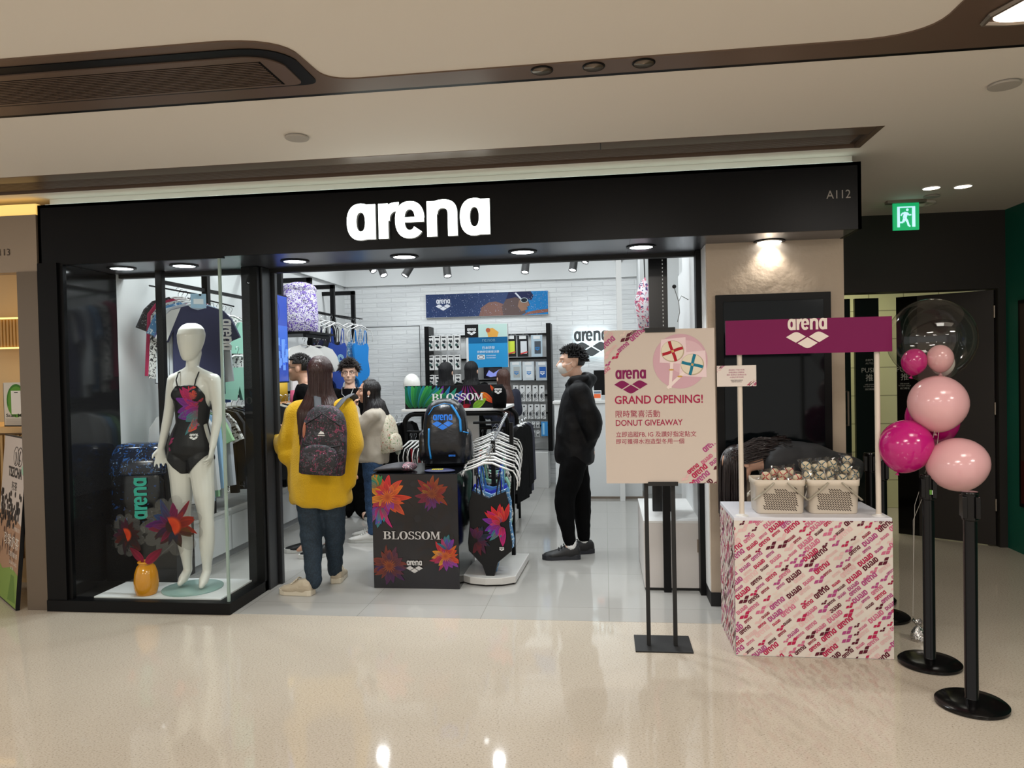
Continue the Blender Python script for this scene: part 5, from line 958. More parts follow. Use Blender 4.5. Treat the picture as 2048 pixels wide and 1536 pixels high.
for _ in range(14):
    bd = {v: [e.other_vert(v).co for e in v.link_edges if e.is_boundary] for v in bm.verts if v.is_boundary}
    mv = {v: v.co*.4+sum(ns, Vector())/len(ns)*.6 for v, ns in bd.items() if len(ns) == 2}
    for v, c in mv.items(): v.co = c
bm.to_mesh(me); bm.free(); me.polygons.foreach_set('use_smooth', [True]*len(me.polygons)); sw = bpy.data.objects.new('swimsuit', me); COL.objects.link(sw); sw.parent = t; m_ = sw.modifiers.new('s', 'SOLIDIFY'); m_.thickness = .003; m_.offset = 1
b = MB(T); b.m(mat('swim_black', '#0e0e12', .4))
for s, q in (('L', 1), ('R', -1)):
    c_ = J['chest']; b.tube([c_+V(q*.062, -.085, .055), c_+V(q*.072, -.082, .10), J['neck']+V(q*.075, -.05, -.01), J['neck']+V(q*.07, .02, .008), c_+V(q*.05, .085, .05)], .0045, 8)
b.build('strap', t, True)
bv = BVHTree.FromPolygons([v.co.copy() for v in me.vertices], [tuple(p.vertices) for p in me.polygons])
fb = MB(); fb.m(CLOTHPRINT)
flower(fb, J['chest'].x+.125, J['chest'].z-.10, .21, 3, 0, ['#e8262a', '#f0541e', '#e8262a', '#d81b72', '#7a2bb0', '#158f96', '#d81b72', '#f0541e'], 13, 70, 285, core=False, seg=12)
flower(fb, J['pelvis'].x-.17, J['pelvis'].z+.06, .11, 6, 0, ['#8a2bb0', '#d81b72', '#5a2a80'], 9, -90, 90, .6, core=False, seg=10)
arena(fb, J['pelvis'].x+.055, J['pelvis'].z+.085, .055, '#e8e8e8', .0, dia=True)
nv = []; ok = []
for p in fb.V:
    h = bv.ray_cast(Vector((p[0], 3.5, p[1]))-loc, Vector((0, 1, 0)))
    nv.append((h[0]+V(0, -.0036-p[2]*.15, 0))[:] if h[0] else (0, 0, 0)); ok.append(h[0] is not None)
keepf = [i for i, f in enumerate(fb.F) if all(ok[j] for j in f) and max(nv[j][1] for j in f)-min(nv[j][1] for j in f) < .03]
fb.V = nv; fb.F = [fb.F[i] for i in keepf]; fb.Mi = [fb.Mi[i] for i in keepf]; fb.C = [fb.C[i] for i in keepf]; fb.build('flower_print', sw, True)
t2 = thing('glass_disc', 'round frosted glass base plate under the mannequin feet', 'base plate', (loc.x, loc.y, .085)); b = MB(); b.m(mat('frosted_glass', '#a9c9c2', .2, trans=.3)); b.lathe([(.195, 0), (.2, .001), (.2, .009), (.196, .010)], n=48); b.build('plate', t2, 'auto'); b = MB(); b.m(ALU); b.cyl((.02, .09, .01), (.035, .07, .05), .006); b.build('foot_spigot', t2)
# ============================================================ WINDOW GOODS AND SHOP GOODS
# plinth, vase, acrylic flowers, glossy backpack
b = MB(); b.m(mat('gloss_black', '#0a0b0e', .12)); b.box(-3.60, -3.06, 4.93, 5.17, .086, .50); tag(b.build('black_plinth', bevel=.002), 'glossy black plinth behind the yellow vase in the display window', 'plinth')
b = MB(); b.m(mat('yellow_glaze', '#cf8a0e', .12, coat=.4)); b.lathe([(.062, 0), (.067, .006), (.077, .05), (.079, .09), (.073, .145), (.058, .19), (.046, .203), (.044, .208), (.052, .214), (.053, .221), (.047, .225), (.041, .218), (.038, .205), (.05, .15), (.03, .14)], (-3.115, 4.66, .085), 40); tag(b.build('vase', None, True), 'glossy yellow vase on the white platform, holding printed clear flowers', 'vase')
ACR = glassy('acrylic', (.9, .9, .9), .03)
def acrylic(x, y, z, r, seed, rz, pal, label, dim):
    t = thing('acrylic_flower', label, 'ornament', (x, y, z), rz); rd = random.Random(seed); n = 11; out = []
    for i in range(n*8):
        a = 2*PI*i/(n*8); k = .80+.2*abs(math.sin(a*n/2))**.7*(1+.12*math.sin(a*3+seed)); out.append((r*k*math.cos(a), r*k*math.sin(a)))
    b = MB(FRONT(0, 0, 0)); b.m(ACR); b.prism(out, -.002, .0015); b.build('sheet', t); b = MB(FRONT(0, -.0018, 0)); b.m(PRINT); flower(b, 0, 0, r*.93, seed, .0, pal, 11, 0, 360, dim, False, seg=10)
    b.c('#2a0d08'); b.disc(-r*.05, 0, r*.16, r*.2, .006)
    for i in range(34): a = R(-70+i*5.5); b.petal(-r*.02, 0, a, r*.34, r*.035, '#a01808', '#e0501c', .0064, 3, 2)
    b.build('print', t)
    b = MB(); b.m(ACR); b.tube([(0, 0, -r*.6), (x*0+(-3.115-x)*.7, 0, -r*1.2), (-3.115-x, 4.66-y, .28-z)], .006, 6); b.build('stem', t); b = MB(FRONT(0, -.003, 0)); b.m(PRINT); b.petal((-3.115-x)*.9, .30-z, math.atan2(-(.32-z)*.8, x+3.115+.001), .15, .06, '#a01240', '#5b1020', .002); b.build('leaf', t)
p = at(345, 1052, Y=4.66); acrylic(p.x, 4.66, p.z, .205, 4, R(12), ['#d83a1a', '#c01f2a', '#a81d6a', '#2a5f9a', '#7a1d8a', '#b01a55', '#3a2a1c', '#402a20', '#4a3a20', '#7d5a1c'], 'large printed clear flower on the right of the yellow vase', .55)
p = at(252, 1070, Y=4.68); acrylic(p.x, 4.69, p.z, .150, 7, R(-8), ['#5a1a20', '#6a1a4a', '#2a3a3a', '#7a2018', '#3a2a30'], 'smaller dim printed clear flower on the left of the yellow vase', .5)
t = thing('backpack', 'glossy black and blue swim backpack standing in the display window', 'backpack', (-3.40, 5.07, .502), R(14)); GP = floral('navy_painted_glints', '#07090e', [('#1c3c70', 1, .66), ('#6f9cd6', 2.2, .74)], 14, .16);  # light blue noise dots put glossy highlights into the bag colour
b = MB(); b.m(GP); b.T = Matrix.Translation((0, .09, 0)); pack_shape(b, .40, .50, .20); b.build('main_bag', t, True); b = MB(); b.m(GP); b.T = Matrix.Translation((0, -.02, 0)); pack_shape(b, .33, .36, .09); 
b.T = FRONT(.075, -.118, .03) @ Matrix.Rotation(PI/2, 4, 'Z'); b.m(PRINT); arena(b, 0, -.0, .30, '#3fb5a0', .004); b.build('front_pocket', t, True)
b = MB(); b.m(floral('blue_painted_glints', '#0e1728', [('#24508c', 1, .60), ('#8fb8e8', 2.2, .68)], 20, .15)); L = []  # flap colour carries painted highlights too, as pale blue dots
for z_, w_, d_, y_ in ((.345, .195, .120, -.03), (.36, .205, .13, -.03), (.46, .20, .12, -.02), (.53, .185, .10, .0), (.56, .165, .08, .01), (.57, .13, .05, .01)): L.append([b.v((w_*math.copysign(abs(math.cos(a_))**.45, math.cos(a_)), .03+y_+d_*math.copysign(abs(math.sin(a_))**.45, math.sin(a_)), z_)) for a_ in [2*PI*i/28 for i in range(28)]])
for A_, B_ in zip(L, L[1:]): b.bridge(A_, B_)
b.f(L[0][::-1]); b.f(L[-1]); b.build('flap', t, True)
b = MB(); b.m(BLKM); b.tube([(-.17, -.06, .02), (-.175, -.075, .3), (-.13, -.10, .375), (.13, -.10, .375), (.175, -.075, .3), (.17, -.06, .02)], .006, 8); b.build('zip', t, True); b = MB(); b.m(GP); b.ball((.2, .04, .22), .05, .07, .14); b.build('side_pocket', t, True)
# ---- white drawer units, steel frames and rails on the left wall
for i, y in enumerate((5.28, 6.0, 6.72, 7.44, 8.16, 8.88)):
    t = thing('drawer_unit', 'low white drawer unit under the left wall rails, %s' % ('nearest the display window', 'second back from the display window', 'third back, by the near coats', 'fourth back, behind the person in yellow', 'fifth back along the wall', 'farthest, in the rear corner')[i], 'cabinet', (-3.41, y, 0), 0, 'white drawer units along the left wall')
    b = MB(); b.m(WALLW); b.box(-.20, .19, 0, .715, .06, .40); b.m(mat('toe_kick', '#a2a4a6', .5)); b.box(-.20, .17, 0, .715, 0, .06); b.build('carcass', t); b = MB(); b.m(WALLW); b.box(.19, .205, .005, .71, .065, .36); b.build('drawer', t, bevel=.002); b = MB(); b.m(WHTP); b.box(-.20, .21, 0, .715, .40, .425); b.build('top', t, bevel=.002)
WR = thing('steel_clothes_rack', 'black steel clothes rack system of tall frames and rails along the left wall', 'rack', (-3.6, 5.0, 0)); WT = Matrix.Translation((3.6, -5.0, 0))
FY = [5.07, 5.70, 6.40, 7.10, 7.85, 8.55, 9.28]
for i, y in enumerate(FY):
    b = MB(WT); b.m(BLK); b.box(-3.235, -3.185, y-.025, y+.025, .43, 2.62); b.box(-3.62, -3.185, y-.025, y+.025, 2.57, 2.62); b.build('frame', WR, bevel=.003)
    if i < 6:
        for z in (2.24, 1.36): b = MB(WT); b.m(BLK); b.box(-3.225, -3.20, y+.03, FY[i+1]-.03, z, z+.027); b.build('rail', WR)
# ---- garments
HW = mat('hanger_white', '#d9d9d7', .4); HWD = mat('hanger_wood', '#a8764a', .5); WIRE = mat('chrome_wire', '#b8babc', .2, .9)
def mk_hanger(wood=False, swim=True):
    t = thing('clothes_hanger', 'x', 'hanger'); b = MB(); b.m(WIRE); b.tube([(.016*math.cos(a), 0, -.016+.016*math.sin(a)) for a in [R(210-i*20) for i in range(13)]]+[(0, 0, -.045), (0, 0, -.075)], .0022, 6); b.build('hook', t)
    b = MB(); b.m(HWD if wood else HW); b.tube([(-.19, 0, -.135), (-.10, 0, -.105), (-.03, 0, -.075), (.03, 0, -.075), (.10, 0, -.105), (.19, 0, -.135)], [.006, .009, .011, .011, .009, .006], 8, flat=.8)
    if swim and not wood: b.prism([(-.035, -.085), (.035, -.085), (.02, -.068), (-.02, -.068)], -.003, .003) if 0 else None; [b.tube([(s*.18, 0, -.133), (s*.20, 0, -.16), (s*.215, 0, -.21), (s*.205, 0, -.27)], .005, 6) for s in (-1, 1)]
    b.build('arms', t, True); return t
OUT = {'tee': [(-.07, 0), (-.05, -.02), (0, -.035), (.05, -.02), (.07, 0), (.19, -.035), (.25, -.10), (.31, -.24), (.22, -.28), (.18, -.19), (.185, -.68), (-.185, -.68), (-.18, -.19), (-.22, -.28), (-.31, -.24), (-.25, -.10), (-.19, -.035)],
 'long': [(-.07, 0), (0, -.03), (.07, 0), (.19, -.035), (.25, -.12), (.28, -.60), (.20, -.61), (.185, -.22), (.19, -.70), (-.19, -.70), (-.185, -.22), (-.20, -.61), (-.28, -.60), (-.25, -.12), (-.19, -.035)],
 'swim': [(-.105, -.22), (-.08, -.235), (0, -.25), (.08, -.235), (.105, -.22), (.13, -.27), (.115, -.42), (.14, -.56), (.13, -.62), (.06, -.68), (.03, -.78), (-.03, -.78), (-.06, -.68), (-.13, -.62), (-.14, -.56), (-.115, -.42), (-.13, -.27)],
 'trunk': [(-.16, -.10), (.16, -.10), (.19, -.36), (.03, -.38), (0, -.26), (-.03, -.38), (-.19, -.36)], 'bra': [(-.13, -.18), (-.1, -.05), (-.08, -.05), (-.02, -.16), (.02, -.16), (.08, -.05), (.1, -.05), (.13, -.18), (.14, -.32), (-.14, -.32)]}
CACHE = {}
def garment(kind, mt, loc, rz, label, group, cat='garment', art=None, wood=False, key='', hlabel=None, hgroup=None):
    hk = ('h', wood, kind in ('tee', 'long'))
    HL = hlabel or ('%s hanger carrying the %s' % ('wooden' if wood else 'white plastic', label)); HL = ('wooden' if wood else 'white')+' hanger of the '+label; HL = ' '.join(HL.split()[:16])
    if hk not in CACHE: CACHE[hk] = mk_hanger(wood, kind not in ('tee', 'long')); h = CACHE[hk]; h.location = loc; h.rotation_euler = (0, 0, rz); h['label'] = HL; h['group'] = hgroup or 'hangers on the '+group.split(' on the ')[-1]
    else: dup(CACHE[hk], loc, rz, HL, hgroup or 'hangers on the '+group.split(' on the ')[-1])
    gk = (kind, mt.name, key); nm = {'tee': 'tshirt', 'long': 'jacket', 'swim': 'swimsuit', 'swimL': 'swimsuit', 'trunk': 'swim_shorts', 'bra': 'bikini_top'}[kind]; L3 = (loc[0], loc[1], loc[2]-.075)
    if gk not in CACHE:
        t = thing(nm, label, cat, L3, rz, group); b = MB(); b.m(mt); b.puff(OUT[kind], .020 if kind != 'long' else .025); b.build('cloth', t, 'auto')
        if kind in ('swim', 'swimL'):
            b = MB(); b.m(mt)
            for s in (-1, 1): b.tube([(s*.09, -.012, -.23), (s*.085, -.015, -.08), (s*.085, .0, -.055), (s*.05, .012, -.24)], .005, 5); b.tube([(s*.055, -.01, -.245), (s*.07, 0, -.1)], .004, 5)
            b.build('strap', t)
        if art: b = MB(FRONT(0, -.024, 0)); b.m(CLOTHPRINT); art(b); b.build('print', t)
        CACHE[gk] = t
    else: t = dup(CACHE[gk], L3, rz, label, group)
    return t
def solid(h): return mat('cloth_'+h, h, .75)
PATBW = floral('bw_pattern', '#d5d5d2', [('#1b1b1e', 1, .54)], 26); PATD = floral('dark_pattern', '#17181c', [('#77797f', 1, .60)], 30); PATB = floral('blue_pattern', '#4f86b8', [('#cfe0ea', 1, .58)], 24); FLB = floral('night_floral', '#15161c', [('#6a2a4c', 1, .62), ('#2f5a8a', 1.4, .66)], 16)
FACE = R(62)
def arm(y, z, items, where, x0=-3.16, dx=-.075, rz=FACE):
    b = MB(WT); b.m(BLK); b.tube([(-3.6, y+.18, z+.12), (x0+.04, y-.04, z+.005)], .007, 6); b.build('display_arm', WR)
    for i, (k, m_, l, art, ky) in enumerate(items): garment(k, m_, (x0+dx*i, y+.035*i-.02, z+.018*i), rz, l, 'clothes on the left wall arms', art=art, key=ky)
def tee_art(b): b.c('#c9cac8'); b.poly([(-.30, -.25), (-.22, -.27), (-.12, -.02), (-.19, -.04), (-.25, -.10)], .004); b.c('#9fc3dc'); b.rect(-.05, -.02, .06, .09, .006); b.c('#dfe8ee'); b.rect(-.03, .01, .04, .05, .007); b.T = b.T @ Matrix.Translation((.165, -.10, 0)) @ Matrix.Rotation(-PI/2, 4, 'Z'); arena(b, 0, 0, .24, '#dcdcdc', .004)
arm(5.36, 2.17, [('tee', solid('#23264a'), 'navy raglan swim shirt hanging behind the mannequin head', tee_art, 'n'), ('long', solid('#c5cbd0'), 'pale grey long-sleeved swim shirt behind the navy one', None, ''), ('tee', PATB, 'blue patterned swim shirt behind the mannequin head', None, ''), ('long', PATBW, 'white and black patterned swim shirt in the display window', None, ''), ('long', solid('#a51d4c'), 'magenta swim shirt hanging left of the mannequin head', None, ''), ('tee', PATD, 'black patterned swim shirt hanging leftmost behind the frame post', None, '')], 'behind the mannequin', -3.08, -.052, R(35))
arm(6.02, 2.14, [('bra', solid('#8fc2ae'), 'mint bikini top hanging right of the mannequin', None, ''), ('tee', PATBW, 'white tee with black marks, right of the mannequin', None, 'b'), ('swim', PATD, 'black patterned swimsuit right of the mannequin', None, ''), ('tee', PATBW, 'black and white patterned tee nearest the glass corner', None, 'b')], 'right of the mannequin')
garment('trunk', solid('#8fc2ae'), (-3.10, 5.98, 1.80), FACE, 'mint swim shorts hanging under the mint bikini top', 'clothes on the left wall arms')
b = MB(); b.m(PRINT).c('#1f5fc0'); b.box(-3.19, -3.17, 5.80, 5.98, 1.33, 1.66); tag(b.build('blue_card'), 'small bright blue display card right of the mannequin shoulder', 'card')
arm(8.12, 2.20, [('swim', solid('#1c3f96'), 'royal blue swimsuit with pale flower print by the rear steel frame', lambda b: [b.c('#a9d8e6')]+[b.arc(.02, -.40, (.05-.012*i, .05-.012*i), (.044-.012*i, .044-.012*i), 0, 300, .003) for i in range(3)], ''), ('swim', solid('#0f1014'), 'plain black swimsuit hanging behind the royal blue one', None, ''), ('swim', solid('#1a1a3a'), 'dark navy swimsuit behind the royal blue one', None, ''), ('swim', FLB, 'black swimsuit with purple print left of the royal blue one', None, ''), ('swim', solid('#0f1014'), 'black swimsuit nearest the patterned purple bag', None, '')], 'with dark swimsuits', -3.0)
arm(8.92, 2.22, [('swim', solid('#1580d0'), 'bright sky blue swimsuit hanging in the rear corner', None, ''), ('swim', PATB, 'blue and white patterned swimsuit in the rear corner', None, ''), ('swim', solid('#d0cfcc'), 'white swimsuit hanging behind the bright sky blue one', None, '')], 'with the bright blue suit', -3.0)
def row(y0, y1, n, z, X, mats, kind, group, lab, wood=False, rz=0.):
    for i in range(n):
        y = y0+(y1-y0)*i/max(1, n-1); k, m_, ad = mats[i % len(mats)]; garment(k, m_, (X, y, z), rz+((i*37) % 11-5)*.015, (lab % ad)+', '+('nearest', 'second', 'third', 'fourth', 'fifth', 'sixth', 'seventh', 'eighth')[i]+' in its row', group, wood=wood)
row(5.30, 5.62, 5, 1.36, -3.21, [('long', solid('#c9ccce'), 'white'), ('long', solid('#8fb6d6'), 'light blue'), ('tee', solid('#9cc79a'), 'pale green'), ('long', solid('#a9aeb6'), 'pale grey'), ('tee', PATBW, 'patterned white')], '', 'clothes on the lower rail in the window', '%s top on the lower rail behind the mannequin legs', rz=R(12))
row(5.78, 6.34, 7, 1.36, -3.21, [('long', solid('#16171b'), 'black'), ('tee', PATD, 'dark patterned'), ('long', solid('#1e2530'), 'dark navy')], '', 'dark clothes on the lower rail by the window post', '%s top on the lower rail beside the window post', rz=R(12))
row(6.48, 7.02, 6, 1.36, -3.10, [('long', solid('#121316'), 'black'), ('long', solid('#d2cdbf'), 'cream')], '', 'coats on the lower rail behind the window post', '%s coat left of the person in yellow', True, R(30))
row(7.2, 7.75, 5, 1.36, -3.21, [('long', solid('#15161a'), 'black')], '', 'dark clothes on the lower rail behind the people', '%s top on the lower rail behind the person in yellow')
row(7.95, 9.15, 8, 1.36, -3.21, [('swim', solid('#15161a'), 'black'), ('trunk', solid('#c8c8c5'), 'white')], '', 'swimwear on the lower rear rail', '%s piece on the lower rail toward the rear corner')
# shelf with the patterned bag, white tees below
b = MB(WT); b.m(BLK); b.box(-3.6, -2.93, 7.14, 7.80, 1.965, 1.99); b.box(-3.0, -2.97, 7.14, 7.8, 1.93, 1.965); b.build('shelf', WR, bevel=.003)
t = thing('backpack', 'white backpack with purple and black pattern on the wall shelf', 'backpack', (-3.13, 7.38, 1.992), R(32)); PUR = floral('purple_pattern', '#d9d6e2', [('#6a4ab0', 1, .52), ('#1d1a26', 1.3, .60)], 34); b = MB(); b.m(PUR); b.T = Matrix.Translation((0, .10, 0)); pack_shape(b, .36, .52, .22); b.build('main_bag', t, True)
b = MB(); b.m(PUR); b.T = Matrix.Translation((.02, -.03, 0)); pack_shape(b, .30, .26, .08); b.build('front_pocket', t, True); b = MB(); b.m(WHT); b.tube([(-.16, -.03, .03), (-.15, -.07, .3), (0, -.10, .37), (.15, -.07, .3), (.16, -.03, .03)], .008, 6); b.build('piping', t); b = MB(); b.m(PUR); b.ball((0, .0, .44), .18, .12, .07, q=Matrix.Rotation(R(-20), 3, 'X')); b.build('flap', t, True); b = MB(); b.m(BLKM); b.tube([(-.04, .1, .48), (-.03, .1, .53), (.03, .1, .53), (.04, .1, .48)], .008, 6); b.build('handle', t, True)
for i, y in enumerate((7.28, 7.60)): garment('tee', solid('#cfcfcc'), (-3.05+.02*i, y, 1.93), FACE, 'white tee under the black shelf, %s' % ('behind the blue screen' if i == 0 else 'over the short-haired head'), 'white tees under the shelf')
t = thing('flower_tote', 'pink and yellow patterned bags hanging above the coats', 'bag', (-3.02, 7.1, 1.40)); b = MB(); b.m(mat('pink_bag', '#c8577a', .6)); b.T = Matrix.Rotation(FACE, 4, 'Z'); b.puff([(-.11, 0), (.11, 0), (.13, -.2), (-.13, -.2)], .03); b.build('bag', t, True); b = MB(); b.m(mat('yellow_black', '#b8921c', .6)); b.T = Matrix.Translation((-.12, -.2, .05)) @ Matrix.Rotation(FACE, 4, 'Z'); b.puff([(-.07, .06), (.07, .06), (.07, -.16), (-.07, -.16)], .02); b.build('pouch', t, True)
# blue screen behind the post
t = thing('display_screen', 'deep blue hanging display screen with white logo beside the window post', 'screen', (-2.585, 5.60, 1.49)); b = MB(); b.m(BLK); b.box(-.02, .008, -.225, .225, 0, .71); b.build('housing', t); b = MB(); b.m(BLK); b.cyl((-.006, -.15, .70), (-.006, -.15, 1.91), .004, n=6); b.cyl((-.006, .15, .70), (-.006, .15, 1.91), .004, n=6); b.build('hanging_cable', t)
SC = mat('screen_print', rough=.15, attr=True); SC['attr'] = 1; nt = SC.node_tree; nt.links.new([n for n in nt.nodes if n.type == 'VERTEX_COLOR'][0].outputs[0], nt.nodes['Principled BSDF'].inputs['Emission Color']); nt.nodes['Principled BSDF'].inputs['Emission Strength'].default_value = .45
b = MB(Matrix.Translation((.009, -.215, .01)) @ Matrix.Rotation(PI/2, 4, 'Z') @ Matrix.Rotation(PI/2, 4, 'X')); b.m(SC).c('#1d3c9c'); b.rect(0, 0, .43, .69, .0004); b.c('#2c57b8'); b.rect(0, .25, .43, .45, .0008); b.c('#1a3180'); b.rect(.02, .22, .24, .42, .0012); b.m(SC); b.cur = 0; arena(b, .06, .30, .10, '#c8d4f0', .0016, dia=True)
b.c('#0d1840'); b.arc(.25, .56, (.035, .07), (.031, .066), 0, 360, .0012, 20)
rd = random.Random(3)
for i in range(40): b.c('#5f8ad8'); x = rd.uniform(.18, .4); y = rd.uniform(.05, .3); b.rect(x, y, x+rd.choice((.003, .05)), y+rd.choice((.003, .002, .06)), .0012)
b.build('picture', t)
# ---- flower print cube, black backpack, folded trunks, swim cap
t = thing('display_cube', 'black flower print display cube with white BLOSSOM lettering', 'display stand', (-1.365, 5.47, 0)); b = MB(); b.m(mat('gloss_black', '#0a0b0e')); b.box(-.315, .315, -.315, .315, 0, .825); b.build('body', t, bevel=.003)
b = MB(FRONT(-.312, -.3155, .003)); b.m(GLOSSPRINT).c('#17151a'); b.rect(0, 0, .625, .82, 0)
rdm = random.Random(1)
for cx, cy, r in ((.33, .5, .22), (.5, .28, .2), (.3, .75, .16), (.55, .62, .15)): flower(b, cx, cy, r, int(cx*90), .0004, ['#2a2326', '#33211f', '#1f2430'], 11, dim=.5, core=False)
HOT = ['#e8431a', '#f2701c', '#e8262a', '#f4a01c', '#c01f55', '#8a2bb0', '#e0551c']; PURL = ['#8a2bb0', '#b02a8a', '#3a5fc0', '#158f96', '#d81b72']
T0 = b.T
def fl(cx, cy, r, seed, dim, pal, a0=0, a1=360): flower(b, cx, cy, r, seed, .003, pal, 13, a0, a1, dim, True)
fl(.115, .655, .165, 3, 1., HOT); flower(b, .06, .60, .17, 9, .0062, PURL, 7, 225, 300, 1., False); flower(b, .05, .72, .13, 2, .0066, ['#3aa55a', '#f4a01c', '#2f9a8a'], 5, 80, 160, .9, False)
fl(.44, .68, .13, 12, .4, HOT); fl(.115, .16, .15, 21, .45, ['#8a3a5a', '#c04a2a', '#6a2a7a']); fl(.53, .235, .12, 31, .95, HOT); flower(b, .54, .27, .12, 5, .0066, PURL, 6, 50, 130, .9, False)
# trim overhanging petals
P_ = [(T0.inverted() @ Vector(v)) for v in b.V]; b.V = [(T0 @ Vector((min(.624, max(.001, p.x)), min(.818, max(.001, p.y)), p.z)))[:] for p in P_]
blossom(b, .078, .355, .42, '#bdbab8', .011); arena(b, .245, .115, .115, '#c4c2c0', .0112, dia=True); b.build('front_print', t)
t = thing('backpack', 'large glossy black backpack with bright blue zips on the flower print cube', 'backpack', (-1.22, 5.60, .826), R(6)); GPB = mat('glossy_black_shell', '#15161a', .24, bump=(7, .5))
b = MB(); b.m(GPB); b.T = Matrix.Translation((0, .10, .02)); pack_shape(b, .345, .50, .24); MAINB = [b.build('main_bag', t, True)]
for s in (-1, 1): b = MB(); b.m(GPB); b.T = Matrix.Translation((s*.155, .055, .05)); pack_shape(b, .10, .24, .16); MAINB.append(b.build('side_pocket', t, True))
b = MB(); b.m(mat('zip_blue', '#1f86d0', .4)); mV = []; mF = []
for o in MAINB: n_ = len(mV); mV += [v.co.copy() for v in o.data.vertices]; mF += [tuple(n_+i for i in p_.vertices) for p_ in o.data.polygons]
_bv = BVHTree.FromPolygons(mV, mF); PZ = lambda x, z: (lambda h: V(x, (h[0].y if h[0] else -.1)-.003, z))(_bv.ray_cast(V(x, -3, z), V(0, 1, 0)))
def zipline(pts, r): 
    P = [Vector(p) for p in pts]; Q_ = [P[i].lerp(P[i+1], j/5) for i in range(len(P)-1) for j in range(5)]+[P[-1]]; b.tube([PZ(p.x, p.y) for p in Q_], r, 6)
zipline([(-.105, .07), (-.118, .18), (-.115, .30)], .0075); zipline([(.055, .47), (.09, .42), (.12, .36), (.125, .27)], .0095); zipline([(-.12, .40), (-.08, .46), (0, .485), (.05, .475)], .003); zipline([(.14, .27), (.18, .255)], .005)
b.build('zip', t, True)
fb = MB(); fb.m(GLOSSPRINT); arena(fb, -.085, .29, .15, '#1d74dc', .004, dia=True); wrap(fb, MAINB, .0025).build('logo_print', t); fb = MB(); fb.m(GLOSSPRINT); arena(fb, .03, .085, .05, '#1d74dc', .002); wrap(fb, MAINB, .0025).build('small_wordmark', t)
b = MB(); b.m(BLKM); b.box(-.17, .17, -.02, .22, 0, .03); b.build('stand', t, bevel=.005)
b = MB(Matrix.Translation((-1.57, 5.33, .826))); b.m(mat('charcoal_swim', '#26242a', .6)); b.loft([(V(-.12, 0, .01), V(0, .10, 0), V(0, 0, .012)), (V(-.06, 0, .022), V(0, .13, 0), V(0, 0, .022)), (V(.03, 0, .03), V(0, .13, 0), V(0, 0, .03)), (V(.10, 0, .03), V(0, .12, 0), V(0, 0, .03))], 18); b.m(floral('trunk_print', '#26242a', [('#a05a6a', 1, .55), ('#d0c0c0', 1.3, .62)], 40)); b.loft([(V(.10, 0, .031), V(0, .121, 0), V(0, 0, .031)), (V(.15, 0, .028), V(0, .11, 0), V(0, 0, .027)), (V(.165, 0, .02), V(0, .08, 0), V(0, 0, .012))], 18)
tag(b.build('folded_shorts', None, True), 'folded charcoal swim trunks with patterned end on the flower print cube', 'garment')
b = MB(Matrix.Translation((-1.20, 5.26, .826))); b.m(mat('navy_cap', '#1a2048', .5)); b.ball((0, 0, .008), .115, .07, .014); b.m(PRINT).c('#d8c81c')
for i in range(6): b.box(-.05+i*.014, -.042+i*.014, -.045, .0, .019, .0225)
tag(b.build('swim_hat', None, True), 'flat navy swim cap with yellow print lying on the flower print cube', 'swim cap')
# ---- white based swimwear stand
t = thing('swimwear_stand', 'low white based stand with sloping chrome bar of swimwear', 'rack', (-.86, 5.45, 0), R(-4)); b = MB(); b.m(mat('stand_white', '#c9c8c4', .3)); pts = [(-.205, -.14), (-.12, -.20), (0, -.225), (.12, -.20), (.205, -.14), (.19, .52), (-.19, .52)]
b.prism(pts, .012, .062); b.m(BLKM); b.prism([(x*.95, y*.95) for x, y in pts], 0, .012); b.build('base', t, bevel=.004)
b = MB(); b.m(BLK); b.box(-.015, .015, .10, .13, .062, 1.02); b.build('post', t); b = MB(); b.m(BLK); b.box(.06, .09, .45, .48, .062, 1.13); b.build('post', t)
b = MB(); b.m(WIRE); b.tube([(.01, -.14, .945), (-.02, .3, 1.03), (-.10, 1.15, 1.16)], .009, 8); 
for i in range(26): u = i/25; b.tube([(.01-.11*u-.012, -.13+1.27*u, .96+.215*u), (.01-.11*u+.012, -.13+1.27*u, .945+.215*u)], .004, 5)
b.build('bar', t)
def sw_art(b):
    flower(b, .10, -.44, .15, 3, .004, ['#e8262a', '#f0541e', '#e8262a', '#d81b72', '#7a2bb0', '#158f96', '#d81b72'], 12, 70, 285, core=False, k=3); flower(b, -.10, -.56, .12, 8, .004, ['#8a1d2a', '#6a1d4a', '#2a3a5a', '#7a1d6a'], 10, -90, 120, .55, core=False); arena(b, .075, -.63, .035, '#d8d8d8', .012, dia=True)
OUTF = [(-.125, -.205), (-.11, -.215), (0, -.255), (.11, -.215), (.125, -.205), (.15, -.30), (.15, -.36), (.145, -.45), (.165, -.58), (.16, -.64), (.06, -.72), (.03, -.82), (-.03, -.82), (-.06, -.74), (-.16, -.64), (-.165, -.58), (-.15, -.45), (-.155, -.36), (-.155, -.30)]; OUT['swimL'] = OUTF
LB = ['black swimsuit with bright flower print at the front of the white stand', 'light blue patterned swimsuit right behind the flower print one', 'royal blue swimsuit third on the white stand', 'mid blue swimsuit fourth on the white stand', 'black patterned swimsuit fifth on the white stand', 'mint piece sixth on the white stand', 'black swimsuit seventh on the white stand', 'grey patterned swimsuit eighth on the white stand', 'mint patterned piece ninth on the white stand', 'navy swimsuit tenth on the white stand', 'black and blue swimsuit next to last on the white stand', 'dark navy swimsuit last on the white stand']
MS = [mat('swim_black', '#0e0e12'), PATB, solid('#1c2fb0'), solid('#3f78b8'), PATD, solid('#8fc2ae'), solid('#0f1014'), PATBW, solid('#8fc2ae'), solid('#1a1a3a'), PATD, solid('#15172c')]
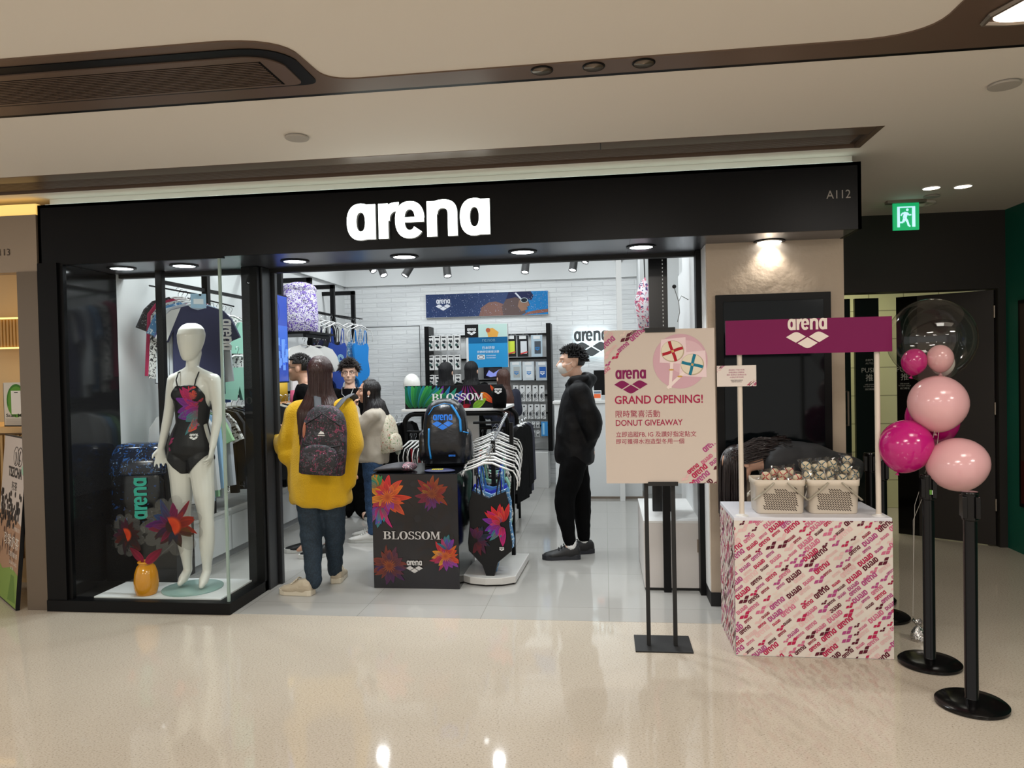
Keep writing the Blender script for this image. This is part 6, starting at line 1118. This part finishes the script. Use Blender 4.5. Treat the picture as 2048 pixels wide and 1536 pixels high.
for i in range(12):
    u = i/11; garment('swimL' if i < 3 else 'swim', MS[i], (-.85-.06*u+.012*(i % 2), 5.31+.78*u, .955+.155*u), R(-3+4*math.sin(i*2.1)), LB[i], 'swimwear on the white stand', art=sw_art if i == 0 else None, key='front' if i == 0 else '')
b = MB(); b.m(mat('swim_black', '#0e0e12')); 
# ---- rounded black gondola rack with banner
t = thing('gondola_rack', 'rounded black tube rack with white top shelf behind the black backpack', 'rack', (-1.42, 6.95, 0)); b = MB(); b.m(BLK); P2 = [(-.50, 0, .0), (-.50, 0, 1.05)]+[(-.50+.10*(1-math.cos(a)), 0, 1.05+.10*math.sin(a)) for a in [R(22.5*i) for i in range(1, 5)]]+[(.40+.10*math.sin(a), 0, 1.05+.10*math.cos(a)) for a in [R(22.5*i) for i in range(0, 5)]]+[(.5, 0, 0)]; b.tube(P2, .024, 10); b.build('front_hoop', t, True)
b = MB(); b.m(BLK); b.tube([(x, .75, z) for x, y, z in P2], .024, 10); b.build('rear_hoop', t, True); b = MB(); b.m(WHTP); b.box(-.52, .47, -.03, .80, 1.175, 1.20); b.build('top_shelf', t, bevel=.002); b = MB(); b.m(WALLW); b.box(-.20, .17, .30, .34, .15, 1.15); b.build('centre_panel', t); b = MB(); b.m(WHTP); b.box(-.5, .5, -.05, .8, 0, .10); b.build('base', t, bevel=.004)
b = MB(); b.m(BLK); b.cyl((-.48, 0, .98), (-.20, 0, .98), .012); b.cyl((.17, .0, 1.06), (.47, 0, 1.06), .012); b.cyl((.17, .35, .98), (.47, .35, .98), .012); b.build('cross_rail', t)
for i in range(6): garment('swim', [PATBW, solid('#b02030'), solid('#15161a'), FLB, solid('#1a1a3a'), solid('#b02030')][i], (-1.86+.045*i, 6.95, .965), R(70), ['white patterned', 'red', 'black', 'dark floral', 'navy', 'second red'][i]+' swimsuit on the rack left of the black backpack', 'swimwear on the rounded rack')
for i in range(5): garment('trunk', [PATD, solid('#c05a3a'), solid('#d0cfcc'), PATBW, solid('#15161a')][i], (-1.22+.05*i, 7.30, .965), R(75), ['dark patterned', 'orange', 'white', 'patterned white', 'black'][i]+' trunks inside the rounded rack', 'swimwear on the rounded rack')
t = thing('banner', 'long flower print banner with white BLOSSOM lettering above the black backpack', 'sign', (-1.425, 6.93, 1.20)); b = MB(); b.m(BLKM); b.box(-.48, .47, 0, .02, 0, .222); b.build('board', t); b = MB(FRONT(-.48, -.001, .0)); b.m(PRINT).c('#141216'); b.rect(0, 0, .95, .22, 0)
for i in range(14): b.petal(.06+i*.012, .0+(i % 3)*.01, R(115-i*6.5), .26, .05, '#0d4a2a', ['#2fa55a', '#1d8a6a', '#2a9ab0', '#4fc05a'][i % 4], .001+i*.0003)
for i in range(8): b.petal(.22+i*.03, .0, R(100-i*9), .24, .05, '#0d3a5a', ['#2a8ac0', '#35b08a', '#2a6ac0', '#8a2ab0'][i % 4], .001+i*.0003)
for i in range(5): b.petal(.58+i*.015, .22, R(-110+i*14), .2, .012, '#4a1a5a', ['#c02a8a', '#e0306a', '#8a2ac0'][i % 3], .003)
b.petal(.74, .15, R(-40), .17, .06, '#f0901c', '#e0203a', .004); b.petal(.66, .0, R(35), .16, .07, '#5a9a2a', '#a8d040', .004); b.petal(.86, .2, R(-70), .2, .07, '#1d7a4a', '#2a9a7a', .004); b.petal(.83, .22, R(-60), .2, .03, '#e05a1c', '#e0203a', .005); b.petal(.55, .0, R(20), .1, .05, '#c0102a', '#4a0a1a', .004)
T0 = b.T; P_ = [(T0.inverted() @ Vector(v)) for v in b.V]; b.V = [(T0 @ Vector((min(.949, max(.001, p.x)), min(.219, max(.001, p.y)), p.z)))[:] for p in P_]; blossom(b, .265, .075, .50, '#e0e0e0', .012); b.build('print', t)
t = thing('swim_hat', 'black swim cap with white logo at the right end of the banner', 'swim cap', (-.98, 6.86, 1.20)); b = MB(); b.m(BLKC); b.lathe([(.06, 0), (.068, .06), (.07, .12), (.062, .17), (.04, .205), (.01, .218)], n=28); b.build('cap', t, True); b = MB(FRONT(-.035, -.070, .135)); b.m(PRINT); arena(b, 0, 0, .07, '#dcdcdc', .003, dia=True); b.build('cap_print', t)
t = thing('mannequin_bust', 'white round head form above the black bag left of the banner', 'mannequin head', (-1.92, 7.25, 1.20)); b = MB(); b.m(MAN); b.ball((0, 0, .235), .085, .095, .105); b.cyl((0, .01, .0), (0, .01, .16), .045); b.build('head', t, True)
for i in range(5): garment('long', [BLKC, solid('#15172c'), BLKC, solid('#1a1c22'), solid('#15172c')][i], (-.80-.02*(i % 2), 6.92+.11*i, 1.10), R(78), ['black', 'navy', 'second black', 'charcoal', 'second navy'][i]+' tracksuit piece hanging at the right end of the rounded rack', 'tracksuits on the rounded rack', key='t')
for i in range(3): garment('long', [BLKC, solid('#1a1c22'), BLKC][i], (-2.0+.02*i, 6.95+.12*i, 1.14), R(80), ['black', 'charcoal', 'second black'][i]+' top hanging at the left end of the rounded rack', 'tops on the rounded rack', key='u')
# ---- back wall: swimmer poster, backlit logo, goggles wall
t = thing('swimmer_poster', 'long blue swimmer poster high on the white brick wall', 'poster', (-2.44, 10.06, 2.30)); b = MB(); b.m(WHTP); b.box(0, 1.70, 0, .038, 0, .325); b.build('panel', t); b = MB(FRONT(.003, -.001, .003)); b.m(PRINT); W_, H_ = 1.694, .319; rd = random.Random(6)
for i in range(24): x = W_*i/24; g = i/24; b.c(tuple(a_*(1-g)+c_*g for a_, c_ in zip(hx('#24365f'), hx('#3a4a6e') if i < 18 else hx('#1673b0')))); b.rect(x, 0, x+W_/24+.0005, H_, .0002)
b.c('#1a78b8'); b.poly([(1.42, 0), (W_, 0), (W_, H_), (1.45, H_)], .0004); b.c('#7a5a52'); b.poly([(.74, 0), (.78, .12), (.88, .185), (.98, .195), (1.10, .15), (1.2, .0)], .0008); b.c('#8f6a5e'); b.poly([(.80, .1), (.90, .18), (1.0, .185), (.98, .15), (.9, .13)], .001)
b.c('#5a4a48'); b.poly([(1.12, .22), (1.25, .26), (1.40, .25), (1.42, .20), (1.45, .13), (1.41, .11), (1.42, .08), (1.38, .06), (1.39, .03), (1.33, .0), (1.08, 0), (1.06, .12)], .0012); b.c('#8a6a58'); b.poly([(1.30, .2), (1.41, .22), (1.44, .13), (1.40, .11), (1.41, .07), (1.33, .05), (1.28, .12)], .0014)
b.c('#20264a'); b.poly([(1.12, .22), (1.16, H_), (1.46, H_), (1.50, .26), (1.47, .20), (1.35, .215), (1.25, .245)], .0016); b.c('#c8ccd6'); b.poly([(1.24, .30), (1.26, .31), (1.34, .22), (1.32, .21)], .0018); b.c('#15202a'); b.disc(1.37, .20, .045, .03, .002, 16); b.c('#a8b4b8'); b.arc(1.37, .20, (.052, .036), (.042, .028), 0, 360, .0022, 16); b.c('#8a5a4a'); b.poly([(1.36, 0), (W_, .03), (W_, .075), (1.55, .06), (1.42, .04)], .0016)
for i in range(520): x = abs(rd.gauss(.55, .38)) if i % 3 else rd.uniform(1.4, 1.69); y = rd.uniform(.004, H_-.004); s_ = rd.uniform(.002, .006); b.c(rd.choice(('#9aa6c4', '#c9cfe0', '#6a7cab', '#7a6a84'))); (b.rect(x, y, x+s_*1.4, y+s_, .0024) if .0 < x < W_-.008 else None)
arena(b, .145, .095, .20, '#d5d8e0', .003, dia=True); b.build('print', t)
t = thing('wall_logo', 'backlit black logo with three diamonds on the white brick wall', 'sign', (-.40, 10.06, 1.72)); HALO = mat('halo_glow', '#ffffff', .5, emit='#d8f6ff', es=2.4)
def vec_extrude(q, x, y, sc, t, name, dep=.03, m_=BLKM, z0=.02):
    b = MB(FRONT(0, 0, 0)); b.m(m_); b.mesh2(q, x, y, sc, dep+z0-.03); b.m(HALO); k = 1.0; b.mesh2(q, x, y, sc, z0-.03+.001)
    bm = bmesh.new(); vs = [bm.verts.new((x+p[0]*sc, y+p[1]*sc, 0)) for p in q[0]]
    for f in q[1]:
        try: bm.faces.new([vs[i] for i in f])
        except ValueError: pass
    bmesh.ops.remove_doubles(bm, verts=bm.verts[:], dist=1e-5); b.m(m_)
    for e in bm.edges:
        if len(e.link_faces) == 1: a_, c_ = e.verts[0].co, e.verts[1].co; b.f([b.v((a_.x, a_.y, z0-.03)), b.v((c_.x, c_.y, z0-.03)), b.v((c_.x, c_.y, dep+z0-.03)), b.v((a_.x, a_.y, dep+z0-.03))])
    bm.free(); return b.build(name, t)
LW = .46/AW
for ch, fn, x in LETTERS: vec_extrude(_mk(lambda bb: fn(bb, 0)), x*LW, .205, LW, t, 'letter')
vec_extrude(DIAM, -.012, 0, .484, t, 'diamonds')
for x, z, p_ in ((-.17, 1.80, 5), (-.17, 2.0, 4)): l = bpy.data.lights.new('logo_halo', 'AREA'); l.energy = p_*.12; l.size = .45; l.size_y = .2; l.shape = 'RECTANGLE'; l.color = (.8, .96, 1); o = bpy.data.objects.new('logo_halo', l); COL.objects.link(o); o.location = (x, 10.03, z); o.rotation_euler = (R(90), 0, 0)
BX = -2.35; t = thing('goggles_wall_rack', 'tall black goggles rack on the white brick wall', 'rack', (BX, 9.85, 0)); 
for x in (0, 1.63): b = MB(); b.m(BLK); b.box(x-.03, x+.03, -.15, .15, .48, 2.16) if x else b.box(-.03, .03, -.15, .15, .0, 2.16); b.build('upright', t)
b = MB(); b.m(WALLW); b.box(.03, 1.60, .12, .16, .48, 2.05); b.build('back_panel', t)
for z in (2.03, 1.71, 1.42, 1.21, .97, .80): b = MB(); b.m(BLK); b.box(.03, 1.60, .07, .11, z-.012, z+.012); b.build('bar', t)
b = MB(); b.m(WHTP); b.box(.03, 1.60, -.19, .15, .0, .47); b.build('base_cabinet', t, bevel=.004)
def pack(x, z, w_, h, label, group, body, art, deep=.03, y=9.80):
    k = ('pk', body, w_, h)
    if k in CACHE: return dup(CACHE[k], (x, y, z), 0, label, group)
    t = thing('goggles_pack' if w_ < .12 else 'swim_bag_pack', label, 'packaged goods', (x, y, z), 0, group); b = MB(); b.m(WHT if body == 'w' else mat('pack_grey', '#9fa3a6', .25)); b.box(-w_/2, w_/2, -deep/2, deep/2, -h, 0); b.build('box', t, bevel=.002); b = MB(); b.m(WIRE); b.tube([(0, deep/2, .012), (0, deep/2+.10, .018)], .003, 5); b.build('peg', t)
    b = MB(FRONT(-w_/2, -deep/2-.001, -h)); b.m(PRINT); art(b, w_, h); b.build('label_print', t); CACHE[k] = t; return t
def gart(b, w_, h):
    b.c('#dcdcda'); b.rect(.004, .004, w_-.004, h-.004, 0); b.c('#1b1b1e'); b.rect(w_*.15, h*.86, w_*.85, h*.95, .001); b.c('#22252a'); b.poly([(w_*.2, h*.62), (w_*.35, h*.75), (w_*.5, h*.66), (w_*.65, h*.75), (w_*.85, h*.62), (w_*.6, h*.48)], .001); b.c('#39534f'); b.disc(w_*.4, h*.36, w_*.24, h*.10, .001); b.c('#15171a'); b.disc(w_*.62, h*.22, w_*.22, h*.09, .0012)
    for i in range(4): b.c('#2a2a2c'); b.poly([(w_*.72, h*(.3+.07*i)), (w_*.95, h*(.38+.07*i)), (w_*.95, h*(.36+.07*i)), (w_*.72, h*(.28+.07*i))], .001)
def gart2(b, w_, h):
    b.c('#d2d4d4'); b.rect(.004, .004, w_-.004, h-.004, 0); b.c('#3a3b3e'); b.disc(w_*.5, h*.87, w_*.16, h*.05, .001); b.c('#55585b'); b.disc(w_*.42, h*.35, w_*.22, h*.13, .001)
    for i in range(5): b.c('#232427'); b.poly([(w_*.25, h*(.05+.1*i)), (w_*.95, h*(.22+.1*i)), (w_*.95, h*(.19+.1*i)), (w_*.25, h*(.02+.1*i))], .0012)
def bag(c1, c2, st=False):
    def f(b, w_, h):
        b.c(c1); b.rect(.004, .004, w_-.004, h-.004, 0); b.c(c2); b.rect(w_*.3, h*.15, w_*.85, h*.72, .001); b.c('#d8dada'); b.rect(w_*.2, h*.82, w_*.8, h*.96, .001)
        if st: b.c('#d04a4a'); b.poly([(w_*.3, h*.12), (w_*.9, h*.2), (w_*.9, h*.26), (w_*.3, h*.18)], .002)
        else: arena(b, w_*.35, h*.3, w_*.4, '#2f7fc0' if c2 != '#2a5aa0' else '#dfe6f0', .002, dia=True)
    return f
def apx(px_, Y): return at(px_, 700, Y=Y).x
for r_, (py0, row_n) in enumerate(((672, 5), (711, 5), (750, 5))):
    z = at(880, py0, Y=9.72).z
    for i in range(row_n): pack(apx(862+13.2*i, 9.72), z, .078, .195 if r_ < 2 else .17, 'white goggles pack, %s row, %s on the left of the goggles wall' % (('top', 'second', 'third')[r_], ('first', 'second', 'third', 'fourth', 'fifth')[i]), 'goggles packs left of the blue board', 'w', gart, y=9.72)
    for i in range(3): pack(apx(864+26*i, 9.78), z+.004, .079, .195, 'further white goggles pack behind the %s row, %s' % (('top', 'second', 'third')[r_], ('left', 'middle', 'right')[i]), 'goggles packs left of the blue board', 'w', gart, y=9.78)
for i, (x, c1, c2, st) in enumerate(((1022, '#1b1c1e', '#c8d84a', True), (1046, '#1b1c20', '#d0d4d8', True), (1074, '#a9bcc8', '#4a5058', False))): pack(apx(x, 9.72), at(x, 670, Y=9.72).z, .150+.001*i, .29, ('black pack with yellow label, top row right of the blue board', 'black and white pack with red stripe, top row right of the blue board', 'clear pack with dark grey swim fin cover, top right of the rack')[i], 'large packs right of the blue board', 'g%d' % i, bag(c1, c2, st), y=9.72)
for i, (x, c1, c2) in enumerate(((1031, '#b8c6cc', '#a6aaa8'), (1056, '#c2cbd0', '#d6dbde'), (1083, '#aab4bc', '#2a5aa0'))): pack(apx(x, 9.72), at(x, 723, Y=9.72).z, .154+.001*i, .25, ('pale grey bag pack, second row right of the blue board', 'white bag pack with blue logo, second row right', 'blue and white bag pack at the right end of the second row')[i], 'large packs right of the blue board', 'h%d' % i, bag(c1, c2), y=9.72)
for r_, (py0, hh, xs) in enumerate(((771, .21, (1030, 1043, 1055, 1069, 1082)), (809, .19, (1033, 1046, 1059, 1072, 1084)), (843, .085, (1044, 1055, 1064, 1073)), (861, .085, (1045, 1056, 1064, 1073)))):
    for i, x in enumerate(xs): pack(apx(x, 9.72), at(x, py0, Y=9.72).z, .070 if hh > .1 else .05, hh, '%s pack, %s lower row on the right half of the goggles wall, %s' % ('white striped' if hh > .1 else 'tiny clear', ('first', 'second', 'third', 'fourth')[r_], ('leftmost', 'second', 'third', 'fourth', 'rightmost')[i]), 'small packs low on the goggles wall', 'w' if hh > .1 else 'gs', gart2, y=9.72)
pack(apx(1086, 9.70), at(1086, 843, Y=9.7).z, .085, .19, 'bright blue tube pack at the lower right of the goggles wall', 'small packs low on the goggles wall', 'blue', lambda b, w_, h: (b.c('#3f8fd0'), b.rect(0, 0, w_, h, 0), b.c('#9fd0ee'), b.rect(w_*.2, h*.1, w_*.5, h*.9, .001)), y=9.70)
t = thing('goggles_board', 'bright blue goggles board with white lettering between the packs', 'sign', (apx(974, 9.62), 9.62, 0)); zt, zm, zb = at(974, 648, Y=9.6).z, at(974, 674, Y=9.6).z, at(974, 735, Y=9.6).z
b = MB(); b.m(WHTP); b.box(-.275, .275, 0, .10, zb, zt); b.build('body', t); b = MB(FRONT(0, -.001, 0)); b.m(PRINT).c('#2a8fc8'); b.rect(-.245, zb, .275, zm, 0); b.c('#0f5a8a'); b.rect(-.245, zm-.08, .275, zm, .0005); b.c('#151517'); b.rect(-.29, zm, -.11, zt, .001); b.c('#b5cfc8'); b.rect(-.11, zm, .27, zt, .001); b.c('#d8a04a'); b.poly([(.02, zm), (.0, zm+.1), (.08, zm+.12), (.16, zm+.06), (.14, zm)], .002); b.c('#b05a3a'); b.disc(.02, zm+.09, .03, .03, .0025)
arena(b, -.26, zm+.03, .12, '#e0e0e0', .003, dia=True); write(b, 're:non', -.06, zm-.06, h=.035, w=.17, col='#6f9ab0', z=.003); write(b, '日本研發', -.06, zm-.16, h=.04, col='#e4eef4', z=.003, bold=.01); write(b, '修飾眼型顯瘦泳鏡', -.13, zm-.21, h=.035, w=.29, col='#e4eef4', z=.003, bold=.01); b.c('#d8dcde'); b.rect(-.13, zm-.29, -.03, zm-.23, .002); b.c('#1a2a4a'); b.arc(-.08, zm-.26, (.04, .022), (.033, .016), 0, 360, .003, 16); write(b, '自然修飾眼部輪廓', -.01, zm-.25, h=.015, col='#e4eef4', z=.003); write(b, '柔軟舒適防霧鏡片', -.01, zm-.28, h=.015, col='#e4eef4', z=.003)
b.build('face', t); t = thing('goggles_screen', 'small dark screen under the bright blue goggles board', 'screen', (apx(985, 9.6), 9.58, at(985, 757, Y=9.6).z)); b = MB(); b.m(BLK); b.box(-.12, .12, 0, .03, 0, .15); b.build('housing', t); b = MB(FRONT(-.11, -.001, .01)); b.m(SC).c('#10101a'); b.rect(0, 0, .22, .13, 0); b.c('#7a84c8'); b.poly([(.02, .03), (.06, .1), (.12, .06), (.2, .11), (.16, .02), (.08, .01)], .001); b.build('picture', t)
# ---- cash counter
t = thing('cash_counter', 'white cash counter at the rear right behind the masked person', 'counter', (.02, 9.2, 0)); b = MB(); b.m(WALLW); b.box(-.62, .40, -.36, .05, .03, 1.14); b.m(ALU); b.box(-.62, .43, -.34, .05, 0, .03); b.build('body', t); b = MB(); b.m(WHTP); b.box(-.64, .40, -.38, -.02, 1.14, 1.17); b.build('top', t, bevel=.003)
t = thing('monitor', 'black monitor standing on the cash counter', 'monitor', (-.03, 8.98, 1.17)); b = MB(); b.m(BLK); b.box(-.10, .25, 0, .03, .06, .36); b.build('screen', t, bevel=.004); b = MB(); b.m(BLK); b.box(.03, .10, .0, .12, 0, .01); b.box(.05, .08, .03, .05, .01, .1); b.build('stand', t)
t = thing('card_terminal', 'small white card terminal with orange screen on the cash counter', 'card terminal', (-.09, 8.86, 1.17)); b = MB(); b.m(WHT); b.box(-.05, .05, 0, .05, .0, .12); b.build('body', t, bevel=.006); b = MB(FRONT(-.04, -.001, .03)); b.m(SC).c('#c8603a'); b.rect(0, 0, .08, .05, 0); b.c('#5a6a7a'); b.rect(0, .055, .08, .08, 0); b.build('display', t)
# ---- right side tower
t = thing('display_tower', 'white display tower with black slotted column behind the grand opening board', 'display stand', (.455, 5.2, 0)); b = MB(); b.m(mat('warm_white', '#cfcac6', .5)); b.box(-.205, .20, 0, .9, .02, .47); b.m(BLKM); b.box(-.20, .195, .01, .9, 0, .02); b.build('base_cabinet', t, bevel=.003); b = MB(); b.m(WHTP); b.box(-.205, .20, 0, .9, .47, .485); b.build('top', t)
b = MB(); b.m(ALU); b.box(.155, .20, -.004, 0, .27, .36); b.build('socket_plate', t); b = MB(); b.m(mat('slotted_black', '#08080a', .25)); b.box(-.12, .015, .35, .42, .485, 2.6); b.m(WHT)
for i in range(60): b.box(-.022, -.017, .349, .3505, .9+i*.028, .912+i*.028); b.m(WHT)
b.build('slotted_column', t); b = MB(); b.m(BLK); b.cyl((-.2, .24, 1.205), (.2, .24, 1.205), .009); b.build('rail', t); b = MB(); b.m(BLK); b.box(-.075, -.025, -.045, -.005, .0, 1.25); b.build('front_post', t)
b = MB(); b.m(WALLW); b.box(.18, .2, .0, .9, .485, 2.6); b.build('side_panel', t); b = MB(); b.m(WHTP); b.box(-.3, -.24, 3.5, 3.7, .0, 3.0); b.build('far_edge', t)
for i in range(6): garment('trunk', [solid('#15161a'), PATD, solid('#a82a4a'), solid('#15161a'), solid('#1e2530'), PATBW][i], (.28+.055*i, 5.42+.02*(i % 3), 1.20), R(68), ['black', 'dark patterned', 'pink', 'second black', 'navy', 'patterned white'][i]+' trunks hanging low behind the grand opening board', 'trunks on the right tower', key='r')
t = thing('paddle_bag', 'white pink and violet flower print bag hanging above the grand opening board', 'bag', (.33, 5.95, 2.2)); b = MB(); b.m(floral('pink_floral', '#d8d4da', [('#c8607a', 1, .55), ('#3a2a6a', 1.3, .60)], 20)); b.puff([(0, .06), (-.04, .02), (-.085, -.12), (-.06, -.3), (-.03, -.45), (.05, -.45), (.08, -.3), (.06, -.1)], .03); b.build('bag', t, True); b = MB(); b.m(BLKM); b.tube([(0, 0, .05), (-.005, 0, .30)], .005, 6); b.build('cord', t)
t = thing('hanging_straps', 'grey silicone straps hanging on the slotted black column', 'straps', (.52, 5.56, 2.13)); b = MB(); b.m(mat('strap_silicone', '#8f918f', .5)); b.tube([(0, 0, 0), (.03, 0, -.10), (.035, 0, -.18), (.02, 0, -.25)], .006, 6, flat=.5); b.tube([(.03, 0, -.10), (.05, 0, -.06), (.10, 0, -.09)], .006, 6, flat=.5); b.build('strap', t, True); b = MB(); b.m(BLKM); b.ball((0, 0, .01), .015); b.build('hook', t, True)
# ---- track spotlights and dome camera
SPW = ['leftmost, only its rim showing', 'second from the left, over the rear corner', 'third from the left', 'tilted left above the swimmer poster', 'small one behind the soffit in the middle', 'above the right half of the swimmer poster', 'straight down, right of the poster', 'rightmost, only its tip showing']
for i, (x_, y_, Y, tl, dz) in enumerate(((742, 534, 7.6, -.7, 0), (764, 541, 7.2, -.45, 0), (816, 541, 7.0, .5, 0), (894, 541, 7.0, -.18, 0), (953, 527, 8.4, 0, .02), (1051, 533, 7.0, .08, 0), (1147, 529, 7.0, .15, 0), (1173, 515, 8.2, .3, 0))):
    p = at(x_, y_, Y=Y); t = thing('track_spotlight', 'black cylinder track spotlight, '+SPW[i], 'light', (p.x, p.y, p.z+.08), 0, 'black track spotlights'); t.rotation_euler = (0, 0, 0); q = Matrix.Rotation(tl, 4, 'Y') @ Matrix.Rotation(R(-20), 4, 'X')
    b = MB(Matrix.Translation((0, 0, -.08)) @ q @ Matrix.Translation((0, 0, 0))); b.m(BLKM); b.lathe([(.030, .06), (.036, .058), (.038, -.065), (.034, -.066), (.032, -.055)], n=24); b.build('can', t, 'auto'); b = MB(Matrix.Translation((0, 0, -.08)) @ q); b.m(GLOW); b.lathe([(.0305, -.056), (.02, -.0555)], n=20); b.build('lens', t)
    b = MB(); b.m(BLKM); b.cyl((0, 0, -.03), (0, 0, 3.32-p.z-.08), .007, n=10); b.box(-.02, .02, -.05, .05, 3.31-p.z-.08, 3.33-p.z-.08+.06); b.build('stem', t)
for x, y in ((-1.4, 8.9), (-.2, 9.0), (-2.5, 8.9)): spot('shop_spot', (x, y, 3.1), (x+.05, 10.1, 1.7), 22, COOL, 60, .8, .03)
for y in (6.2, 7.6, 9.0): spot('shop_spot', (-2.2, y-.2, 3.1), (-3.3, y, 1.5), 26, COOL, 70, .8, .03)
t = thing('dome_camera', 'small grey dome camera on the rear wall at the upper right', 'camera', at(1237, 513, Y=10.0)); b = MB(); b.m(mat('camera_grey', '#55585a', .4)); b.T = Matrix.Rotation(PI/2, 4, 'X'); b.lathe([(.06, -.05), (.06, 0), (.045, .03), (.01, .045)], n=28); b.build('dome', t, True)
